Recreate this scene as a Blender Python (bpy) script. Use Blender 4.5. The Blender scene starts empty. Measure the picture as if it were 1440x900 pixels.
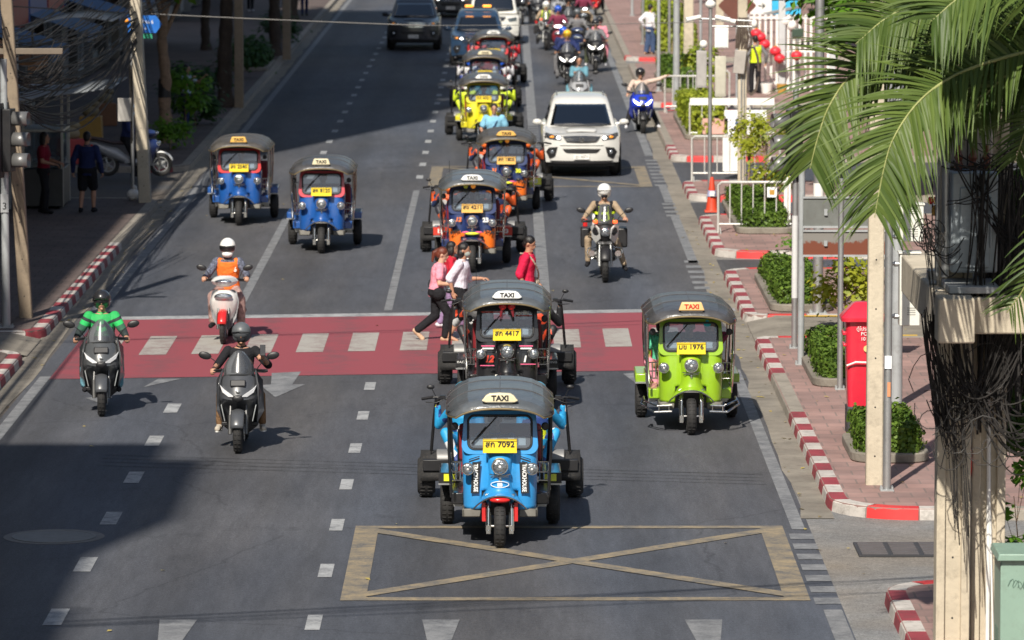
import bpy, bmesh, math, random
import numpy as np
from mathutils import Vector, Matrix, Euler
R = math.radians
SC = bpy.context.scene
C = SC.collection
rnd = random.Random(7)

# ------------------------------------------------------------------ camera
FPX, HC = 6800.0, 8.65
TH = math.atan(725 / FPX)
cd = bpy.data.cameras.new('camera')
cam = bpy.data.objects.new('camera', cd); C.objects.link(cam)
cam.location = (0, 0, HC)
cam.rotation_euler = (R(90) - TH, 0, -5 / FPX)
cd.sensor_width = 36; cd.lens = FPX / 1440 * 36
cd.clip_start = 1; cd.clip_end = 5000
cd.dof.use_dof = True; cd.dof.focus_distance = 59; cd.dof.aperture_fstop = 3.8
SC.camera = cam
# ------------------------------------------------------------------ light
SUN_EL, SUN_AZ = R(43), R(16)          # shadows run away from the camera, a little to the right
w = bpy.data.worlds.new("World"); SC.world = w; w.use_nodes = True
sky = w.node_tree.nodes.new('ShaderNodeTexSky'); sky.sky_type = 'NISHITA'; sky.sun_disc = False
sky.sun_elevation = SUN_EL; sky.sun_rotation = R(180) + SUN_AZ
sky.air_density = 1.2; sky.dust_density = 1.5
bg = w.node_tree.nodes['Background']; bg.inputs[1].default_value = 0.068
w.node_tree.links.new(sky.outputs[0], bg.inputs[0])
sd = bpy.data.lights.new('sun', 'SUN'); sd.energy = 4.6; sd.angle = R(0.53); sd.color = (1, .93, .82)
sun = bpy.data.objects.new('sun', sd); C.objects.link(sun)
sv = Vector((math.sin(SUN_AZ) * math.cos(SUN_EL), math.cos(SUN_AZ) * math.cos(SUN_EL), -math.sin(SUN_EL)))
sun.rotation_euler = sv.to_track_quat('-Z', 'Y').to_euler()
SC.view_settings.view_transform = 'Standard'; SC.view_settings.look = 'None'
SC.view_settings.exposure = 0.50; SC.view_settings.gamma = 1
SC.cycles.max_bounces = 6; SC.cycles.transparent_max_bounces = 12
SC.cycles.use_denoising = True

CM = Euler((R(90) - TH, 0, -5 / FPX)).to_matrix()
def at(px, py, z=0.0):
    """where the sight line through a photograph pixel meets the height z: a place on the real ground"""
    d = CM @ Vector(((px - 720) / FPX, -(py - 450) / FPX, -1))
    t = (z - HC) / d.z
    return Vector((d.x * t, d.y * t, z))
def spot(px, Y, z):
    """the point at distance Y and height z"""
    y0 = (HC - z)
    zc = Y * math.cos(TH) + y0 * math.sin(TH)
    return Vector(((px - 715) / FPX * zc, Y, z))
def zat(py, Y):
    a = TH + math.atan((py - 450) / FPX)
    return HC - Y * math.tan(a)

# ------------------------------------------------------------------ materials
MT = {}
def N(nt, t, **kw):
    n = nt.nodes.new(t)
    for k, v in kw.items():
        if k in n.inputs: n.inputs[k].default_value = v
        else: setattr(n, k, v)
    return n
def mat(name, col, rough=.55, metal=0., var=.12, scale=3., bump=0., bscale=60., coat=0., dirt=0., spec=.5, emit=0.):
    if name in MT: return MT[name]
    m = bpy.data.materials.new(name); m.use_nodes = True; MT[name] = m
    nt = m.node_tree; L = nt.links.new
    p = nt.nodes['Principled BSDF']
    p.inputs['Metallic'].default_value = metal
    p.inputs['Specular IOR Level'].default_value = spec
    p.inputs['Coat Weight'].default_value = coat; p.inputs['Coat Roughness'].default_value = .06
    tc = N(nt, 'ShaderNodeTexCoord')
    nz = N(nt, 'ShaderNodeTexNoise', Scale=scale, Detail=6., Roughness=.65)
    L(tc.outputs['Object'], nz.inputs['Vector'])
    rp = N(nt, 'ShaderNodeMapRange'); rp.inputs['From Min'].default_value = .3; rp.inputs['From Max'].default_value = .7
    rp.inputs['To Min'].default_value = 1 - var; rp.inputs['To Max'].default_value = 1 + var
    L(nz.outputs['Fac'], rp.inputs['Value'])
    mx = N(nt, 'ShaderNodeVectorMath', operation='SCALE'); mx.inputs[0].default_value = col[:3]
    L(rp.outputs[0], mx.inputs['Scale'])
    out = mx.outputs[0]
    if dirt > 0:
        n2 = N(nt, 'ShaderNodeTexNoise', Scale=scale * 2.7, Detail=8., Roughness=.75)
        L(tc.outputs['Object'], n2.inputs['Vector'])
        cr = N(nt, 'ShaderNodeMapRange'); cr.inputs['From Min'].default_value = .5; cr.inputs['From Max'].default_value = .68
        cr.inputs['To Max'].default_value = dirt
        L(n2.outputs['Fac'], cr.inputs['Value'])
        mm = N(nt, 'ShaderNodeMix', data_type='RGBA')
        L(cr.outputs[0], mm.inputs['Factor']); L(out, mm.inputs[6]); mm.inputs[7].default_value = (.09, .075, .06, 1)
        out = mm.outputs[2]
    L(out, p.inputs['Base Color'])
    r2 = N(nt, 'ShaderNodeMapRange'); r2.inputs['To Min'].default_value = max(0, rough - .08); r2.inputs['To Max'].default_value = min(1, rough + .1)
    L(nz.outputs['Fac'], r2.inputs['Value']); L(r2.outputs[0], p.inputs['Roughness'])
    if bump > 0:
        n3 = N(nt, 'ShaderNodeTexNoise', Scale=bscale, Detail=4.)
        L(tc.outputs['Object'], n3.inputs['Vector'])
        b = N(nt, 'ShaderNodeBump', Strength=min(1, bump), Distance=.01 if bscale > 20 else .035); L(n3.outputs['Fac'], b.inputs['Height'])
        L(b.outputs[0], p.inputs['Normal'])
    if emit > 0:
        p.inputs['Emission Color'].default_value = (*col[:3], 1); p.inputs['Emission Strength'].default_value = emit
    return m
def paint(name, col, **k):
    k = {**dict(rough=.28, coat=.6, var=.05, dirt=.12), **k}
    return mat(name, col, **k)
def leafmat(name, c1, c2, trans=.35, rough=.45, scale=.8):
    if name in MT: return MT[name]
    m = bpy.data.materials.new(name); m.use_nodes = True; MT[name] = m
    nt = m.node_tree; L = nt.links.new; p = nt.nodes['Principled BSDF']
    ge = N(nt, 'ShaderNodeNewGeometry'); tc = N(nt, 'ShaderNodeTexCoord')
    nz = N(nt, 'ShaderNodeTexNoise', Scale=scale, Detail=3.); L(tc.outputs['Object'], nz.inputs['Vector'])
    ad = N(nt, 'ShaderNodeMath', operation='MULTIPLY_ADD'); ad.inputs[1].default_value = .6
    L(ge.outputs['Random Per Island'], ad.inputs[0]); L(nz.outputs['Fac'], ad.inputs[2])
    mr = N(nt, 'ShaderNodeMapRange'); mr.inputs['From Min'].default_value = .3; mr.inputs['From Max'].default_value = 1.2
    L(ad.outputs[0], mr.inputs['Value'])
    mm = N(nt, 'ShaderNodeMix', data_type='RGBA'); mm.inputs[6].default_value = (*c1, 1); mm.inputs[7].default_value = (*c2, 1)
    L(mr.outputs[0], mm.inputs['Factor']); L(mm.outputs[2], p.inputs['Base Color'])
    p.inputs['Roughness'].default_value = rough; p.inputs['Specular IOR Level'].default_value = .25
    tr = N(nt, 'ShaderNodeBsdfTranslucent'); L(mm.outputs[2], tr.inputs['Color'])
    mix = N(nt, 'ShaderNodeMixShader'); mix.inputs[0].default_value = trans
    L(p.outputs[0], mix.inputs[1]); L(tr.outputs[0], mix.inputs[2])
    L(mix.outputs[0], nt.nodes['Material Output'].inputs['Surface'])
    return m
def glassmat(name, tint=(.75, .82, .85), opac=.25, rough=.03, diffuse=.08):
    if name in MT: return MT[name]
    m = bpy.data.materials.new(name); m.use_nodes = True; MT[name] = m
    nt = m.node_tree; L = nt.links.new; p = nt.nodes['Principled BSDF']
    p.inputs['Base Color'].default_value = (*[c * diffuse for c in tint], 1); p.inputs['Roughness'].default_value = rough
    p.inputs['Specular IOR Level'].default_value = .9
    tc = N(nt, 'ShaderNodeTexCoord')
    nz = N(nt, 'ShaderNodeTexNoise', Scale=2.5, Detail=5., Roughness=.7); L(tc.outputs['Object'], nz.inputs['Vector'])
    tr = N(nt, 'ShaderNodeBsdfTransparent'); tr.inputs[0].default_value = (*tint, 1)
    fr = N(nt, 'ShaderNodeFresnel', IOR=1.5)
    a = N(nt, 'ShaderNodeMath', operation='MULTIPLY_ADD'); a.inputs[1].default_value = .1; a.inputs[2].default_value = opac - .05
    L(nz.outputs['Fac'], a.inputs[0])
    b = N(nt, 'ShaderNodeMath', operation='ADD', use_clamp=True); L(a.outputs[0], b.inputs[0]); L(fr.outputs[0], b.inputs[1])
    gl = N(nt, 'ShaderNodeBsdfGlossy'); gl.inputs['Roughness'].default_value = rough
    mg = N(nt, 'ShaderNodeMixShader'); mg.inputs[0].default_value = .22
    L(p.outputs[0], mg.inputs[1]); L(gl.outputs[0], mg.inputs[2])
    mx = N(nt, 'ShaderNodeMixShader'); L(b.outputs[0], mx.inputs[0]); L(tr.outputs[0], mx.inputs[1]); L(mg.outputs[0], mx.inputs[2])
    L(mx.outputs[0], nt.nodes['Material Output'].inputs['Surface'])
    return m

chrome = mat('chrome', (.75, .74, .7), .16, 1, var=.08, scale=9, dirt=.3)
steel = mat('galvanised_steel', (.45, .46, .46), .42, .75, var=.1, scale=2, dirt=.25)
steelgrey = mat('grey_painted_steel', (.36, .38, .39), .5, .2, var=.1, scale=1.5, dirt=.35)
rubber = mat('rubber', (.018, .018, .019), .75, var=.25, scale=14, bump=.5, bscale=90, dirt=.35)
black = mat('black_plastic', (.014, .014, .016), .45, var=.2, dirt=.08)
blackgloss = paint('black_gloss', (.01, .01, .012), rough=.25)
vinyl = mat('black_vinyl', (.060, .060, .064), .33, var=.25, scale=5, bump=.5, bscale=7, dirt=.25, spec=.7)
canvas_dark = mat('dark_seat_vinyl', (.05, .03, .03), .5, var=.2)
redvinyl = mat('red_seat_vinyl', (.22, .02, .025), .45, var=.15)
glass = glassmat('windshield_glass', (.62, .72, .80), .42, diffuse=.30)  # pale blue base colour paints in the sky reflected by the glass
darkglass = glassmat('dark_glass', (.10, .12, .14), .65)
smokeglass = glassmat('smoked_screen', (.74, .76, .79), .16, .25, diffuse=.35)
lens = mat('lamp_lens', (.50, .53, .56), .06, .92, var=.55, scale=34, bump=.9, bscale=55)
def suit(name, cols, scale=7.):
    m = bpy.data.materials.new('suit_' + name); m.use_nodes = True; nt = m.node_tree; p = nt.nodes['Principled BSDF']
    tc = N(nt, 'ShaderNodeTexCoord'); vo = N(nt, 'ShaderNodeTexVoronoi', Scale=scale); nt.links.new(tc.outputs['Object'], vo.inputs['Vector']); se = N(nt, 'ShaderNodeSeparateColor'); nt.links.new(vo.outputs['Color'], se.inputs[0])
    cr = N(nt, 'ShaderNodeValToRGB'); cr.color_ramp.interpolation = 'CONSTANT'; e = cr.color_ramp.elements; e[0].color = (*cols[0][1], 1); e[1].position = cols[1][0]; e[1].color = (*cols[1][1], 1)
    for q, c in cols[2:]: x = e.new(q); x.color = (*c, 1)
    nt.links.new(se.outputs[0], cr.inputs[0]); nt.links.new(cr.outputs[0], p.inputs['Base Color']); p.inputs['Roughness'].default_value = .55
    n3 = N(nt, 'ShaderNodeTexNoise', Scale=20., Detail=3.); nt.links.new(tc.outputs['Object'], n3.inputs['Vector']); b = N(nt, 'ShaderNodeBump', Strength=.6, Distance=.012); nt.links.new(n3.outputs['Fac'], b.inputs['Height']); nt.links.new(b.outputs[0], p.inputs['Normal'])
    return m
litlamp = mat('lit_headlamp', (1, .97, .9), .2, emit=5.)
amber = mat('amber_lens', (.8, .28, .03), .2, var=.1, emit=.25)
redlens = mat('red_lens', (.6, .02, .02), .2, var=.1)
white = mat('white_paint', (.78, .77, .74), .4, var=.06, dirt=.12)
paper = mat('paper', (.8, .82, .84), .6, var=.05)
yellowplate = mat('yellow_plate', (.85, .62, .02), .4, var=.04)
ink = mat('black_ink', (.012, .012, .014), .6)
concrete = mat('pole_concrete', (.50, .44, .34), .85, var=.16, scale=1.6, bump=.5, bscale=25, dirt=.38)
concgrey = mat('grey_concrete', (.30, .28, .25), .88, var=.2, scale=1.3, bump=.5, bscale=20, dirt=.4)
skin = mat('skin', (.42, .22, .14), .5, var=.07, scale=8)
skinlight = mat('skin_light', (.55, .32, .22), .5, var=.07, scale=8)
hairm = mat('black_hair', (.012, .010, .010), .4, var=.3, scale=30, bump=.5, bscale=150)

# ------------------------------------------------------------------ mesh builder
SCRATCH = bpy.data.scenes.new('scratch')
def bake(o):
    SCRATCH.collection.objects.link(o); vl = SCRATCH.view_layers[0]; vl.update(); dg = vl.depsgraph; dg.update()
    me = bpy.data.meshes.new_from_object(o.evaluated_get(dg)); SCRATCH.collection.objects.unlink(o); return me
def unit(v):
    v = Vector(v); return v.normalized() if v.length > 1e-9 else Vector((0, 0, 1))
class MB:
    def __init__(s): s.v = []; s.f = []; s.m = []
    def add(s, vs, fs, m=0):
        o = len(s.v); s.v += [tuple(v) for v in vs]
        s.f += [tuple(i + o for i in f) for f in fs]; s.m += [m] * len(fs); return s
    def box(s, c, d, m=0, rot=None, taper=1.):
        x, y, z = d[0] / 2, d[1] / 2, d[2] / 2
        vs = [Vector((a * x * (taper if k > 0 else 1), b * y * (taper if k > 0 else 1), k * z)) for k in (-1, 1) for b in (-1, 1) for a in (-1, 1)]
        if rot is not None:
            M = Euler(rot).to_matrix(); vs = [M @ v for v in vs]
        vs = [v + Vector(c) for v in vs]
        return s.add(vs, [(0, 2, 3, 1), (4, 5, 7, 6), (0, 1, 5, 4), (2, 6, 7, 3), (0, 4, 6, 2), (1, 3, 7, 5)], m)
    def cyl(s, a, b, r, r2=None, n=12, m=0, caps=True):
        a, b = Vector(a), Vector(b); r2 = r if r2 is None else r2
        d = unit(b - a); u = d.orthogonal().normalized(); w_ = d.cross(u)
        vs = []
        for p, rr in ((a, r), (b, r2)):
            for i in range(n):
                t = 2 * math.pi * i / n; vs.append(p + rr * (math.cos(t) * u + math.sin(t) * w_))
        fs = [(i, (i + 1) % n, n + (i + 1) % n, n + i) for i in range(n)]
        if caps: fs += [tuple(range(n - 1, -1, -1)), tuple(range(n, 2 * n))]
        return s.add(vs, fs, m)
    def tube(s, pts, r, n=8, m=0, caps=True, closed=False):
        pts = [Vector(p) for p in pts]; k = len(pts); vs = []
        rs = r if isinstance(r, (list, tuple)) else [r] * k
        up = None
        for i, p in enumerate(pts):
            if closed: d = unit(pts[(i + 1) % k] - pts[i - 1])
            else: d = unit(pts[min(i + 1, k - 1)] - pts[max(i - 1, 0)])
            if up is None: up = d.orthogonal().normalized()
            up = up - d * up.dot(d); up = up.normalized() if up.length > 1e-6 else d.orthogonal().normalized()
            w_ = d.cross(up)
            for j in range(n):
                t = 2 * math.pi * j / n; vs.append(p + rs[i] * (math.cos(t) * up + math.sin(t) * w_))
        fs = []
        for i in range(k if closed else k - 1):
            i2 = (i + 1) % k
            for j in range(n):
                fs.append((i * n + j, i * n + (j + 1) % n, i2 * n + (j + 1) % n, i2 * n + j))
        if caps and not closed: fs += [tuple(range(n - 1, -1, -1)), tuple(range((k - 1) * n, k * n))]
        return s.add(vs, fs, m)
    def loft(s, rings, m=0, caps=True, closed=True):
        n = len(rings[0]); vs = [v for r_ in rings for v in r_]; fs = []
        for i in range(len(rings) - 1):
            for j in range(n if closed else n - 1):
                j2 = (j + 1) % n
                fs.append((i * n + j, i * n + j2, (i + 1) * n + j2, (i + 1) * n + j))
        if caps: fs += [tuple(range(n - 1, -1, -1)), tuple(range((len(rings) - 1) * n, len(rings) * n))]
        return s.add(vs, fs, m)
    def ell(s, c, r, nu=14, nv=9, m=0, rot=None):
        M = Euler(rot).to_matrix() if rot is not None and not isinstance(rot, Matrix) else rot
        c = Vector(c); vs = []; fs = []
        def P(x, y, z):
            v = Vector((x * r[0], y * r[1], z * r[2]))
            return c + (M @ v if M is not None else v)
        vs.append(P(0, 0, -1))
        for i in range(1, nv):
            a = -math.pi / 2 + math.pi * i / nv
            for j in range(nu):
                t = 2 * math.pi * j / nu; vs.append(P(math.cos(a) * math.cos(t), math.cos(a) * math.sin(t), math.sin(a)))
        vs.append(P(0, 0, 1)); top = len(vs) - 1
        for j in range(nu):
            fs.append((0, 1 + (j + 1) % nu, 1 + j)); b = 1 + (nv - 2) * nu
            fs.append((b + j, b + (j + 1) % nu, top))
        for i in range(nv - 2):
            for j in range(nu):
                a_ = 1 + i * nu; fs.append((a_ + j, a_ + (j + 1) % nu, a_ + nu + (j + 1) % nu, a_ + nu + j))
        return s.add(vs, fs, m)
    def cap(s, a, b, ra, rb, n=12):
        a, b = Vector(a), Vector(b)
        s.ell(a, (ra,) * 3, n, 8); s.ell(b, (rb,) * 3, n, 8)
        if (b - a).length > 1e-4: s.cyl(a, b, ra, rb, n)
        return s
    def grid(s, fn, nu, nv, m=0, mf=None, skip=None):
        vs = [fn(i / nu, j / nv) for j in range(nv + 1) for i in range(nu + 1)]
        o = len(s.v); s.v += [tuple(v) for v in vs]
        for j in range(nv):
            for i in range(nu):
                u, v = (i + .5) / nu, (j + .5) / nv
                if skip and skip(u, v): continue
                a = o + j * (nu + 1) + i
                s.f.append((a, a + 1, a + nu + 2, a + nu + 1)); s.m.append(mf(u, v) if mf else m)
        return s
    def prism(s, poly, z0, z1, m=0, M=None):
        """poly: 2-D outline in XY, extruded in z; M places it"""
        n = len(poly)
        vs = [Vector((p[0], p[1], z)) for z in (z0, z1) for p in poly]
        if M is not None: vs = [M @ v for v in vs]
        fs = [(i, (i + 1) % n, n + (i + 1) % n, n + i) for i in range(n)] + [tuple(range(n - 1, -1, -1)), tuple(range(n, 2 * n))]
        return s.add(vs, fs, m)
    def lathe(s, prof, c=(0, 0, 0), axis='Z', n=24, m=0, caps=True):
        """prof: (radius, height) pairs"""
        rings = []
        for r_, h in prof:
            ring = []
            for i in range(n):
                t = 2 * math.pi * i / n; x, y = r_ * math.cos(t), r_ * math.sin(t)
                p = {'Z': (x, y, h), 'X': (h, x, y), 'Y': (x, h, y)}[axis]
                ring.append(Vector(p) + Vector(c))
            rings.append(ring)
        return s.loft(rings, m, caps)
    def mesh(s, name, mats):
        me = bpy.data.meshes.new(name); me.from_pydata(s.v, [], s.f)
        for mm in (mats if isinstance(mats, (list, tuple)) else [mats]): me.materials.append(mm)
        if len(me.polygons) == len(s.m): me.polygons.foreach_set('material_index', s.m)
        return me
    def build(s, name, mats, parent=None, smooth=40, bevel=0, solid=0, loc=None, rot=None, fix=True):
        me = s.mesh(name, mats)
        if fix and not solid:
            bm = bmesh.new(); bm.from_mesh(me); bmesh.ops.recalc_face_normals(bm, faces=bm.faces); bm.to_mesh(me); bm.free()
        if smooth: me.shade_smooth(); me.set_sharp_from_angle(angle=R(smooth))
        o = bpy.data.objects.new(name, me); C.objects.link(o)
        if parent: o.parent = parent
        if loc is not None: o.location = loc
        if rot is not None: o.rotation_euler = rot
        if solid:
            q = o.modifiers.new('t', 'SOLIDIFY'); q.thickness = solid; q.offset = 0
        if bevel:
            q = o.modifiers.new('b', 'BEVEL'); q.width = bevel; q.segments = 2; q.limit_method = 'ANGLE'; q.angle_limit = R(40)
        return o
def thing(name, label, cat, loc=(0, 0, 0), rz=0, group=None, kind=None):
    o = bpy.data.objects.new(name, None); C.objects.link(o); o.location = loc; o.rotation_euler = (0, 0, rz)
    return tag(o, label, cat, group, kind)
def tag(o, label=None, cat=None, group=None, kind=None):
    if label: o['label'] = label
    if cat: o['category'] = cat
    if group: o['group'] = group
    if kind: o['kind'] = kind
    return o
def struct(o): o['kind'] = 'structure'; return o
def copy_tree(o, parent=None):
    c = o.copy(); C.objects.link(c)
    if parent: c.parent = parent
    for ch in list(o.children): copy_tree(ch, c)
    return c
def fastmesh(name, V, F, mats, smooth=False):
    """V (n,3) array, F (m,4) array of quads"""
    me = bpy.data.meshes.new(name); n, k = len(V), len(F)
    me.vertices.add(n); me.vertices.foreach_set('co', V.astype(np.float32).ravel())
    me.loops.add(k * 4); me.loops.foreach_set('vertex_index', F.astype(np.int32).ravel())
    me.polygons.add(k); me.polygons.foreach_set('loop_start', np.arange(0, 4 * k, 4, dtype=np.int32))
    me.update(calc_edges=True); me.validate()
    for m_ in mats: me.materials.append(m_)
    if smooth: me.shade_smooth()
    return me
def leaves(name, P, Nn, size, mats, parent=None, seed=0, aspect=1.9, jit=.6):
    """leaf-shaped folded quads at points P, facing roughly Nn"""
    g = np.random.default_rng(seed); n = len(P)
    d = g.normal(size=(n, 3)); d /= np.linalg.norm(d, axis=1)[:, None]
    nn = Nn + jit * d; nn /= np.linalg.norm(nn, axis=1)[:, None]
    t = np.cross(nn, g.normal(size=(n, 3))); t /= np.linalg.norm(t, axis=1)[:, None]
    b = np.cross(nn, t); s_ = size * g.uniform(.6, 1.3, (n, 1))
    a0 = P - t * s_ * aspect * .5; a1 = P + t * s_ * aspect * .5
    m0 = P + b * s_ * .5 + nn * s_ * .12; m1 = P - b * s_ * .5 + nn * s_ * .12
    V = np.stack([a0, m0, a1, m1], 1).reshape(-1, 3)
    F = np.arange(4 * n).reshape(-1, 4)
    me = fastmesh(name, V, F, mats)
    o = bpy.data.objects.new(name, me); C.objects.link(o)
    if parent: o.parent = parent
    return o
def text(s, size, m, parent, loc, rot=(R(90), 0, 0), name='lettering', align='CENTER', ext=.002, sx=1., bold=0., shear=0., wd=None):
    cu = bpy.data.curves.new(name, 'FONT'); cu.body = s; cu.size = size; cu.align_x = align; cu.align_y = 'CENTER'
    cu.extrude = ext; cu.offset = bold; cu.shear = shear; cu.resolution_u = 3
    t = bpy.data.objects.new('tmp', cu)
    me = bake(t); bpy.data.objects.remove(t); bpy.data.curves.remove(cu)
    if wd and len(me.vertices):
        xs = [v.co.x for v in me.vertices]; k = wd / max(1e-6, max(xs) - min(xs)); mid = (max(xs) + min(xs)) / 2
        for v in me.vertices: v.co.x = (v.co.x - mid) * k
    elif sx != 1:
        for v in me.vertices: v.co.x *= sx
    me.materials.clear(); me.materials.append(m); me.name = name
    o = bpy.data.objects.new(name, me); C.objects.link(o); o.parent = parent; o.location = loc; o.rotation_euler = rot
    return o
def rrect(w, h, r, n=5):
    """rounded rectangle outline, centred"""
    pts = []
    for cx, cy, a0 in ((w / 2 - r, h / 2 - r, 0), (-w / 2 + r, h / 2 - r, 90), (-w / 2 + r, -h / 2 + r, 180), (w / 2 - r, -h / 2 + r, 270)):
        for i in range(n + 1):
            a = R(a0 + 90 * i / n); pts.append((cx + r * math.cos(a), cy + r * math.sin(a)))
    return pts
def lerp(a, b, t): return a + (b - a) * t
def interp(tab, t):
    """piecewise smooth table: [(t, values...)]"""
    if t <= tab[0][0]: return tab[0][1:]
    for p, q in zip(tab, tab[1:]):
        if t <= q[0]:
            k = (t - p[0]) / (q[0] - p[0]); return tuple(lerp(x, y, k) for x, y in zip(p[1:], q[1:]))
    return tab[-1][1:]
def catmull(pts, n=6):
    pts = [Vector(p) for p in pts]; out = []
    P = [pts[0] * 2 - pts[1]] + pts + [pts[-1] * 2 - pts[-2]]
    for i in range(1, len(P) - 2):
        for k in range(n):
            t = k / n; a, b, c, d = P[i - 1], P[i], P[i + 1], P[i + 2]
            out.append(.5 * ((2 * b) + (c - a) * t + (2 * a - 5 * b + 4 * c - d) * t * t + (3 * b - a - 3 * c + d) * t ** 3))
    return out + [pts[-1]]
# ------------------------------------------------------------------ people
def cloth(name, col, **k): return mat('cloth_' + name, col, **{**dict(rough=.85, var=.22, scale=6, bump=.9, bscale=11, dirt=0, spec=.2), **k})
def remesh(mb, name, mats, vox, smooth_it=3, parent=None):
    me = mb.mesh(name, mats); o = bpy.data.objects.new('tmp', me)
    q = o.modifiers.new('r', 'REMESH'); q.mode = 'VOXEL'; q.voxel_size = vox; q.use_smooth_shade = True
    if smooth_it:
        s = o.modifiers.new('s', 'SMOOTH'); s.iterations = smooth_it; s.factor = .5
    me2 = bake(o); me2.name = name
    bpy.data.objects.remove(o); bpy.data.meshes.remove(me)
    me2.materials.clear()
    for m_ in (mats if isinstance(mats, (list, tuple)) else [mats]): me2.materials.append(m_)
    me2.shade_smooth()
    ob = bpy.data.objects.new(name, me2); C.objects.link(ob)
    if parent: ob.parent = parent
    return ob
def ik(a, b, l1, l2, pole):
    a, b = Vector(a), Vector(b); d = b - a; L = d.length; mx = (l1 + l2) * .995
    if L > mx: b = a + d * (mx / L); d = b - a; L = mx
    x = (l1 * l1 - l2 * l2 + L * L) / (2 * L); h = math.sqrt(max(0, l1 * l1 - x * x)); dn = d.normalized()
    p = Vector(pole); p = p - dn * p.dot(dn); p = p.normalized() if p.length > 1e-6 else dn.orthogonal()
    return a + dn * x + p * h, b
def eframe(up, side):
    """matrix with columns side, forward, up from a spine direction"""
    u = unit(up); s_ = Vector(side); s_ = (s_ - u * s_.dot(u)).normalized(); f = u.cross(s_)
    return Matrix((s_, f, u)).transposed()
def ering(c, M, rx, ry, n=16): return [Vector(c) + M @ Vector((rx * math.cos(2 * math.pi * i / n), ry * math.sin(2 * math.pi * i / n), 0)) for i in range(n)]

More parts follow.
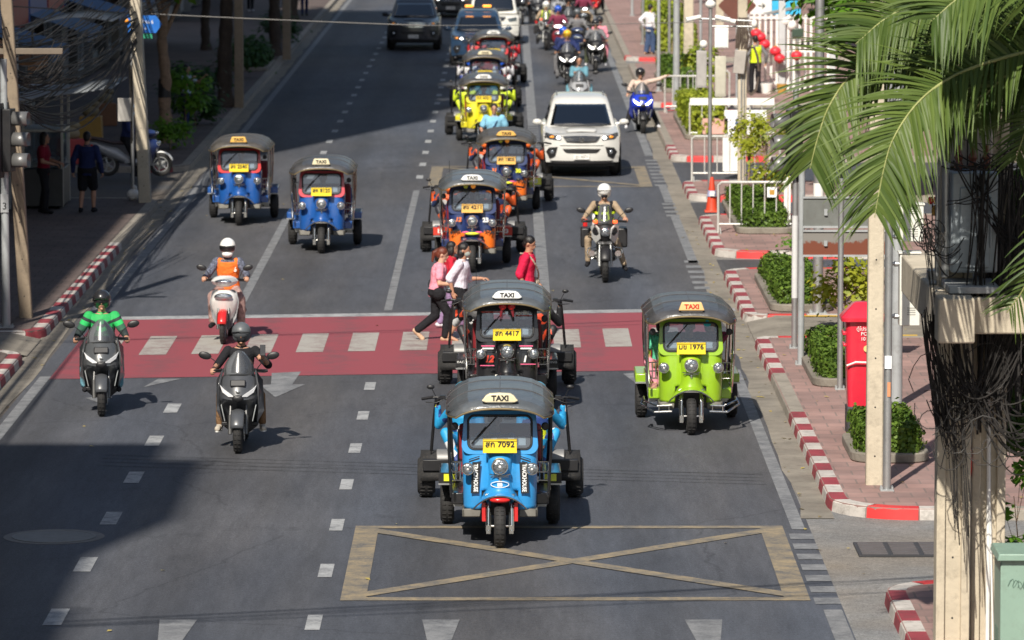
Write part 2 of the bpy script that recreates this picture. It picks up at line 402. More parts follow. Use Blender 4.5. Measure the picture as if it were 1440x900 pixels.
def person(label, loc, rz=0, cat='person', group=None, S=1.0, vox=.011, pelvis=(0, 0, .92), lean=(0, 0, 1), hipside=(1, 0, 0), shside=(1, 0, 0),
           hands=((-.24, -.05, .80), (.24, -.05, .80)), feet=((-.11, 0, .06), (.11, 0, .06)), elbow=((-.4, .8, -.2), (.4, .8, -.2)),
           knee=((-.05, -1, 0), (.05, -1, 0)), toes=((-.1, -1, 0), (.1, -1, 0)), head_dir=(0, -1, -.05), fingers=.5, palmdir=None,
           shirt=None, sleeve='long', trousers=None, shorts=False, shoes=None, helmet=None, helmet_style='full', hair='short', sk=None,
           vest=None, vest2=None, mask=None, gloves=None, sleeve2=None, fem=False, visor=None, loose=0., soles=None, hairm_=None, name='person'):
    sk = sk or skin
    t = thing(name, label, cat, loc, rz, group); t.scale = (S,) * 3
    pel = Vector(pelvis); sp = unit(lean); neck = pel + sp * .50
    Mh, Ms = eframe(sp, hipside), eframe(sp, shside)
    sw, hw = (.165, .095) if fem else (.185, .09)
    sh = [neck + Ms @ Vector((k * sw, 0, -.055)) for k in (-1, 1)]
    hp = [pel + Mh @ Vector((k * hw, 0, 0)) for k in (-1, 1)]
    hd = unit(head_dir)
    hc = neck + unit(sp + Vector((0, 0, 1.2))) * .166 + hd * .03
    ar, lg = [], []
    for i in (0, 1):
        e, wv = ik(sh[i], hands[i], .285, .26, elbow[i]); ar.append((e, wv))
        k, an = ik(hp[i], feet[i], .43, .42, knee[i]); lg.append((k, an))
    # body -------------------------------------------------------
    b = MB(); lf = Matrix()
    def torso(mb, g, z0=-.06, z1=.5, neckr=.06):
        tab = [(-.10, .10, .09), (-.04, .155, .11), (.05, .15, .105), (.17, .125 if fem else .135, .092), (.30, .155, .112), (.40, .168, .11), (.46, .15, .085), (.50, .07, .062)]
        rings = []
        for i in range(15):
            z = lerp(z0, z1, i / 14); rx, ry = interp(tab, z); k = max(0, min(1, z / .45))
            Mx = eframe(sp, Vector(hipside).lerp(Vector(shside), k)); rings.append(ering(pel + sp * z, Mx, rx + g, ry + g))
        mb.loft(rings)
    torso(b, 0)
    b.cap(neck - sp * .03, hc - Vector((0, 0, .05)), .058, .052)
    Mhd = eframe((0, 0, 1) if abs(hd.z) < .9 else (0, 1, 0), Vector((0, 0, 1)).cross(-hd) if abs(hd.z) < .9 else (1, 0, 0))
    f_ = hd; r_ = f_.cross(Vector((0, 0, 1))).normalized(); u_ = r_.cross(f_).normalized(); Mf = Matrix((r_, -f_, u_)).transposed()   # local: x right, -y face, z up
    def HP(x, y, z): return hc + Mf @ Vector((x, y, z))
    b.ell(HP(0, .01, .02), (.078, .096, .10), 16, 12, rot=Mf)
    b.ell(HP(0, -.022, -.045), (.056, .066, .075), 14, 10, rot=Mf)
    b.ell(HP(0, -.098, -.015), (.013, .02, .028), 8, 6, rot=Mf); b.ell(HP(0, -.085, -.098), (.026, .022, .018), 8, 6, rot=Mf)
    b.ell(HP(0, -.086, -.057), (.026, .012, .010), 8, 6, rot=Mf)
    for k in (-1, 1): b.ell(HP(k * .08, .01, -.01), (.010, .02, .03), 8, 6, rot=Mf)
    gl = MB()
    for i in (0, 1):
        e, wv = ar[i]; kx = (-1, 1)[i]
        b.cap(sh[i], e, .052, .042); b.cap(e, wv, .042, .027)
        d = unit(wv - e); pn = Vector(palmdir[i]) if palmdir else Vector((0, 0, -1)) if abs(d.z) < .7 else Vector((kx * -.9, 0, -.1))
        pn = (pn - d * pn.dot(d)).normalized(); ac = d.cross(pn)
        H_ = lambda a_, b_, c_: wv + d * a_ + ac * b_ + pn * c_
        for mb_, g in ((b, 0),) + (((gl, .004),) if gloves else ()):
            MM = Matrix((ac, pn, d)).transposed()
            mb_.ell(H_(.045, 0, 0), (.040 + g, .018 + g, .055 + g), 10, 8, rot=MM)
            for q, (off, ln) in enumerate(((-.030, .070), (-.010, .080), (.011, .075), (.030, .060))):
                c1 = R(20 + 60 * fingers); c2 = R(20 + 120 * fingers)
                p0 = H_(.082, off, 0); p1 = p0 + (d * math.cos(c1) + pn * math.sin(c1)) * ln * .5; p2 = p1 + (d * math.cos(c2) + pn * math.sin(c2)) * ln * .5
                mb_.cap(p0, p1, .0092 + g, .0085 + g, 7); mb_.cap(p1, p2, .0085 + g, .0075 + g, 7)
            s_ = -1 if (ac.dot(Vector((1, 0, 0))) > 0) == (kx > 0) else 1
            p0 = H_(.02, s_ * .032, .006); p1 = H_(.055, s_ * .055, .018); p2 = H_(.08, s_ * .050, .034)
            mb_.cap(p0, p1, .012 + g, .010 + g, 7); mb_.cap(p1, p2, .010 + g, .0085 + g, 7)
        k, an = lg[i]
        b.cap(hp[i], k, .078, .052); b.cap(k, k.lerp(an, .35), .052, .054); b.cap(k.lerp(an, .35), an, .054, .034)
        td = unit(toes[i]); b.cap(an + Vector((0, 0, -.025)), an + td * .15 + Vector((0, 0, -.045)), .036, .026)
        b.ell(an - td * .03 + Vector((0, 0, -.035)), (.032, .032, .032), 8, 6)
    body = remesh(b, 'body', sk, vox, 2, t)
    # clothes ----------------------------------------------------
    g = .016 + loose
    if shirt:
        s = MB(); torso(s, g, -.08 - loose * 2, .485)
        for i in (0, 1):
            e, wv = ar[i]; s.ell(sh[i], (.062 + loose * .6,) * 3)
            if sleeve == 'long': s.cap(sh[i], e, .064 + loose * .6, .054 + loose * .5); s.cap(e, e.lerp(wv, .92), .054 + loose * .5, .040 + loose * .3)
            elif sleeve == 'elbow': s.cap(sh[i], e, .066 + loose * .7, .058 + loose * .7); s.cap(e, e.lerp(wv, .12), .058 + loose * .7, .055 + loose * .7)
            elif sleeve == 'short': s.cap(sh[i], sh[i].lerp(e, .62), .064 + loose, .062 + loose)
        remesh(s, 'shirt', shirt, vox, 2, t)
        if sleeve2 is not None:
            for i in (0, 1):
                s = MB(); e, wv = ar[i]; s.cap(sh[i].lerp(e, .30), e, .068 + loose * .5, .058 + loose * .5); s.cap(e, e.lerp(wv, .9), .058 + loose * .5, .043 + loose * .3)
                remesh(s, 'sleeve', sleeve2, vox, 2, t)
        if sleeve == 'long' or True:
            s = MB(); s.loft([ering(neck + sp * z, Ms, rr, rr * .95, 18) for z, rr in ((-.045, .085), (-.01, .072), (.015, .068), (.015, .060), (-.02, .062))], caps=False)
            s.build('collar', shirt, t, smooth=60)
    if vest:
        s = MB(); torso(s, g + .012, -.02, .455)
        for i in (0, 1): s.ell(sh[i] + Ms @ Vector(((.05, -.05)[i], 0, .01)), (.062, .072, .05))
        remesh(s, 'vest', vest, vox, 2, t)
        if vest2:
            s = MB()
            for z in (.16, .30):
                s.loft([ering(pel + sp * (z + dz), Ms, interp([(.1, .155), (.3, .187)], z)[0] + g * .1 + o_, .118 + g * .4 + o_, 20) for dz, o_ in ((-.022, .018), (-.022, .024), (.022, .024), (.022, .018))], caps=False)
            for kx in (-1, 1):
                s.box(pel + Ms @ Vector((kx * .085, -.142, .31)), (.04, .016, .24), rot=None)
            s.build('reflective_stripe', vest2, t)
    if trousers:
        s = MB(); tab = None
        s.loft([ering(pel + sp * z, Mh, rx, ry) for z, rx, ry in ((-.11, .10 + g, .08 + g), (-.05, .158 + g, .112 + g), (.03, .155 + g, .108 + g), (.09, .145 + g * .5, .10 + g * .5))])
        for i in (0, 1):
            k, an = lg[i]
            if shorts: s.cap(hp[i], hp[i].lerp(k, .88), .094 + loose, .082 + loose)
            else: s.cap(hp[i], k, .085 + loose * .5, .070 + loose); s.cap(k, k.lerp(an, .93), .070 + loose, .052 + loose * 1.4)
        remesh(s, 'shorts' if shorts else 'trousers', trousers, vox, 2, t)
    for i in (0, 1):
        k, an = lg[i]; td = unit(toes[i])
        if shoes:
            s = MB(); s.cap(an + Vector((0, 0, .0)), an + Vector((0, 0, -.03)), .044, .044)
            s.cap(an - td * .045 + Vector((0, 0, -.03)), an + td * .15 + Vector((0, 0, -.04)), .042, .040)
            remesh(s, 'shoe', shoes, vox, 1, t)
            if soles:
                s = MB(); MM = eframe((0, 0, 1), td.cross(Vector((0, 0, 1))) if abs(td.z) < .9 else (1, 0, 0))
                s.prism([(math.cos(a) * .046, math.sin(a) * .128) for a in [2 * math.pi * q / 14 for q in range(14)]], -.012, .012, 0,
                        Matrix.Translation(an + td * .055 + Vector((0, 0, -.072))) @ MM.to_4x4())
                s.build('sole', soles, t)
    if gloves: remesh(gl, 'glove', gloves, vox, 1, t)
    # head -------------------------------------------------------
    if helmet:
        h = MB()
        if helmet_style == 'full':
            h.ell(HP(0, .012, .028), (.132, .150, .142), 22, 16, rot=Mf)
            h.ell(HP(0, -.055, -.085), (.092, .082, .060), 16, 10, rot=Mf)
        else:
            h.ell(HP(0, .015, .045), (.130, .146, .125), 22, 16, rot=Mf)
            h.ell(HP(0, .035, -.03), (.122, .112, .09), 16, 10, rot=Mf)
        hh = remesh(h, 'helmet', helmet, max(vox, .010), 1, t)
        vm = visor or blackgloss
        v = MB()
        def vf(u, vv):
            a = lerp(-1.12, 1.12, u); z = lerp(-.038, .056, vv) if helmet_style == 'full' else lerp(-.005, .07, vv)
            e_ = math.sqrt(max(.05, 1 - ((z - .028) / .150) ** 2))
            return HP(.139 * e_ * math.sin(a), .008 - .158 * e_ * math.cos(a), z)
        if helmet_style != 'open': v.grid(vf, 14, 5); v.build('visor', vm, hh, solid=.004)
        else:
            # open face: the face shows under a rim
            v.loft([[HP(x * 1.02, y, z) for x, y, z in ((-.125, -.02, .02), (-.09, -.11, .045), (0, -.15, .055), (.09, -.11, .045), (.125, -.02, .02))],
                    [HP(x * 1.02, y, z) for x, y, z in ((-.127, -.03, .045), (-.092, -.13, .07), (0, -.17, .078), (.092, -.13, .07), (.127, -.03, .045))]], caps=False, closed=False)
            v.build('brim', helmet, hh, solid=.006)
    elif hair:
        h = MB()
        h.ell(HP(0, .022, .038), (.088, .098, .095), 18, 12, rot=Mf)
        h.ell(HP(0, .06, -.01), (.075, .055, .075), 14, 10, rot=Mf)
        if hair == 'long':
            h.ell(HP(0, .055, -.06), (.088, .06, .12), 14, 10, rot=Mf)
            for k in (-1, 1): h.ell(HP(k * .07, .01, -.06), (.03, .05, .10), 10, 8, rot=Mf)
        if hair == 'pony':
            h.cap(HP(0, .10, .05), HP(0, .15, -.02), .035, .04); h.cap(HP(0, .15, -.02), HP(0, .13, -.17), .04, .02)
        if hair == 'bob':
            h.ell(HP(0, .04, -.055), (.098, .075, .10), 14, 10, rot=Mf)
        # keep the face clear
        remesh(h, 'hair', hairm_ or hairm, max(vox, .009), 1, t)
    if helmet_style == 'open' or not helmet:
        e = MB()
        for k in (-1, 1): e.ell(HP(k * .031, -.091, .008), (.013, .007, .006), 8, 6, rot=Mf)
        e.build('eyes', black, body)
        e = MB()
        for k in (-1, 1): e.ell(HP(k * .032, -.095, .028), (.020, .006, .0045), 8, 6, rot=Mf)
        e.build('eyebrows', hairm, body)
        if not mask:
            e = MB(); e.ell(HP(0, -.096, -.058), (.021, .006, .006), 8, 6, rot=Mf); e.build('mouth', mat('lips', (.30, .09, .08), .5), body)
    if mask:
        e = MB(); e.ell(HP(0, -.050, -.055), (.062, .064, .055), 14, 10, rot=Mf); remesh(e, 'face_mask', mask, max(vox, .009), 1, t)
    t['_j'] = 0
    del t['_j']
    return t

def rider(label, loc, rz=0, seat=(0, .98, .80), hands=((-.33, .42, 1.02), (.33, .42, 1.02)), feet=((-.20, .52, .40), (.20, .52, .40)), lean=(0, -.12, 1), **k):
    d = dict(pelvis=(seat[0], seat[1], seat[2] + .075), lean=lean, hands=hands, feet=feet, elbow=((-.55, .5, -1), (.55, .5, -1)),
             knee=((-.35, -1, .4), (.35, -1, .4)), toes=((-.15, -1, -.05), (.15, -1, -.05)), fingers=.75)
    d.update(k)
    return person(label, loc, rz, **d)
# ------------------------------------------------------------------ motorbikes (front wheel touches the ground at the origin, nose towards -Y)
def wheel(name, parent, c, r, wd, rimc=None, tread=True, spokes=True, ax='X'):
    rimc = rimc or steel
    tw = wd / 2; rr = r * .66
    m = MB()
    prof = [(rr, -tw * .62), (rr + (r - rr) * .35, -tw), (r - tw * .45, -tw * .93), (r - tw * .10, -tw * .6), (r, -tw * .2), (r, tw * .2), (r - tw * .10, tw * .6), (r - tw * .45, tw * .93), (rr + (r - rr) * .35, tw), (rr, tw * .62)]
    m.lathe(prof, c, 'X', 32, 0, caps=False)
    m.lathe([(rr, -tw * .62), (rr, tw * .62)], c, 'X', 32, 0, caps=False)
    if tread:
        for i in range(28):
            a = 2 * math.pi * i / 28
            for k in (-1, 1):
                m.box((c[0] + k * tw * .42, c[1] + (r + .001) * math.cos(a) * .985, c[2] + (r + .001) * math.sin(a) * .985), (tw * .55, .006, .012), 0, rot=(a + R(90), 0, k * .35))
    o = m.build(name, rubber, parent)
    h = MB(); h.lathe([(rr * 1.02, -tw * .6), (rr * .9, -tw * .62), (rr * .86, -tw * .35), (rr * .86, tw * .35), (rr * .9, tw * .62), (rr * 1.02, tw * .6)], c, 'X', 28, 0, caps=False)
    h.cyl((c[0] - tw * .8, c[1], c[2]), (c[0] + tw * .8, c[1], c[2]), rr * .24, n=14)
    if spokes:
        for i in range(5):
            a = 2 * math.pi * i / 5; h.cyl(c, (c[0], c[1] + math.cos(a) * rr * .9, c[2] + math.sin(a) * rr * .9), .022, .016, 6)
    else: h.lathe([(0.01, -tw * .3), (rr * .88, -tw * .3), (rr * .88, tw * .3), (.01, tw * .3)], c, 'X', 24)
    h.build('rim', rimc, o)
    return o
def mirror(parent, base, tip, side, m=None):
    m = m or black; s = MB(); b, t_ = Vector(base), Vector(tip)
    s.tube(catmull([b, b.lerp(t_, .5) + Vector((0, -.03, .03)), t_], 5), .006, 6)
    s.ell(t_ + Vector((side * .035, 0, .01)), (.085, .022, .050), 14, 8, rot=(0, side * -.25, 0))
    o = s.build('mirror', m, parent)
    g = MB(); g.ell(t_ + Vector((side * .035, .012, .01)), (.072, .014, .040), 12, 8, rot=(0, side * -.25, 0)); g.build('mirror_glass', steel, o)
    return o
def halfring(w_, yb, yf, z, n=11, p=.8, keel=0.):
    """outline bulging to the front (−Y): from left back round the nose to right back"""
    out = []
    for i in range(n):
        a = math.pi * i / (n - 1); x = -w_ * math.cos(a); s_ = math.sin(a) ** p
        out.append(Vector((x, lerp(yb, yf, s_), z + keel * s_)))
    return out
def cowl(m, tab, n=15, mi=0):
    """tab: (z, halfwidth, yback, yfront, power, keel)"""
    rings = []
    for z, w_, yb, yf, p, k in tab: rings.append(halfring(w_ * 1.2, yb, yf, z, n, p, k))
    m.loft(rings, mi, caps=True)
def motorbike(label, loc, rz=0, body=None, body2=None, style='maxi', group=None, fend=None, lit=False, seatc=None, screen=None, lampcol=None, wheelm=None, name='motor_scooter', cat='motorcycle', box=None, detail=True):
    t = thing(name, label, cat, loc, rz, group); t.scale = (1.05, 1.0, 1.04) if style in ('maxi', 'adv') else (1, 1, 1); body2 = body2 or black; fend = fend or body; lc = litlamp if lit else (lampcol or lens)
    fr, rr_ = {'maxi': (.265, .26), 'adv': (.27, .27), 'commuter': (.265, .265), 'police': (.315, .31), 'sport': (.29, .29), 'moped': (.27, .27)}[style]
    fw = {'maxi': .115, 'adv': .11, 'commuter': .085, 'police': .12, 'sport': .10, 'moped': .075}[style]
    wb = {'maxi': 1.42, 'adv': 1.34, 'commuter': 1.26, 'police': 1.48, 'sport': 1.32, 'moped': 1.22}[style]
    wheel('front_wheel', t, (0, 0, fr), fr, fw, wheelm, detail); wheel('rear_wheel', t, (0, wb, rr_), rr_, fw * 1.15, wheelm, detail)
    f = MB(); fx = fw / 2 + .045
    top = (.30 if style in ('police', 'sport') else .22)
    for k in (-1, 1):
        f.cyl((k * fx, -.005, fr - .02), (k * fx, .06, fr + .22), .027 if style != 'commuter' else .020, n=10); f.cyl((k * fx, .06, fr + .22), (k * fx * .9, .14 + top * .2, .78), .019, n=10)
    f.box((0, .13, fr + .40), (fx * 2 + .05, .06, .05))
    f.build('fork', steel if style in ('police', 'sport') else mat('fork_grey', (.12, .12, .12), .35, .6), t)
    if style != 'commuter' or True:
        d = MB(); d.lathe([(fr * .42, -.003), (fr * .42, .003)], (fx - .022, 0, fr), 'X', 20); d.build('brake_disc', steel, t)
    # front fender
    m = MB(); fz = fr + .022
    def ff(u, v):
        a = lerp(R(18), R(150), v); ww = lerp(-1, 1, u); rad = fz + .018 - .03 * abs(ww) ** 2.2
        return Vector((ww * (fw / 2 + .030), -math.cos(a) * rad * -1 * -1, fr + math.sin(a) * rad))
    m.grid(ff, 8, 14); m.build('front_fender', fend, t, solid=.006)
    hz = {'maxi': 1.02, 'adv': 1.02, 'commuter': 1.0, 'police': 1.08, 'sport': .98, 'moped': .98}[style]; hy = .34
    if style in ('maxi', 'adv'):
        m = MB()
        cowl(m, [(.34, .07, .50, .33, .9, 0), (.42, .15, .52, .25, .8, 0), (.55, .21, .50, .16, .75, 0), (.66, .235, .46, .04, .8, -.02), (.74, .235, .44, -.06, .85, -.05), (.83, .22, .42, -.03, .8, -.02), (.93, .19, .40, .06, .8, 0), (1.03, .14, .38, .18, .8, 0), (1.08, .08, .36, .24, .8, 0)])
        cw = m.build('front_cowl', body, t, smooth=35)
        # dark lower chin and side wings
        m = MB(); cowl(m, [(.20, .10, .62, .42, .9, 0), (.27, .175, .66, .34, .8, 0), (.42, .215, .66, .27, .8, 0), (.52, .225, .60, .22, .8, 0)]); m.build('lower_fairing', body2, t)
        m = MB(); m.ell((0, -.075, .715), (.075, .035, .045), 14, 8); m.tube([(-.05, -.08, .76), (0, -.105, .73), (.05, -.08, .76)], .008, 5); m.build('nose_intake', black, t)
        m = MB(); m.box((0, .03, .90), (.20, .03, .10), rot=(R(-35), 0, 0)); m.build('upper_panel', black, t, bevel=.02)
        m = MB(); m.ell((0, -.045, .80), (.028, .012, .022), 10, 6); m.build('badge', steel, t)
        for k in (-1, 1):
            m = MB(); m.box((k * .20, .20, .50), (.012, .10, .22), rot=(0, k * R(12), 0)); m.build('side_vent', steelgrey, t, bevel=.004)
            m = MB()   # headlamp: raked almond
            pts = [(.045, .735), (.12, .73), (.20, .78), (.235, .87), (.185, .825), (.10, .775)]
            M = Matrix(((k, 0, 0, 0), (0, 0, 1, 0), (0, 1, 0, 0), (0, 0, 0, 1)))
            vs = [Vector((k * x, lerp(-.085, .10, (x / .235) ** 1.8), z)) for x, z in pts]; vb = [v + Vector((0, .06, 0)) for v in vs]; n = len(pts)
            m.add(vs + vb, [tuple(range(n)), tuple(range(2 * n - 1, n - 1, -1))] + [(i, (i + 1) % n, n + (i + 1) % n, n + i) for i in range(n)])
            m.build('headlamp', litlamp if lit else lc, t, bevel=.003)
            m = MB()   # side wing panel
            a = [(k * .22, .42, .34), (k * .262, .18, .62), (k * .262, .10, .84), (k * .22, .30, 1.04), (k * .30, .46, .90), (k * .31, .60, .48)]
            m.add([Vector(p) for p in a] + [Vector((p[0] * .9, p[1] + .03, p[2])) for p in a], [tuple(range(6)), tuple(range(11, 5, -1))] + [(i, (i + 1) % 6, 6 + (i + 1) % 6, 6 + i) for i in range(6)])
            m.build('side_panel', body, t, bevel=.006)
        m = MB()
        def sc(u, v):
            a = lerp(-1, 1, u); wd = .185 + .02 * math.sin(v * 3.1) - .10 * v ** 2.5
            return Vector((a * wd, .12 + .12 * a * a + v * .17, 1.0 + v * .30 - .06 * a * a))
        m.grid(sc, 10, 8); m.build('windshield', screen or smokeglass, t, solid=.004)
    elif style in ('commuter', 'moped'):
        m = MB()   # leg shield and nose
        cowl(m, [(.30, .06, .30, .20, .9, 0), (.42, .13, .34, .14, .8, 0), (.56, .185, .34, .07, .75, 0), (.70, .19, .34, .02, .7, 0), (.80, .15, .34, .05, .7, 0), (.86, .09, .34, .12, .7, 0)])
        m.build('front_cowl', body, t, smooth=35)
        for k in (-1, 1):
            m = MB(); a = [(k * .10, .16, .24), (k * .20, .20, .42), (k * .24, .22, .66), (k * .20, .24, .84), (k * .12, .30, .86), (k * .13, .42, .30)]
            m.add([Vector(p) for p in a] + [Vector((p[0] * .8, p[1] + .04, p[2])) for p in a], [tuple(range(6)), tuple(range(11, 5, -1))] + [(i, (i + 1) % 6, 6 + (i + 1) % 6, 6 + i) for i in range(6)])
            m.build('leg_shield', body2, t, bevel=.006)
        m = MB(); m.ell((0, .045, .76), (.15, .06, .065), 16, 10); m.build('lamp_cluster', lens, t)
        m = MB()   # handlebar cowl with head lamp
        rings = []
        for z, w_, y0, y1 in ((.91, .10, .30, .16), (.95, .19, .30, .09), (1.0, .22, .32, .07), (1.05, .17, .34, .13), (1.08, .09, .34, .20)): rings.append(halfring(w_, y0, y1, z, 13, .8))
        m.loft(rings); m.build('handlebar_cowl', body, t, smooth=40)
        m = MB(); m.ell((0, .085, 1.0), (.135, .05, .040), 18, 10); m.build('headlamp', lc, t)
    else:
        m = MB()   # half fairing with beak, tank behind
        cowl(m, [(.74, .05, .30, .02, .8, 0), (.82, .15, .34, -.02, .75, 0), (.92, .20, .36, -.05, .7, -.02), (1.02, .17, .36, .0, .7, 0), (1.10, .09, .34, .10, .7, 0)])
        m.build('front_cowl', body2 if style == 'police' else body, t, smooth=35)
        for k in (-1, 1):
            m = MB(); a = [(k * .09, -.02, .80), (k * .115, -.04, .98), (k * .20, .10, 1.06), (k * .26, .34, 1.00), (k * .24, .40, .78), (k * .17, .14, .70)]
            m.add([Vector(p) for p in a] + [Vector((p[0] * .85, p[1] + .05, p[2])) for p in a], [tuple(range(6)), tuple(range(11, 5, -1))] + [(i, (i + 1) % 6, 6 + (i + 1) % 6, 6 + i) for i in range(6)])
            m.build('side_fairing', body, t, bevel=.008)
        m = MB(); m.ell((0, -.03, .92), (.095, .05, .085), 16, 10); m.build('headlamp', lc, t)
        m = MB()
        def sc(u, v):
            a = lerp(-1, 1, u); wd = .17 * (1 - .35 * v)
            return Vector((a * wd, .02 + .09 * a * a + v * .16, 1.06 + v * .36 - .04 * a * a))
        m.grid(sc, 10, 6); m.build('windshield', screen or smokeglass, t, solid=.004)
        m = MB(); m.loft([halfring(.10, .75, .34, .74, 11), halfring(.15, .78, .34, .86, 11), halfring(.13, .76, .38, .98, 11), halfring(.05, .7, .46, 1.02, 11)]); m.build('fuel_tank', body, t)
        m = MB(); m.box((0, .62, .50), (.30, .42, .32)); m.cyl((-.2, .6, .45), (.2, .6, .45), .09, n=14); m.cyl((0, .42, .58), (0, .40, .80), .06, n=10); m.box((0, .38, .62), (.28, .05, .26)); m.build('engine', mat('engine_metal', (.10, .10, .10), .45, .6), t, bevel=.01)
        if style == 'police':
            for k in (-1, 1):
                m = MB(); m.box((k * .33, 1.25, .72), (.20, .42, .36)); m.build('pannier', black, t, bevel=.03)
                m = MB(); m.box((k * .18, .05, 1.10), (.085, .05, .06)); m.build('police_lamp', mat('red_beacon', (.9, .12, .03), .2, emit=.9), t, bevel=.01)
                m = MB(); m.tube([(k * .15, .45, .42), (k * .30, .42, .42), (k * .32, .44, .52), (k * .30, .46, .58), (k * .14, .5, .6)], .012, 8); m.build('crash_bar', chrome, t)
                m = MB(); m.cyl((k * .24, .30, .50), (k * .24, .40, .50), .055, .04, 14); m.build('horn', chrome, t)
            m = MB(); m.cyl((-.34, 1.6, .85), (-.34, 1.6, 1.02), .045, n=12); m.build('red_beacon', redlens, t)
            m = MB(); m.box((0, 1.62, .98), (.42, .32, .26)); m.build('top_box', white, t, bevel=.03)
    # frame, floor, seat, tail
    m = MB()
    if style in ('maxi', 'adv', 'commuter', 'moped'):
        wv = .17 if style in ('maxi', 'adv') else .12
        m.loft([ering((0, y, z), Matrix(((1, 0, 0), (0, 0, 1), (0, 1, 0))), a, b_, 14) for y, z, a, b_ in ((.36, .36, wv * .6, .07), (.55, .32, wv, .08), (.75, .36, wv * 1.05, .10), (1.0, .50, wv * 1.1, .15), (1.35, .62, wv, .12), (wb + .25, .72, wv * .6, .06), (wb + .40, .76, .03, .03))])
        m.build('body_shell', body if style != 'moped' else body2, t)
        m = MB()
        for k in (-1, 1): m.box((k * (wv + .02), .60, .33), (.09, .42, .05))
        m.build('footboard', body2, t, bevel=.01)
    else:
        m.tube([(0, .3, .9), (0, .7, .72), (0, 1.2, .74), (0, wb + .15, .88)], .05, 8); m.box((0, 1.3, .78), (.22, .55, .10)); m.build('subframe', body2, t)
        m = MB()
        for k in (-1, 1): m.cyl((k * .10, .8, .40), (k * .24, .8, .36), .015, n=8)
        m.build('footpeg', steel, t)
    m = MB(); m.loft([ering((0, y, z), Matrix(((1, 0, 0), (0, 0, 1), (0, 1, 0))), a, b_, 14) for y, z, a, b_ in ((.72, .77, .07, .03), (.85, .77, .13, .05), (1.1, .78, .15, .055), (1.35, .84, .13, .05), (1.6, .88, .09, .04), (1.68, .88, .03, .02))])
    m.build('seat', seatc or canvas_dark, t)
    m = MB(); hx = .34 if style != 'police' else .38
    m.tube(catmull([(-hx, hy + .10, hz), (-.18, hy + .02, hz + .02), (0, hy, hz - .02), (.18, hy + .02, hz + .02), (hx, hy + .10, hz)], 5), .012, 8)
    for k in (-1, 1):
        m.cyl((k * (hx - .12), hy + .075, hz + .005), (k * (hx + .02), hy + .108, hz - .002), .019, n=10)
        m.cyl((k * (hx - .14), hy + .03, hz - .01), (k * (hx - .0), hy + .02, hz - .015), .006, n=6)
        m.box((k * (hx - .155), hy + .05, hz + .01), (.06, .06, .045))
    m.build('handlebar', black, t)
    mx = .40 if style != 'commuter' else .34
    for k in (-1, 1): mirror(t, (k * .22, hy + .03, hz + .02), (k * mx, hy - .02, hz + .20), k)
    m = MB(); m.cyl((.17, wb - .35, .33), (.19, wb + .28, .40), .05, .055, 12); m.build('exhaust', mat('exhaust_metal', (.2, .19, .18), .35, .8), t)
    m = MB(); m.box((0, wb + .36, .70), (.22, .05, .07)); m.build('tail_lamp', redlens, t, bevel=.01)
    m = MB(); m.box((0, wb + .43, .55), (.20, .008, .16), rot=(R(-15), 0, 0)); m.build('licence_plate', white, t)
    if box:
        m = MB(); m.box((0, wb + .22, 1.0), (.42, .38, .36)); m.build('delivery_box', box, t, bevel=.03)
    return t
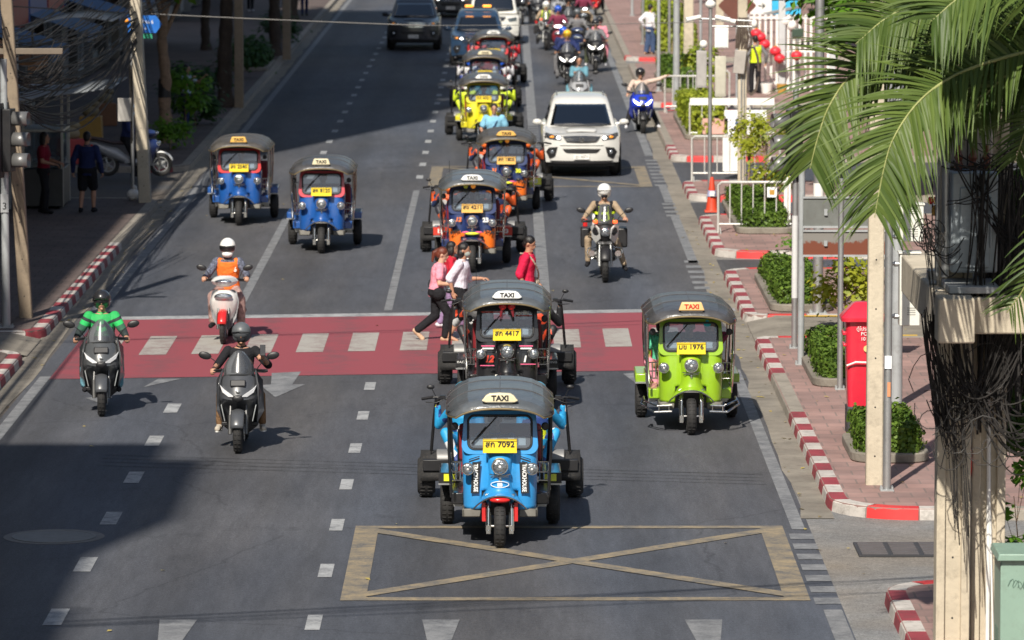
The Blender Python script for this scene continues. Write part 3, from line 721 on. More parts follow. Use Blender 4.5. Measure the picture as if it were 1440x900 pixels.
# ------------------------------------------------------------------ three-wheeled taxis
def torus(m, c, r, rt, n=20, k=8, mi=0): m.tube([(c[0] + r * math.cos(2 * math.pi * i / n), c[1], c[2] + r * math.sin(2 * math.pi * i / n)) for i in range(n)], rt, k, mi, closed=True)
def lamp(parent, c, r, name='headlamp', rim=None, lensm=None):
    m = MB(); m.lathe([(r * .35, .10), (r * .8, .05), (r * 1.0, .0), (r * 1.06, -.015), (r * 1.0, -.03), (r * .88, -.03)], c, 'Y', 24, caps=False)
    o = m.build(name, rim or chrome, parent)
    m = MB(); m.ell((c[0], c[1] - .022, c[2]), (r * .9, .022, r * .9), 20, 10)
    g = m.build('lamp_glass', lensm or lens, o)
    m = MB(); m.ell((c[0], c[1] - .036, c[2]), (r * .22, .012, r * .22), 10, 6); m.build('bulb', amber if r < .05 else white, g)
    return o
def tuktuk(label, loc, rz=0, body=None, frame=None, side=None, trim=None, group=None, plate=('กท 4321', 'กรุงเทพมหานคร'), sign=('TAXI', None, None), signstyle='trap',
           roofm=None, rig=False, stripe=None, extras=None, lampb=None, lw=None, detail=True, near=False, name='tuk_tuk', platem=None, fenderm=None, postm=None, nerf=False):
    t = thing(name, label, 'tuk-tuk', loc, rz, group)
    frame = frame or body; side = side or body; trim = trim or chrome; roofm = roofm or vinyl; fenderm = fenderm or body; postm = postm or chrome
    wheel('front_wheel', t, (0, 0, .255), .255, .135, None, True, False)
    for k in (-1, 1): wheel('rear_wheel', t, (k * .64, 1.95, .26), .26, .165, None, True, False)
    # fork
    m = MB()
    for k in (-1, 1):
        m.cyl((k * .135, -.02, .20), (k * .135, .03, .46), .034, n=12); m.cyl((k * .135, .03, .46), (k * .130, .09, .60), .024, n=12)
        m.box((k * .135, -.01, .22), (.05, .08, .10)); m.tube([(k * .10, .02, .50 + .0) if j == 0 else (k * .155 + .02 * math.cos(j * 1.6), .05 + .02 * math.sin(j * 1.6), .34 + j * .008) for j in range(1, 22)], .006, 5)
    m.cyl((-.15, 0, .255), (.15, 0, .255), .014, n=8); m.box((0, .10, .60), (.34, .08, .05))
    m.build('fork', chrome, t)
    # wheel well and front floor
    m = MB(); m.box((0, .42, .60), (.44, .38, .46)); m.build('wheel_well', black, t)
    # front apron with a wheel opening; width eases in towards the bottom
    m = MB()
    W, RC = .44, .16
    def path(s):   # s 0..1: left side -> round corner -> front -> right
        L = [(-W, .80), (-W, .30 + RC), ]
        seg1 = .80 - (.22 + RC); arc = RC * math.pi / 2; fr = 2 * (W - RC); tot = 2 * seg1 + 2 * arc + fr; d = s * tot
        if d < seg1: return (-W, .80 - d)
        d -= seg1
        if d < arc: a = d / RC; return (-W + RC - RC * math.cos(a), .22 + RC - RC * math.sin(a))
        d -= arc
        if d < fr: return (-W + RC + d, .22)
        d -= fr
        if d < arc: a = d / RC; return (W - RC + RC * math.sin(a), .22 + RC - RC * math.cos(a))
        return (W, .22 + RC + d - arc)
    def ap(u, v):
        x, y = path(u); z = lerp(.42, 1.10, v); bulge = .03 * math.sin(math.pi * min(1, v * 1.05)); nose = .07 * max(0, 1 - (abs(x) / .17) ** 2) ** .7 * (1 - v * .3)
        return Vector((x * (1 - .04 * (1 - v)), y - (bulge if y < .5 else 0) - nose + .05 * v * (y < .6), z))
    def skip(u, v):
        x, y = path(u); z = lerp(.42, 1.10, v); return abs(x) < .225 and y < .3 and z < .66
    m.grid(ap, 60, 18, skip=skip, mf=(stripe or (lambda u, v: 0)) if not callable(stripe) else (lambda u, v: stripe(path(u)[0], lerp(.42, 1.10, v))))
    o = m.build('front_apron', body if not isinstance(body, (list, tuple)) else list(body), t, solid=.012)
    b0 = body[0] if isinstance(body, (list, tuple)) else body
    # nacelle between lamp and fender
    m = MB()
    m.loft([halfring(w_, .30, yf, z, 13, .75) for z, w_, yf in ((.60, .20, .02), (.66, .165, .05), (.74, .15, .07), (.86, .145, .08), (.98, .15, .09), (1.06, .16, .13), (1.10, .15, .2))])
    m.build('nacelle', fenderm if not isinstance(fenderm, (list, tuple)) else fenderm[0], t, smooth=50)
    # flared front fender: bell shaped hood over the wheel
    m = MB()
    def fe(u, v):
        a = lerp(-1, 1, u); x = a * lerp(.19, .31, v ** 1.2); z = .655 - .17 * abs(a) ** 2.2 * (.45 + .55 * v) - .03 * v; y = lerp(.24, -.13 + .14 * a * a, v)
        return Vector((x, y, z + .03 * (1 - v)))
    fm = fenderm if not isinstance(fenderm, (list, tuple)) else fenderm[0]
    m.grid(fe, 20, 10); fo = m.build('front_fender', fm, t, solid=.010)
    m = MB(); m.tube([fe(i / 20, 1) + Vector((0, -.004, 0)) for i in range(21)], .009, 6); m.build('fender_trim', trim, fo)
    m = MB()  # little ornament bars under the lamp
    m.tube([(-.12, .085, .855), (-.05, .068, .84), (.05, .068, .84), (.12, .085, .855)], .007, 6); m.tube([(-.10, .075, .825), (.10, .075, .825)], .006, 6)
    m.ell((0, .06, .80), (.018, .012, .03), 10, 6); m.build('nose_ornament', chrome, t)
    # metal kick plates at the foot of the apron
    for k in (-1, 1):
        m = MB(); m.box((k * .325, .245, .375), (.205, .05, .10), rot=(R(-12), 0, 0)); m.box((k * .43, .5, .375), (.03, .50, .10)); m.build('kick_plate', mat('kick_plate_metal', (.14, .135, .12), .45, .5, dirt=.4), t, bevel=.01)
    # lamps
    lamp(t, (0, .03, .955), .095, 'headlamp')
    for k in (-1, 1): lamp(t, (k * .375, .115, .915), .072, 'side_lamp')
    # windshield frame
    def tilt(x, z, dy=0): return Vector((x, .275 + (z - 1.08) * .22 + dy, z))
    outer = [(x * (1 - .05 * (y > 0)), y) for x, y in rrect(.90, .52, .10, 6)]; inner = rrect(.745, .385, .075, 6); n = len(outer)
    m = MB(); zc_ = 1.325
    vs = []
    for dy in (-.015, .035):
        vs += [tilt(p[0], zc_ + p[1], dy) for p in outer] + [tilt(p[0], zc_ - .005 + p[1], dy) for p in inner]
    fs = []
    for i in range(n):
        j = (i + 1) % n
        fs += [(i, j, n + j, n + i), (2 * n + i, 3 * n + i, 3 * n + j, 2 * n + j), (i, 2 * n + i, 2 * n + j, j), (n + i, n + j, 3 * n + j, 3 * n + i)]
    m.add(vs, fs); wf = m.build('windshield_frame', frame, t, bevel=.006)
    m = MB(); m.tube([tilt(p[0], zc_ - .005 + p[1], -.02) for p in inner], .014, 6, closed=True); m.build('windshield_seal', black if not near else black, wf)
    m = MB(); m.add([tilt(p[0] * 1.0, zc_ - .005 + p[1], .0) for p in inner], [tuple(range(n))]); m.build('windshield', glass, t, smooth=0)
    for x, z, a, b_ in ((-.24, 1.19, .11, .05), (-.27, 1.24, .15, .045), (.26, 1.215, .085, .10), (-.07, 1.235, .07, .05), (.13, 1.23, .07, .05)):
        m = MB(); c = tilt(x, z, .012); m.box(c, (a, .002, b_), rot=(R(-12), 0, rnd.uniform(-.0, .0))); m.build('permit_sticker', paper, t)
    m = MB(); m.tube([tilt(-.30 if detail else .2, 1.22, -.03), tilt(-.17, 1.36, -.035), tilt(-.03, 1.51, -.03)], .007, 5); m.tube([tilt(-.33, 1.19, -.03), tilt(-.16, 1.385, -.035)], .010, 5); m.build('wiper', black, t)
    # licence plate
    m = MB(); m.box((0, .10, 1.185), (.40, .012, .165), rot=(R(-8), 0, 0)); pl = m.build('licence_plate', platem or yellowplate, t, bevel=.004)
    m = MB(); m.tube([(-.197, .091, 1.108), (.197, .091, 1.108), (.197, .078, 1.262), (-.197, .078, 1.262)], .004, 5, closed=True); m.cyl((-.1, .11, 1.15), (-.1, .26, 1.12), .01); m.cyl((.1, .11, 1.15), (.1, .26, 1.12), .01); m.build('plate_rim', black, pl)
    text(plate[0], .095, ink, pl, (0, .088, 1.205), (R(82), 0, 0), 'plate_number', wd=.34, bold=.002)
    text(plate[1], .034, ink, pl, (0, .094, 1.135), (R(82), 0, 0), 'plate_province', wd=.24)
    # roof
    m = MB()
    def roof(u, v, dz=0.):
        a = lerp(-1, 1, u); y = lerp(-.06, 2.50, v); f = min(1, v / .13); f = f * f * (3 - 2 * f); b_ = max(0, (v - .93) / .07)
        z = lerp(1.655, 1.745, f) + .03 * math.sin(math.pi * v) - .05 * b_ - .06 * a * a - lerp(.055, .15, f) * abs(a) ** 4.5
        sag = (.012 * math.sin(v * math.pi * 3) ** 2 * (1 - a * a)) + .014 * abs(math.sin(v * math.pi * 6)) * max(0, abs(a) - .6)
        return Vector((a * (lerp(.515, .632, f) - .02 * b_), y + .05 * abs(a) ** 3 * (1 - f), z - sag + dz))
    m.grid(roof, 10, 12); rf = m.build('canopy', roofm, t, smooth=6, solid=.02)
    m = MB()
    m.tube([roof(i / 24, 0, -.012) + Vector((0, -.005, 0)) for i in range(25)], .012, 6)
    for k in (0, 1): m.tube([roof(k, i / 12, -.012) for i in range(13)], .010, 6)
    m.build('canopy_rim', trim if trim is not chrome else mat('rim_brass', (.35, .27, .15), .35, .7), rf)
    m = MB()
    for v in (.33, .66):
        m.tube([roof(i / 24, v, .012) for i in range(25)], .006, 5)
    m.tube([roof(.5, i / 12, .012) for i in range(13)], .005, 5)
    m.build('canopy_seam', mat('seam_grey', (.09, .09, .095), .4), rf)
    m = MB(); m.box((0, .30, 1.625), (.98, .03, .07)); m.box((0, .34, 1.60), (.86, .03, .06)); m.build('canopy_header', black, t, bevel=.01)
    # taxi sign
    sc, tc_ = sign[1] or mat('sign_cream', (.75, .58, .34), .4, var=.05), sign[2] or ink
    m = MB(); zt = roof(.5, .05).z + .01
    if signstyle == 'trap':
        poly = [(-.18, 0), (.18, 0), (.135, .115), (-.135, .115)]
    else:
        poly = [(-.17, -.01), (.17, -.01), (.215, .012), (.19, .035), (.165, .07), (.12, .095), (.0, .102), (-.12, .095), (-.165, .07), (-.19, .035), (-.215, .012)]
    M = Matrix.Translation((0, .05, zt + .02)) @ Euler((R(90), 0, 0)).to_matrix().to_4x4()
    m.prism(poly, -.05, .05, 0, M); sg = m.build('taxi_sign', sc, t, bevel=.012)
    m = MB(); m.tube([(-.12, .05, zt - .01), (-.12, .05, zt + .03)], .008); m.tube([(.12, .05, zt - .01), (.12, .05, zt + .03)], .008); m.tube([(-.15, -.02, zt + .012), (.15, -.02, zt + .012)], .006); m.build('sign_bracket', black, sg)
    text(sign[0], .085, tc_, sg, (0, -.004, zt + (.076 if signstyle == 'trap' else .062)), (R(90), 0, 0), 'sign_lettering', bold=.003, wd=.20)
    # posts
    for k in (-1, 1):
        for y0, y1, zb in ((.22, .40, .62), (.62, .66, .50), (1.50, 1.50, .60), (2.38, 2.32, .70)):
            m = MB(); zt_ = roof(.5 + k * .47, (y0 + .06) / 2.56).z
            m.tube([(k * .60, y0, zt_), (k * .60, lerp(y0, y1, .6), lerp(zt_, zb, .5)), (k * .575, y1, zb)], .017, 8); m.build('canopy_post', postm, t)
    # floor, chassis, running boards
    m = MB(); m.box((0, 1.45, .36), (.86, 2.05, .08)); m.box((0, 2.0, .30), (.5, .9, .14)); m.cyl((-.58, 1.95, .26), (.58, 1.95, .26), .035); m.build('chassis', black, t)
    for k in (-1, 1):
        m = MB(); m.box((k * .50, 1.0, .50), (.15, .90, .14)); m.build('side_sill', side, t, bevel=.015)
        m = MB()    # rear wheel arch box: front face shows the stripe
        m.box((k * .60, 1.92, .61), (.27, .90, .13)); rfd = m.build('rear_fender', side, t, bevel=.02)
        m = MB(); m.box((k * .50, 1.40, .42), (.11, .10, .26)); m.box((k * .60, 1.463, .545), (.28, .02, .02)); m.build('fender_apron', steel if lw is None else lw, rfd)
        m = MB()   # decorative rail
        for j, z in enumerate((.74, .82, .90)): m.tube([(k * .575, .68, z), (k * .60, 1.1, z), (k * .60, 1.50, z)], .010, 6)
        for y in (.72, .98, 1.24, 1.48): m.cyl((k * .59, y, .58), (k * .59, y, .92), .010, n=6)
        for j in range(3): m.tube([(k * (.47 + .05 * j), .70, .70), (k * (.47 + .05 * j), .70, .92)], .009, 6)
        m.tube([(k * .45, .70, .92), (k * .60, .70, .92)], .010, 6); m.tube([(k * .45, .70, .80), (k * .60, .70, .80)], .010, 6); m.tube([(k * .45, .70, .70), (k * .60, .70, .70)], .010, 6)
        m.build('side_rail', chrome, t)
        if nerf:
            m = MB()   # tubular bars either side of the front wheel
            m.tube([(k * .26, .17, .385), (k * .46, .18, .375), (k * .64, .42, .42), (k * .64, .70, .44)], .016, 8)
            m.tube([(k * .26, .17, .30), (k * .50, .18, .29), (k * .68, .45, .37), (k * .64, .70, .44)], .016, 8)
            for x in (.30, .44): m.tube([(k * x, .17, .38), (k * x, .17, .30)], .010, 6)
            m.build('nerf_bar', chrome, t)
        m = MB(); m.cyl((k * .47, 1.30, .42), (k * .47, 1.75, .40), .075, n=14); m.box((k * .48, 1.2, .44), (.16, .24, .20)); m.build('gas_tank' if k < 0 else 'battery_box', steel, t, bevel=.01)
    m = MB(); m.box((0, 2.36, .82), (1.04, .07, .56)); m.box((0, 2.2, .66), (1.04, .3, .10)); m.build('rear_body', side, t, bevel=.03)
    m = MB(); m.box((0, .98, .60), (.62, .34, .12)); m.box((0, 1.16, .80), (.60, .06, .34)); m.build('driver_seat', canvas_dark, t, bevel=.03)
    m = MB(); m.box((0, 1.86, .68), (1.0, .50, .14)); m.build('bench_seat', redvinyl, t, bevel=.04)
    m = MB(); m.box((0, 2.24, .95), (1.0, .10, .46)); m.build('backrest', redvinyl, t, bevel=.04)
    m = MB(); m.tube(catmull([(-.30, .62, 1.02), (-.16, .52, 1.04), (0, .50, 1.02), (.16, .52, 1.04), (.30, .62, 1.02)], 4), .013, 8); m.cyl((0, .5, 1.02), (0, .35, .7), .03)
    for k in (-1, 1): m.cyl((k * .22, .56, 1.03), (k * .34, .65, 1.02), .019)
    m.build('handlebar', black, t)
    m = MB(); m.box((0, .44, 1.06), (.72, .16, .04)); m.build('dashboard', black, t, bevel=.01)
    m = MB(); m.ell((.0, .40, 1.52), (.11, .015, .035), 14, 8); m.cyl((0, .40, 1.53), (0, .36, 1.62), .006); m.build('rear_view_mirror', steel, t)
    for k in (-1, 1): m = MB(); m.ell((k * .53, .24, 1.40), (.045, .015, .05), 12, 8); m.tube([(k * .45, .30, 1.34), (k * .53, .25, 1.38)], .006); m.build('wing_mirror', black, t)
    if rig:
        # anti-tip stabiliser axle behind the cab, with its two seats
        m = MB(); 
        for k in (-1, 1): m.box((k * .30, 3.15, .42), (.07, 1.7, .07))
        m.box((0, 3.95, .42), (1.50, .10, .09)); m.box((0, 3.1, .42), (.9, .07, .06)); m.box((0, 4.2, .42), (.9, .07, .06))
        for k in (-1, 1): m.box((k * .80, 4.0, .44), (.34, .28, .14))
        m.build('stabiliser_frame', black, t, bevel=.008)
        for k in (-1, 1):
            wheel('stabiliser_wheel', t, (k * .93, 4.2, .265), .265, .22, None, True, False)
            m = MB()
            def fg(u, v): 
                a = lerp(R(-5), R(185), u); x = lerp(.60, 1.0, v); return Vector((k * x, 4.2 - .315 * math.cos(a), .27 + .315 * math.sin(a)))
            m.grid(fg, 16, 2); m.build('mudguard', rubber, t, solid=.012)
            m = MB(); m.cyl((k * .58, 4.06, .48), (k * .80, 4.06, .48), .14, n=22); m.build('wheel_hub_motor', mat('motor_grey', (.22, .22, .22), .45, .3, dirt=.2), t, bevel=.01)
            m = MB(); m.tube([(k * .87, 4.16, .56), (k * .83, 3.98, 1.02), (k * .80, 3.88, 1.28)], .020, 8); m.tube([(k * .87, 4.05, .56), (k * .84, 3.92, .9), (k * .80, 3.84, 1.2)], .008, 6)
            m.build('support_strut', black, t)
            m = MB(); m.tube([(k * .66, 3.84, 1.28), (k * .80, 3.86, 1.30), (k * .96, 3.92, 1.27)], .014, 8); m.cyl((k * .84, 3.87, 1.30), (k * .98, 3.93, 1.27), .02)
            m.tube([(k * .70, 3.80, 1.28), (k * .80, 3.78, 1.24), (k * .93, 3.84, 1.24)], .006); m.box((k * .72, 3.84, 1.30), (.07, .07, .05)); m.tube([(k * .80, 3.86, 1.30), (k * .86, 3.84, 1.42)], .005); m.ell((k * .87, 3.84, 1.43), (.05, .02, .03), 10, 6)
            m.build('hand_control', black, t)
            m = MB(); m.box((k * .42, 3.75, .68), (.34, .46, .09)); m.box((k * .42, 3.75, .55), (.10, .3, .18)); m.build('rider_seat', canvas_dark, t, bevel=.03)
            m = MB(); m.cyl((k * .45, 2.42, 1.58), (k * .45, 2.42, 1.9), .004, n=5); m.build('whip_aerial', black, t)
    if extras: extras(t, roof, tilt, path)
    return t
# ------------------------------------------------------------------ cars (front bumper near y=0, nose towards -Y)
def rring(cx, y, w_, z0, z1, r, n=4, crown=0.):
    """rounded rectangle in the xz plane at station y"""
    out = []
    for sx, z_, a0 in ((1, z1 - r, 0), (-1, z1 - r, 90), (-1, z0 + r, 180), (1, z0 + r, 270)):
        for i in range(n + 1):
            a = R(a0 + 90 * i / n); x = sx * (w_ - r) + r * math.cos(a); z = z_ + r * math.sin(a)
            out.append(Vector((cx + x, y, z + (crown * (1 - (x / w_) ** 2) if z > (z0 + z1) / 2 else 0))))
    return out
def hring(w_, y0, y1, z, r, n=4, bow=.0):
    out = []
    for sx, y_, a0 in ((1, y1 - r, 0), (-1, y1 - r, 90), (-1, y0 + r, 180), (1, y0 + r, 270)):
        for i in range(n + 1):
            a = R(a0 + 90 * i / n); x = sx * (w_ - r) + r * math.cos(a); y = y_ + r * math.sin(a)
            if y < (y0 + y1) / 2: y -= bow * (1 - (x / w_) ** 2)
            out.append(Vector((x, y, z)))
    return out
def car(label, loc, rz=0, body=None, kind='suv', group=None, cat='car', lit=True, grille=None, lamps=None, detail=True, lower=None, name='parked_car', glassm=None, van=False, plate='กก 1234', ambers=True):
    t = thing(name, label, cat, loc, rz, group)
    gm = glassm or darkglass
    P = dict(suv=dict(W=.925, L=4.75, H=1.80, hood=1.10, zb=.34, ws=1.30, wt=2.15, rt=3.9, re=4.62),
             pickup=dict(W=.94, L=5.2, H=1.80, hood=1.12, zb=.36, ws=1.35, wt=2.2, rt=3.3, re=3.75),
             sedan=dict(W=.87, L=4.3, H=1.50, hood=.92, zb=.26, ws=1.15, wt=1.95, rt=3.3, re=4.1),
             van=dict(W=.96, L=5.2, H=2.20, hood=1.15, zb=.32, ws=.62, wt=1.35, rt=4.9, re=5.15))[kind]
    W, L, H, hd, zb = P['W'], P['L'], P['H'], P['hood'], P['zb']
    def fy(x, z):     # front surface
        a = abs(x) / W
        return .02 + .30 * a ** 3.2 + .10 * max(0, (z - .62)) ** 1.3 + .10 * max(0, .48 - z)
    m = MB()
    # shell in stations
    st = []
    for y, w_, z0, z1, r in ((.40, W * .955, zb + .02, hd - .10, .10), (.75, W * .99, zb, hd - .045, .12), (1.05, W, zb, hd - .01, .12), (P['ws'] + .1, W, zb, hd + .02, .10), (2.4, W, zb, hd + .03, .08), (3.6, W, zb, hd + .03, .08), (L - .45, W * .99, zb, hd + .02, .09), (L - .1, W * .94, zb + .05, hd - .02, .10), (L, W * .85, zb + .12, hd - .12, .10)):
        st.append(rring(0, y, w_, z0, z1, r, 5, .025 if y < 1.5 else 0))
    m.loft(st)
    # nose: a curved face from bumper foot to hood edge
    z0, z1 = zb + .02, hd - .10
    def nose(u, v):
        a = lerp(-1, 1, u); x = a * W * .955
        if v < .7: z = lerp(z0, z1 - .06, v / .7); y = fy(x, z)
        else:
            k = (v - .7) / .3; z = lerp(z1 - .06, z1 + .03 * (1 - a * a) + .0, math.sin(k * math.pi / 2)); y = lerp(fy(x, z1 - .06), .42, 1 - math.cos(k * math.pi / 2))
        return Vector((x * (1 - .02 * (v < .15)), y, z))
    m.grid(nose, 30, 24)
    sh = m.build('body_shell', body, t, smooth=38)
    def patch(name, poly, off=.012, th=.03, mm=black, par=None, bev=.004, both=False):
        for s_ in ((-1, 1) if both else (1,)):
            x0_, x1_ = min(p[0] for p in poly), max(p[0] for p in poly); q = MB(); rings = []
            for i in range(17):
                x = lerp(x0_ + 1e-4, x1_ - 1e-4, i / 16); zs = []
                for (xa, za), (xb, zb2) in zip(poly, poly[1:] + poly[:1]):
                    if (xa - x) * (xb - x) <= 0 and abs(xa - xb) > 1e-9: zs.append(za + (zb2 - za) * (x - xa) / (xb - xa))
                lo, hi = min(zs), max(zs); hi = max(hi, lo + .001)
                F_ = [Vector((s_ * x, fy(x, lerp(lo, hi, k)) - off, lerp(lo, hi, k))) for k in (0, .5, 1)]
                rings.append(F_ + [F_[2] + Vector((0, th, 0)), F_[0] + Vector((0, th, 0))])
            q.loft(rings); o = q.build(name, mm, par or t, smooth=30)
        return o
    gz = hd - .21
    gp = [(x * W, z) for x, z in ((-.48, gz + .08), (-.2, gz + .09), (0, gz + .092), (.2, gz + .09), (.48, gz + .08), (.38, gz - .06), (.15, gz - .075), (0, gz - .078), (-.15, gz - .075), (-.38, gz - .06))]
    gr = patch('grille', gp, .014, .05, grille or black)
    q = MB()
    for k in range(3):
        z = gz + .055 - .042 * k; wd = .45 - .03 * k
        q.tube([(x * W, fy(x * W, z) - .026, z + .006 * (1 - (x / .4) ** 2)) for x in np.linspace(-wd, wd, 11)], .0125, 6)
    q.build('grille_bar', chrome, gr)
    q = MB(); torus(q, (0, fy(0, gz) - .035, gz + .005), .050, .010, 16, 6); q.tube([(-.045, fy(0, gz) - .035, gz + .02), (0, fy(0, gz) - .04, gz - .01), (.045, fy(0, gz) - .035, gz + .02)], .009, 6); q.build('badge', chrome, gr)
    # headlamps
    if kind != 'van':
        patch('headlamp', [(W * x, z) for x, z in ((.50, gz + .075), (.68, gz + .10), (.90, gz + .165), (.93, gz + .11), (.84, gz + .01), (.52, gz - .02))], .012, .04, lens, both=True)
        for s_ in (-1, 1):
            q = MB(); x = W * .58; q.ell((s_ * x, fy(x, gz + .05) - .02, gz + .045), (.05, .02, .032), 12, 8); q.build('lit_bulb', litlamp if lit else lens, t)
            if ambers: q = MB(); x = W * .74; q.ell((s_ * x, fy(x, gz + .06) - .02, gz + .06), (.06, .02, .03), 12, 8); q.build('turn_lamp', amber, t)
        patch('fog_lamp_surround', [(W * x, z) for x, z in ((.60, zb + .38), (.82, zb + .36), (.90, zb + .26), (.80, zb + .10), (.66, zb + .16))], .010, .03, black, both=True)
        for s_ in (-1, 1): q = MB(); x = W * .74; q.ell((s_ * x, fy(x, zb + .26) - .03, zb + .26), (.05, .02, .05), 12, 8); q.build('fog_lamp', lens, t)
        patch('lower_grille', [(W * x, z) for x, z in ((-.48, zb + .335), (0, zb + .345), (.48, zb + .335), (.40, zb + .24), (0, zb + .23), (-.40, zb + .24))], .010, .03, black)
    else:
        for s_ in (-1, 1): patch('headlamp', [(s_ * W * x, z) for x, z in ((.52, gz + .02), (.86, gz + .08), (.88, gz - .06), (.60, gz - .10))], .012, .04, lens)
        patch('lower_grille', [(W * x, z) for x, z in ((-.5, zb + .235), (.5, zb + .235), (.46, zb + .12), (-.46, zb + .12))], .010, .03, black)
    patch('lower_skirt', [(W * x, z) for x, z in ((-.80, zb + .06), (.80, zb + .06), (.76, zb - .0), (-.76, zb - .0))], .016, .05, lower or black)
    q = MB(); q.box((0, fy(0, .5) - .03, zb + .155 if kind != 'van' else zb + .2), (.36, .012, .12)); pl = q.build('licence_plate', white, t)
    text(plate, .085, ink, pl, (0, fy(0, .5) - .0375, zb + .155 if kind != 'van' else zb + .2), (R(90), 0, 0), 'plate_number', wd=.28)
    # hood creases
    if kind != 'van':
        q = MB()
        for s_ in (-1, 1): q.tube([(s_ * W * .50, .55, hd - .065), (s_ * W * .62, .95, hd - .02), (s_ * W * .70, P['ws'] + .05, hd + .0)], .008, 6)
        q.build('hood_crease', body, t)
    if kind in ('suv', 'pickup'):
        q = MB(); q.loft([[Vector((x, y, hd + dz - .02 * abs(x) / .4)) for x in np.linspace(-w_, w_, 9)] for y, w_, dz in ((.50, .30, -.045), (.52, .34, -.025), (P['ws'] - .05, .42, .028), (P['ws'], .42, .01))], caps=False, closed=False); q.build('hood_bulge', body, t, smooth=60)
        q = MB(); q.tube([(x, fy(x, hd - .11) + .015, hd - .085) for x in np.linspace(-W * .88, W * .88, 13)], .005, 4); q.build('hood_gap', black, t)
        q = MB(); q.tube([(x, fy(x, zb + .42) - .012, zb + .43) for x in np.linspace(-W * .55, W * .55, 11)], .014, 6); q.build('bumper_lip', body, t)
    # greenhouse
    base = hd - .02
    rings = [hring(W * .90, P['ws'], P['re'], base, .10, 5, .10)]
    HG = H - .17
    for k in (.35, .7, 1.): rings.append(hring(W * lerp(.90, .73, k), lerp(P['ws'], P['wt'], k), lerp(P['re'], P['rt'] + .35, k), lerp(base, HG, k), .12, 5, .09))
    rings += [hring(W * .70, P['wt'] + .12, P['rt'] + .25, H - .095, .16, 5, .08), hring(W * .65, P['wt'] + .32, P['rt'] + .1, H - .04, .2, 5, .06), hring(W * .55, P['wt'] + .60, P['rt'] - .05, H - .01, .2, 5, .04), hring(W * .3, P['wt'] + .9, P['rt'] - .4, H + .003, .2, 5, .02)]
    m = MB(); m.loft(rings); m.build('cabin', body, t, smooth=38)
    def gpt(x, k, off=.008):   # a point on the windshield plane
        wk = W * lerp(.90, .73, k); y = lerp(P['ws'], P['wt'], k) - .095 * (1 - (x * .92) ** 2); return Vector((x * (wk - .045), y + .02 * abs(x) ** 6 - off, lerp(base, HG, k) + off))
    q = MB(); q.grid(lambda u, v: gpt(lerp(-.93, .93, u), lerp(.10, .93, v)), 16, 8); wsd = q.build('windshield', gm, t, solid=.006)
    q = MB(); q.tube([gpt(lerp(-.7, .1, i / 6), .10 + .05 * math.sin(i / 6 * 3), .02) for i in range(7)], .008, 5); q.tube([gpt(lerp(.0, .8, i / 6), .10 + .05 * math.sin(i / 6 * 3), .02) for i in range(7)], .008, 5); q.build('wiper', black, t)
    for s_ in (-1, 1):
        def side(y, k): return Vector((s_ * (W * lerp(.90, .73, k) + .006), y, lerp(base, HG, k)))
        q = MB()
        ys = [lerp(P['ws'], P['wt'], .12) + .35, lerp(P['ws'], P['wt'], .82) + .35, lerp(P['re'], P['rt'], .82) - .1, lerp(P['re'], P['rt'], .12) - .15]
        q.add([side(ys[0], .12), side(ys[1], .82), side(ys[2], .82), side(ys[3], .12)], [(0, 1, 2, 3)]); q.build('side_window', gm, t, smooth=0, solid=.006)
        q = MB(); q.ell((s_ * (W + .10), P['ws'] + .42, hd + .10), (.115, .07, .075), 14, 9); q.cyl((s_ * W * .90, P['ws'] + .45, hd + .05), (s_ * (W + .04), P['ws'] + .44, hd + .07), .035); q.build('wing_mirror', body if kind == 'suv' else black, t)
        for y in (.95, L - 1.0):
            q = MB(); q.lathe([(.40, .0), (.40, .02), (.34, .02)], (s_ * (W - .012) - (.0 if s_ > 0 else .02), y, .37), 'X', 28, caps=False); q.lathe([(.01, 0), (.395, 0), (.395, .012), (.01, .012)], (s_ * (W - .004) - (0 if s_ > 0 else .012), y, .37), 'X', 28); q.build('wheel_arch', black, t)
            wheel('wheel', t, (s_ * (W - .135), y, .37), .37, .25, steel, False)
    m = MB(); m.box((0, L / 2, zb - .04), (W * 1.7, L - .8, .1)); m.build('underbody', black, t)
    if kind in ('suv', 'van'):
        m = MB()
        for s_ in (-1, 1): m.tube([(s_ * W * .60, P['wt'] + .45, H - .05), (s_ * W * .60, P['wt'] + .6, H + .01), (s_ * W * .60, P['rt'] - .3, H + .01), (s_ * W * .60, P['rt'] - .1, H - .05)], .014, 6)
        m.build('roof_rail', steel, t)
    return t
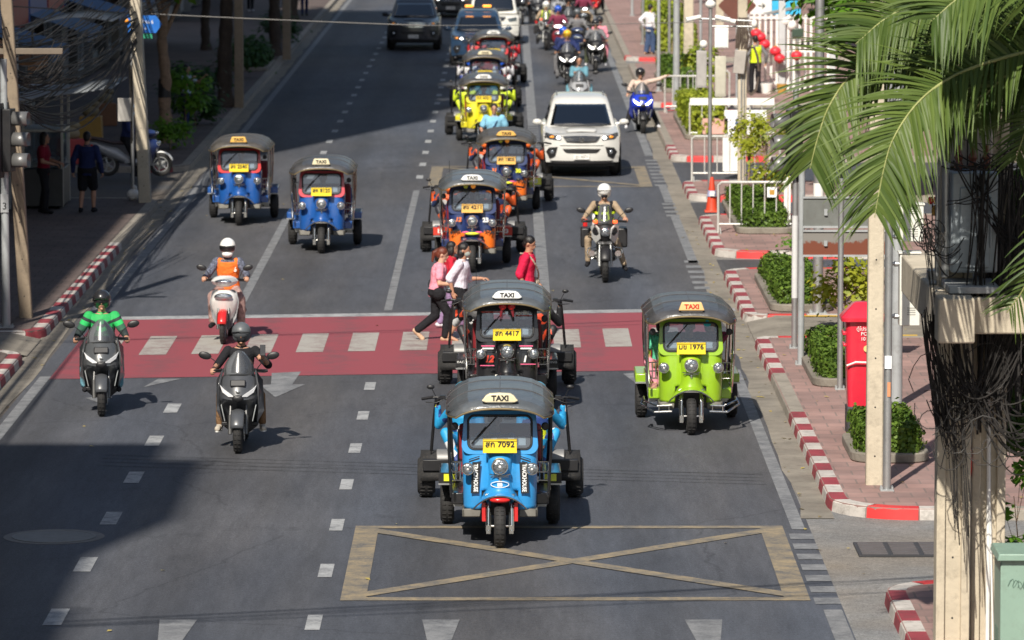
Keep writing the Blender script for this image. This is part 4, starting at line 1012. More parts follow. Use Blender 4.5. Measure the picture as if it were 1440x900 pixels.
# ------------------------------------------------------------------ ground, road, kerbs
def asphaltmat(name, c0, c1, streak=True):
    m = bpy.data.materials.new(name); m.use_nodes = True; MT[name] = m; nt = m.node_tree; L = nt.links.new; p = nt.nodes['Principled BSDF']
    tc = N(nt, 'ShaderNodeTexCoord')
    mp = N(nt, 'ShaderNodeMapping'); mp.inputs['Scale'].default_value = (1, .10, 1) if streak else (1, 1, 1); L(tc.outputs['Object'], mp.inputs[0])
    a = N(nt, 'ShaderNodeTexNoise', Scale=1.1, Detail=5., Roughness=.6); L(mp.outputs[0], a.inputs['Vector'])
    b = N(nt, 'ShaderNodeTexNoise', Scale=.16, Detail=5., Roughness=.6); L(tc.outputs['Object'], b.inputs['Vector'])
    c = N(nt, 'ShaderNodeTexNoise', Scale=45., Detail=3., Roughness=.8); L(tc.outputs['Object'], c.inputs['Vector'])
    ad = N(nt, 'ShaderNodeMath', operation='ADD'); L(a.outputs['Fac'], ad.inputs[0]); L(b.outputs['Fac'], ad.inputs[1])
    mr = N(nt, 'ShaderNodeMapRange'); mr.inputs['From Min'].default_value = .65; mr.inputs['From Max'].default_value = 1.35; L(ad.outputs[0], mr.inputs['Value'])
    mm = N(nt, 'ShaderNodeMix', data_type='RGBA'); mm.inputs[6].default_value = (*c0, 1); mm.inputs[7].default_value = (*c1, 1); L(mr.outputs[0], mm.inputs['Factor'])
    sp = N(nt, 'ShaderNodeMapRange'); sp.inputs['From Min'].default_value = .3; sp.inputs['From Max'].default_value = .75; sp.inputs['To Min'].default_value = .58; sp.inputs['To Max'].default_value = 1.5; L(c.outputs['Fac'], sp.inputs['Value'])
    sc = N(nt, 'ShaderNodeVectorMath', operation='SCALE'); L(mm.outputs[2], sc.inputs[0]); L(sp.outputs[0], sc.inputs['Scale'])
    # mid-size mottling and cool / warm drift
    md = N(nt, 'ShaderNodeTexNoise', Scale=7., Detail=6., Roughness=.8); L(mp.outputs[0], md.inputs['Vector'])
    mf = N(nt, 'ShaderNodeMapRange'); mf.inputs['From Min'].default_value = .3; mf.inputs['From Max'].default_value = .7; mf.inputs['To Min'].default_value = .80; mf.inputs['To Max'].default_value = 1.22; L(md.outputs['Fac'], mf.inputs['Value'])
    g2 = N(nt, 'ShaderNodeTexNoise', Scale=16., Detail=2., Roughness=.9); L(tc.outputs['Object'], g2.inputs['Vector'])
    gf = N(nt, 'ShaderNodeMapRange'); gf.inputs['From Min'].default_value = .3; gf.inputs['From Max'].default_value = .7; gf.inputs['To Min'].default_value = .84; gf.inputs['To Max'].default_value = 1.18; L(g2.outputs['Fac'], gf.inputs['Value'])
    gm_ = N(nt, 'ShaderNodeMath', operation='MULTIPLY'); L(mf.outputs[0], gm_.inputs[0]); L(gf.outputs[0], gm_.inputs[1])
    dr = N(nt, 'ShaderNodeTexNoise', Scale=.35, Detail=3.); L(mp.outputs[0], dr.inputs['Vector'])
    dm = N(nt, 'ShaderNodeMix', data_type='RGBA'); dm.inputs[6].default_value = (.90, .98, 1.12, 1); dm.inputs[7].default_value = (1.08, 1.0, .92, 1)
    dq = N(nt, 'ShaderNodeMapRange'); dq.inputs['From Min'].default_value = .35; dq.inputs['From Max'].default_value = .65; L(dr.outputs['Fac'], dq.inputs['Value']); L(dq.outputs[0], dm.inputs['Factor'])
    dv = N(nt, 'ShaderNodeVectorMath', operation='MULTIPLY'); L(sc.outputs[0], dv.inputs[0]); L(dm.outputs[2], dv.inputs[1])
    sc = N(nt, 'ShaderNodeVectorMath', operation='SCALE'); L(dv.outputs[0], sc.inputs[0]); L(gm_.outputs[0], sc.inputs['Scale'])
    # long cracks
    wn = N(nt, 'ShaderNodeTexNoise', Scale=1.3, Detail=4.); L(tc.outputs['Object'], wn.inputs['Vector'])
    wm = N(nt, 'ShaderNodeMix', data_type='VECTOR'); wm.inputs['Factor'].default_value = .35; L(tc.outputs['Object'], wm.inputs[4]); L(wn.outputs['Color'], wm.inputs[5])
    vo = N(nt, 'ShaderNodeTexVoronoi', feature='DISTANCE_TO_EDGE', Scale=.21); L(wm.outputs[1], vo.inputs['Vector'])
    ck = N(nt, 'ShaderNodeMapRange'); ck.inputs['From Max'].default_value = .0045; ck.inputs['To Min'].default_value = .72; ck.inputs['To Max'].default_value = 1.; L(vo.outputs['Distance'], ck.inputs['Value'])
    mk = N(nt, 'ShaderNodeMapRange'); mk.inputs['From Min'].default_value = .5; mk.inputs['From Max'].default_value = .56; L(b.outputs['Fac'], mk.inputs['Value'])
    mx = N(nt, 'ShaderNodeMath', operation='MAXIMUM'); L(ck.outputs[0], mx.inputs[0]); L(mk.outputs[0], mx.inputs[1])
    s2 = N(nt, 'ShaderNodeVectorMath', operation='SCALE'); L(sc.outputs[0], s2.inputs[0]); L(mx.outputs[0], s2.inputs['Scale'])
    # dark oil drips and stains along the lanes
    sn = N(nt, 'ShaderNodeTexNoise', Scale=.9, Detail=7., Roughness=.7); L(tc.outputs['Object'], sn.inputs['Vector'])
    sr = N(nt, 'ShaderNodeMapRange'); sr.inputs['From Min'].default_value = .60; sr.inputs['From Max'].default_value = .72; sr.inputs['To Min'].default_value = 1; sr.inputs['To Max'].default_value = .72; L(sn.outputs['Fac'], sr.inputs['Value'])
    s3 = N(nt, 'ShaderNodeVectorMath', operation='SCALE'); L(s2.outputs[0], s3.inputs[0]); L(sr.outputs[0], s3.inputs['Scale'])
    if streak:
        sx = N(nt, 'ShaderNodeSeparateXYZ'); L(tc.outputs['Object'], sx.inputs[0]); q1 = N(nt, 'ShaderNodeMath', operation='MULTIPLY_ADD'); q1.inputs[1].default_value = 2.31; q1.inputs[2].default_value = 1.62; L(sx.outputs[0], q1.inputs[0])
        w2 = N(nt, 'ShaderNodeMath', operation='MULTIPLY_ADD'); w2.inputs[1].default_value = 1.6; L(b.outputs['Fac'], w2.inputs[0]); L(q1.outputs[0], w2.inputs[2])
        q2 = N(nt, 'ShaderNodeMath', operation='COSINE'); L(w2.outputs[0], q2.inputs[0]); q3 = N(nt, 'ShaderNodeMath', operation='POWER'); q5 = N(nt, 'ShaderNodeMath', operation='MAXIMUM'); q5.inputs[1].default_value = 0; L(q2.outputs[0], q5.inputs[0]); L(q5.outputs[0], q3.inputs[0]); q3.inputs[1].default_value = 4
        q4 = N(nt, 'ShaderNodeMath', operation='MULTIPLY'); L(q3.outputs[0], q4.inputs[0]); L(a.outputs['Fac'], q4.inputs[1]); q6 = N(nt, 'ShaderNodeMath', operation='MULTIPLY_ADD'); q6.inputs[1].default_value = -.42; q6.inputs[2].default_value = 1.05; L(q4.outputs[0], q6.inputs[0])
        s4 = N(nt, 'ShaderNodeVectorMath', operation='SCALE'); L(s3.outputs[0], s4.inputs[0]); L(q6.outputs[0], s4.inputs['Scale']); s3 = s4
    L(s3.outputs[0], p.inputs['Base Color']); p.inputs['Roughness'].default_value = .74; p.inputs['Specular IOR Level'].default_value = .35
    bp = N(nt, 'ShaderNodeBump', Strength=.35, Distance=.01); L(c.outputs['Fac'], bp.inputs['Height']); L(bp.outputs[0], p.inputs['Normal'])
    return m
def markmat(name, col, wear=.5, base=(.085, .088, .095), sc=3., track=0.):
    m = bpy.data.materials.new(name); m.use_nodes = True; MT[name] = m; nt = m.node_tree; L = nt.links.new; p = nt.nodes['Principled BSDF']
    tc = N(nt, 'ShaderNodeTexCoord')
    a = N(nt, 'ShaderNodeTexNoise', Scale=sc, Detail=9., Roughness=.78); L(tc.outputs['Object'], a.inputs['Vector'])
    b = N(nt, 'ShaderNodeTexNoise', Scale=35., Detail=4., Roughness=.8); L(tc.outputs['Object'], b.inputs['Vector'])
    ad = N(nt, 'ShaderNodeMath', operation='MULTIPLY_ADD'); ad.inputs[1].default_value = .35; L(b.outputs['Fac'], ad.inputs[0]); L(a.outputs['Fac'], ad.inputs[2])
    mr = N(nt, 'ShaderNodeMapRange'); mr.inputs['From Min'].default_value = .95 - wear * .45; mr.inputs['From Max'].default_value = 1.2 - wear * .4; L(ad.outputs[0], mr.inputs['Value'])
    if track:
        sx = N(nt, 'ShaderNodeSeparateXYZ'); L(tc.outputs['Object'], sx.inputs[0]); q1 = N(nt, 'ShaderNodeMath', operation='MULTIPLY_ADD'); q1.inputs[1].default_value = 4.62; q1.inputs[2].default_value = .1; L(sx.outputs[0], q1.inputs[0])
        q2 = N(nt, 'ShaderNodeMath', operation='COSINE'); L(q1.outputs[0], q2.inputs[0]); q3 = N(nt, 'ShaderNodeMath', operation='MULTIPLY_ADD'); q3.inputs[1].default_value = track; L(q2.outputs[0], q3.inputs[0]); L(ad.outputs[0], q3.inputs[2]); L(q3.outputs[0], mr.inputs['Value'])
    mm = N(nt, 'ShaderNodeMix', data_type='RGBA'); mm.inputs[6].default_value = (*col, 1); mm.inputs[7].default_value = (*base, 1); L(mr.outputs[0], mm.inputs['Factor'])
    L(mm.outputs[2], p.inputs['Base Color']); p.inputs['Roughness'].default_value = .7
    return m
def pavermat(name, c1, c2, mortar):
    m = bpy.data.materials.new(name); m.use_nodes = True; MT[name] = m; nt = m.node_tree; L = nt.links.new; p = nt.nodes['Principled BSDF']
    tc = N(nt, 'ShaderNodeTexCoord')
    br = N(nt, 'ShaderNodeTexBrick', Scale=1.); br.inputs['Brick Width'].default_value = .4; br.inputs['Row Height'].default_value = .4; br.inputs['Mortar Size'].default_value = .012; br.offset = .5
    br.inputs['Color1'].default_value = (*c1, 1); br.inputs['Color2'].default_value = (*c2, 1); br.inputs['Mortar'].default_value = (*mortar, 1); L(tc.outputs['Object'], br.inputs['Vector'])
    a = N(nt, 'ShaderNodeTexNoise', Scale=.7, Detail=8., Roughness=.7); L(tc.outputs['Object'], a.inputs['Vector'])
    mr = N(nt, 'ShaderNodeMapRange'); mr.inputs['From Min'].default_value = .3; mr.inputs['From Max'].default_value = .72; mr.inputs['To Min'].default_value = 1.25; mr.inputs['To Max'].default_value = .62; L(a.outputs['Fac'], mr.inputs['Value'])
    sc = N(nt, 'ShaderNodeVectorMath', operation='SCALE'); L(br.outputs['Color'], sc.inputs[0]); L(mr.outputs[0], sc.inputs['Scale'])
    L(sc.outputs[0], p.inputs['Base Color']); p.inputs['Roughness'].default_value = .85
    bp = N(nt, 'ShaderNodeBump', Strength=.4, Distance=.01); L(br.outputs['Fac'], bp.inputs['Height']); bp.invert = True; L(bp.outputs[0], p.inputs['Normal'])
    return m
asph = asphaltmat('road_asphalt', (.048, .051, .059), (.090, .093, .102))
lot = asphaltmat('driveway_concrete', (.15, .14, .125), (.25, .235, .21), False)
mwhite = markmat('white_marking', (.36, .37, .38), .78, base=(.09, .094, .104))
mgrey = markmat('worn_grey_marking', (.235, .24, .248), .90, base=(.085, .09, .10))
myel = markmat('worn_yellow_marking', (.31, .245, .15), .95, base=(.10, .10, .10))
mred = markmat('red_crossing_paint', (.25, .052, .066), .60, base=(.125, .062, .070), sc=1.6, track=.09)
mstripe = markmat('crossing_stripe', (.34, .325, .30), .72, base=(.17, .10, .10), track=.05)
kred = mat('kerb_red', (.25, .036, .048), .7, var=.3, dirt=.45, scale=2.3)
kredf = mat('kerb_fresh_red', (.55, .03, .03), .55, var=.1, dirt=.1, scale=2)
kwhite = mat('kerb_white', (.46, .43, .40), .7, var=.18, dirt=.5, scale=2.3)
kgrey = mat('kerb_concrete', (.26, .235, .20), .85, var=.2, dirt=.35, scale=2)
gut = mat('gutter_concrete', (.205, .185, .155), .9, var=.3, scale=1.2, bump=.4, bscale=14, dirt=.45)
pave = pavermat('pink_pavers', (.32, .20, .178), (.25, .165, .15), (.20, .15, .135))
pavel = pavermat('shade_dark_pavers', (.120, .088, .080), (.10, .078, .072), (.06, .048, .042))  # left pavers: deep shade put into the colour, darker than the right ones
dirtm = mat('city_ground', (.13, .12, .10), .95, var=.3, scale=.2)

def sheet(name, poly, z, m, kind='structure'):
    b = MB(); b.add([(p[0], p[1], z) for p in poly], [tuple(range(len(poly)))]); o = b.build(name, m, smooth=0); o['kind'] = kind
    me = o.data
    if me.polygons[0].normal.z < 0: me.flip_normals()
    return o
def rect(x0, x1, y0, y1): return [(x0, y0), (x1, y0), (x1, y1), (x0, y1)]
sheet('ground', rect(-1500, 1500, -600, 3500), -.03, dirtm)
sheet('road', rect(-7.2, 3.62, -60, 900), 0, asph)
def edge(x0, x1, ya, yb, seed, amp=.06, n=120):   # ragged outer edge
    g = random.Random(seed); P = [(x0, ya)]; P += [(x1 + g.uniform(-amp, amp), lerp(ya, yb, i / n)) for i in range(n + 1)]; return P + [(x0, yb)]
sheet('driveway', rect(3.55, 14.5, 20, 900), -.004, lot)
sheet('gutter', edge(3.97, 3.60, 58.3, 230, 1), .004, gut)
sheet('gutter', edge(-7.62, -7.24, 50, 230, 2), .004, gut)
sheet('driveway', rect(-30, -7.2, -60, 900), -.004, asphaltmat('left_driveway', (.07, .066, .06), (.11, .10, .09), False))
for (x0, x1, y0, y1) in ((4.0, 14.4, 89.1, 92.0), (4.0, 14.4, 101.0, 105.3), (4, 14.4, 110.0, 117.2), (4, 14.4, 135.5, 138.5)): sheet('side_street', rect(x0 - .3, x1, y0 + .02, y1 - .02), .003, asph)

def marks(name, polys, m, z=.006):
    b = MB()
    for p in polys: b.add([(q[0], q[1], z) for q in p], [tuple(range(len(p)))])
    o = b.build(name, m, smooth=0); o['kind'] = 'structure'; return o
DY = lambda y: at(720, y).y
# lane lines
marks('lane_line', [rect(-2.14, -2.0, DY(437), DY(268))], mgrey)
marks('lane_line', [rect(-2.15, -1.99, y, y + .95) for y in np.arange(50.3, 73.5, 3.5)] + [rect(-2.15, -1.99, y, y + 1.1) for y in np.arange(112, 230, 4.0)], mwhite)
marks('lane_line', [rect(-4.74, -4.58, DY(425), DY(300))], mgrey)
marks('lane_line', [rect(-4.94, -4.74, y, y + 1.05) for y in np.arange(50.6, 72, 3.6)] + [rect(-4.7, -4.54, y, y + 1.1) for y in np.arange(108, 230, 4.0)], mwhite)
marks('lane_line', [rect(.52, .74, 83.5, 122), rect(.52, .78, 131, 230)] + [rect(.50, .80, y, y + .4) for y in np.arange(118, 131, .9)], mgrey)
marks('edge_line', [rect(-7.12, -6.95, 40, 73), rect(-7.12, -6.95, 82, 230)], mgrey)
marks('edge_line', [rect(3.40, 3.56, DY(745), DY(520)), rect(3.42, 3.60, DY(370), DY(305)), rect(3.42, 3.60, DY(285), DY(262)), rect(3.38, 3.58, DY(220), 230), rect(3.40, 3.60, 40, DY(858))], mgrey)
marks('edge_line', [rect(3.34, 3.62, y, y + .42) for y in np.arange(DY(850), DY(745), .78)] + [rect(3.34, 3.62, y, y + .5) for y in list(np.arange(DY(440), DY(368), 1.0)) + list(np.arange(DY(305), DY(286), 1.0)) + list(np.arange(DY(262), DY(226), 1.1))], mgrey)
# crossing, slightly askew
def sk(x, d): return d + (x + 7) * .155
marks('crossing', [[(-6.95, sk(-6.95, 72.65)), (3.35, sk(3.35, 72.35)), (3.35, sk(3.35, 80.85)), (-6.95, sk(-6.95, 81.05))]], mred, .005)
marks('crossing_line', [[(-7.0, sk(-7, 81.05)), (3.9, sk(3.9, 80.85)), (3.9, sk(3.9, 81.35)), (-7.0, sk(-7, 81.55))]], mwhite)
marks('crossing_line', [[(x - .215, sk(x, 75.65)), (x + .215, sk(x, 75.7)), (x + .215, sk(x, 78.4)), (x - .215, sk(x, 78.35))] for x in np.arange(-6.45, 3.2, .822)], mstripe, .009)
# yellow waiting boxes
def box_marks(x0, x1, y0, y1, tw=.09):
    w1 = .28; P = [rect(x0, x0 + w1, y0, y1), rect(x1 - w1, x1, y0, y1), rect(x0 + w1, x1 - w1, y0, y0 + .22), rect(x0 + w1, x1 - w1, y1 - .20, y1)]
    marks('box_junction', P, myel, .006)
    a, b_ = x0 + w1, x1 - w1; g = .34
    marks('box_junction', [[(a, y0 + .26), (a, y0 + .26 + g), (b_ , y1 - .26), (b_, y1 - .26 - g)]], myel, .008)
    marks('box_junction', [[(b_, y0 + .26), (b_, y0 + .26 + g), (a, y1 - .26), (a, y1 - .26 - g)]], myel, .010)
pL = at(480, 840); pT = at(521, 740)
box_marks(-1.84, 3.30, DY(845), DY(740)); box_marks(-1.84, 3.28, DY(263), DY(234))
# arrows: heads point towards the camera
def arrow(x, d, s=1., side=0):
    P = [(x - .17, d + 1.4), (x - .17, d + 3.3 * s + 1.0), (x + .17, d + 3.3 * s + 1.0), (x + .17, d + 1.4), (x + .36, d + 1.6), (x, d), (x - .36, d + 1.6)]
    return [P]
marks('lane_arrow', [[(-3.62, DY(525)), (-3.18, DY(523)), (-3.24, DY(541)), (-3.05, DY(541)), (-3.42, DY(559)), (-3.72, DY(542)), (-3.56, DY(541))],
    [(-6.2, DY(560)), (-5.85, DY(556)), (-5.80, DY(571))], [(-5.45, DY(545)), (-4.95, DY(533)), (-5.3, DY(533))]], mgrey)
for x in (-3.52, -.72, 2.08):
    marks('lane_arrow', [[(x - .20, DY(872)), (x + .20, DY(872)), (x + .07, DY(925)), (x - .07, DY(925))]], mgrey)
marks('lane_arrow', [[(1.75, DY(526)), (2.05, DY(524)), (1.98, DY(545))]], mgrey)
# patches, trench scars and a manhole
patchm = asphaltmat('patch_asphalt', (.045, .048, .055), (.08, .083, .09))
for k in range(4): sheet('road_scar', [(-5.4, DY(640) - k * .35), (3.3, DY(668) - k * .30), (3.3, DY(668) - k * .30 + .07), (-5.4, DY(640) - k * .35 + .08)], .003, patchm)
b = MB(); b.lathe([(.01, .006), (.50, .006), (.50, .012), (.46, .012), (.46, .008)], (*at(76, 755)[:2], 0), 'Z', 36); o = b.build('manhole_cover', mat('cast_iron', (.20, .20, .195), .7, .1, dirt=.3), smooth=30)
b = MB(); b.lathe([(.50, .0045), (.60, .0045), (.60, .002)], (*at(76, 755)[:2], 0), 'Z', 36, caps=False); b.build('manhole_rim', mat('manhole_concrete', (.17, .165, .16), .85, var=.2, dirt=.3), o)
tag(o, 'round iron manhole cover set in the shaded left lane', 'manhole cover')
c0 = at(1270, 774)
b = MB(); b.box((c0.x, c0.y, .012), (1.1, 1.0, .02)); 
o = b.build('drain_frame', mat('grate_dark', (.05, .05, .055), .6, .3), smooth=0); o.name = 'drain_grate'
b = MB()
for i in range(3):
    for j in range(8): b.box((c0.x - .36 + .36 * i, c0.y - .42 + .12 * j, .028), (.30, .045, .012))
b.build('grate_bar', mat('grate_bar', (.12, .11, .115), .5, .3, dirt=.3), o); tag(o, 'rectangular drain grate in the concrete driveway near the poles', 'drain grate')

# raised pavements with painted kerbs -------------------------------
def corner_path(x0, y0, y1, r, xe, r2=None, side=1):
    """near edge from xe to the corner, along the road edge, far edge back"""
    r2 = r if r2 is None else r2; P = [(xe, y0)]
    for i in range(7): a = R(90 * i / 6); P.append((x0 + side * (r - r * math.sin(a)), y0 + r - r * math.cos(a)))
    for i in range(7): a = R(90 * i / 6); P.append((x0 + side * (r2 - r2 * math.cos(a)), y1 - r2 + r2 * math.sin(a)))
    P.append((xe, y1)); return P
def island(x0, y0, y1, r, xe, r2=None, side=1, zt=.14, m=None, scheme=None, kwid=.20, xp=None):
    y0 -= .58; y1 -= .58
    P = corner_path(x0, y0, y1, r, xe, r2, side)
    b = MB(); b.prism(P if side > 0 else P[::-1], -.02, zt - .006); o = b.build('pavement', m or pave, smooth=0); struct(o)
    # kerb blocks of equal length along the outline
    pts = [Vector((p[0], p[1], 0)) for p in P]; seg = [(pts[i + 1] - pts[i]).length for i in range(len(pts) - 1)]; tot = sum(seg)
    def pt(s):
        for i, l in enumerate(seg):
            if s <= l or i == len(seg) - 1: return pts[i].lerp(pts[i + 1], min(1, s / max(l, 1e-6)))
            s -= l
    near = abs(xe - x0) ; BL = .66; nb = int(tot / BL); b = MB()
    for k in range(nb):
        s0, s1 = k * tot / nb + .008, (k + 1) * tot / nb - .008
        q = [pt(lerp(s0, s1, i / 3)) for i in range(4)]
        mid = q[1]; mi = scheme(k, mid, s0) if scheme else 2
        nn = []
        for i in range(4):
            d = (q[min(i + 1, 3)] - q[max(i - 1, 0)]).normalized(); nrm = Vector((-d.y, d.x, 0)) * side * -1; nn.append(nrm)
        # outward face slightly proud of the slab
        inn = Vector((x0 + side * (near * .5), (y0 + y1) / 2, 0))
        if (inn - q[1]).dot(nn[1]) < 0: nn = [-v for v in nn]
        rings = []
        for i in range(4):
            o_, n_ = q[i], nn[i]
            rings.append([o_ - n_ * .030 + Vector((0, 0, -.01)), o_ - n_ * .012 + Vector((0, 0, zt - .025)), o_ + n_ * .015 + Vector((0, 0, zt)), o_ + n_ * kwid + Vector((0, 0, zt)), o_ + n_ * kwid + Vector((0, 0, -.01))])
        b.loft(rings, mi)
    o = b.build('kerb', [kred, kwhite, kgrey, kredf], smooth=30); struct(o)
    return P
XR = 3.97
def sch_r(lo=None, hi=None, freshx=2.8, plainlo=None, plainhi=None):
    def f(k, p, s):
        if p.x > XR + freshx: return 2
        if lo and p.y < lo: return 2
        if hi and p.y > hi: return 2
        if plainlo and plainlo < p.y < plainhi and p.x < XR + .5: return 2
        if p.y - 0 < 1e9 and p.x > XR + .45 and k % 2 == 0: return 3
        return k % 2
    return f
island(4.12, 30, 53.4, .9, 13, .8, scheme=sch_r())
island(XR, 58.8, 78.0, 1.0, 13, .3, scheme=sch_r(freshx=1.7, plainlo=DY(590), plainhi=DY(535)))
island(XR, 81.2, 89.6, .4, 13, .7, scheme=sch_r())
island(XR, 92.8, 101.4, .9, 13, .7, scheme=sch_r(freshx=3.0))
island(XR, 106.1, 110.5, .7, 13, .5, scheme=sch_r(freshx=3.0))
island(XR, 118, 136, .8, 13, .8, scheme=sch_r(freshx=3.0, plainlo=121, plainhi=140))
island(XR, 139.2, 161, .8, 13, .8, scheme=sch_r(freshx=3.0, plainlo=141, plainhi=170))
island(XR, 164.3, 420, .8, 13, .8, scheme=lambda k, p, s: (k % 2) * 1 + (0 if k % 2 else 3) if p.y < 165.0 and p.x < XR + 3 else 2)
b = MB(); b.add([(XR + .02, 77.42, .02), (13, 77.42, .134), (13, 80.62, .134), (XR + .02, 80.62, .02), (XR + .5, 77.42, .125), (XR + .5, 80.62, .125)], [(0, 4, 5, 3), (4, 1, 2, 5)]); o = b.build('ramp', gut, smooth=0); struct(o)
sheet('ramp_line', rect(XR + .6, 6.6, 77.47, 77.67), .131, mat('yellow_line', (.6, .38, .05), .6)); sheet('ramp_line', rect(XR + .9, 6.6, 80.4, 80.6), .138, mat('yellow_line', (.6, .38, .05), .6))
XL = -7.58
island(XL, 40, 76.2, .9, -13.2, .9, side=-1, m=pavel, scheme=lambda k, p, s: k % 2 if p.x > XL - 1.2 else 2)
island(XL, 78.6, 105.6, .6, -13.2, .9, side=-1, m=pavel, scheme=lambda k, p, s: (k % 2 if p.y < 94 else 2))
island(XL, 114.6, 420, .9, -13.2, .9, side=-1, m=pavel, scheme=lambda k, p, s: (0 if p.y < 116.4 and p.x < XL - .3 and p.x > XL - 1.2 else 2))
b = MB(); b.add([(XL, 75.62, .02), (-13, 75.62, .134), (-13, 78.02, .134), (XL, 78.02, .02), (XL - .5, 75.62, .125), (XL - .5, 78.02, .125)], [(0, 4, 5, 3), (4, 1, 2, 5)]); o = b.build('ramp', gut, smooth=0); struct(o)
# ------------------------------------------------------------------ buildings
ZP = .14
def shophouse(label, x, y0, y1, h, side, wallc, awn=None, group='shophouses along the left pavement', bays=3, shut=None, signc=None, dep=10, roofbits=()):
    """side=-1: stands on the left, front face at x looking +X"""
    t = thing('shophouse', label, 'building', (x, y0, 0), 0, group); L_ = y1 - y0; s = side
    wm = mat('plaster_%02d' % int(wallc[0] * 100), wallc, .85, var=.15, scale=.5, dirt=.3)
    m = MB(); fl = 3.4; nf = int(h / fl)
    m.box((s * (dep / 2 + .35), L_ / 2, h / 2), (dep, L_, h))
    for i in range(bays + 1): m.box((s * .17, L_ * i / bays + (.15 if i == 0 else -.15 if i == bays else 0), h / 2), (.36, .34, h))
    for k in range(1, nf + 1): m.box((s * .16, L_ / 2, k * fl), (.40, L_ - .02, .35))
    m.build('wall', wm, t, smooth=0)
    m = MB(); m.box((s * (dep / 2 + .3), L_ / 2, h + .35), (dep + .3, L_, .7)); m.build('roof_parapet', wm, t, smooth=0)
    for q, (ya, yb, hh) in enumerate(roofbits):
        m = MB(); m.box((s * 1.6, (ya + yb) / 2 - y0, h + .7 + hh / 2), (2.4, yb - ya, hh)); m.build('roof_shadow_block', steelgrey, t, smooth=0)  # unseen blocks added on the roof to make bumps in its cast shadow
    for i in range(bays):
        yc = L_ * (i + .5) / bays; bw = L_ / bays - .5
        for k in range(1, nf):
            if (i + k) % 1 == 0 and k < 4:
                m = MB(); m.box((s * .33, yc, k * fl + 1.7), (.06, bw * .8, 1.7)); wn = m.build('window', darkglass, t, smooth=0)
                m = MB()
                for q in range(4): m.box((s * .29, yc - bw * .4 + bw * .8 * q / 3, k * fl + 1.7), (.05, .06, 1.75))
                m.box((s * .29, yc, k * fl + .85), (.12, bw * .85, .08)); m.build('window_frame', white, wn, smooth=0)
        m = MB(); m.box((s * .30, yc, 1.35), (.08, bw, 2.5))
        for q in range(18): m.box((s * .25, yc, .2 + q * .14), (.03, bw - .04, .05))
        if (i * 7 + int(y0)) % 3 == 0 or shut: m.build('rolling_shutter', mat('shutter_grey', (.25, .26, .27), .5, .4, dirt=.3), t, smooth=0)
        else:
            m = MB(); m.box((s * .34, yc, 1.35), (.05, bw, 2.4)); wn = m.build('shop_window', darkglass, t, smooth=0)
            m = MB(); 
            for q in range(4): m.box((s * .30, yc - bw / 2 + bw * q / 3, 1.35), (.08, .07, 2.45))
            m.box((s * .30, yc, .35), (.1, bw, .5)); m.build('shop_frame', steelgrey, wn, smooth=0)
        if signc:
            m = MB(); m.box((-s * .05, yc, 3.05), (.14, bw, .8)); m.build('shop_sign', signc[i % len(signc)], t, bevel=.01)
        if awn and i % 2 == 0:
            m = MB(); m.add([(s * .1, yc - bw / 2, 2.95), (s * .1, yc + bw / 2, 2.95), (-s * 1.7, yc + bw / 2, 2.35), (-s * 1.7, yc - bw / 2, 2.35), (-s * 1.7, yc + bw / 2, 2.12), (-s * 1.7, yc - bw / 2, 2.12)], [(0, 1, 2, 3), (3, 2, 4, 5)])
            m.build('awning', awn, t, smooth=0, solid=.015)
    return t
awng = mat('awning_grey', (.22, .24, .26), .6, dirt=.3); awno = mat('awning_orange', (.35, .14, .04), .7, dirt=.3); awnb = mat('awning_blue', (.05, .12, .25), .6, dirt=.2)
sgr = mat('sign_red_panel', (.35, .04, .04), .4); sgw = mat('sign_white_panel', (.55, .56, .58), .4); sgb = mat('sign_blue_panel', (.05, .12, .35), .4); sgy = mat('sign_ochre_panel', (.45, .25, .05), .4)
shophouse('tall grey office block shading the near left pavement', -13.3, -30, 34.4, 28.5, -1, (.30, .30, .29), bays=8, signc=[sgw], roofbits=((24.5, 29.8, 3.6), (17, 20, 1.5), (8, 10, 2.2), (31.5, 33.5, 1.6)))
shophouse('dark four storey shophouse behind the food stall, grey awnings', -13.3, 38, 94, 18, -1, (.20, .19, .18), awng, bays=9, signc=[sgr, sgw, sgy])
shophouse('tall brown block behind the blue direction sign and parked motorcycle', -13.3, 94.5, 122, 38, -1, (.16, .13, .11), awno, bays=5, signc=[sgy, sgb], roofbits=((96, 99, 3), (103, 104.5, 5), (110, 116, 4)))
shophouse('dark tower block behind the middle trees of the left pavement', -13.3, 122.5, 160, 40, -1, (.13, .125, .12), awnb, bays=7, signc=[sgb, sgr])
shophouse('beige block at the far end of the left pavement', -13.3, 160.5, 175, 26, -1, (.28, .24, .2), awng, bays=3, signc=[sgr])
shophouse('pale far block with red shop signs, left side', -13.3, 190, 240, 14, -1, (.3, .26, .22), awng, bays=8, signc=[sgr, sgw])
shophouse('long low cream building behind the right pavement and palm', 13.6, 60, 145, 9, 1, (.42, .38, .32), awng, bays=12, signc=[sgw, sgb, sgr], group='buildings behind the right pavement')
shophouse('far pale building behind the white gate on the right', 13.6, 176, 260, 12, 1, (.38, .36, .33), awng, bays=10, signc=[sgb, sgw], group='buildings behind the right pavement')

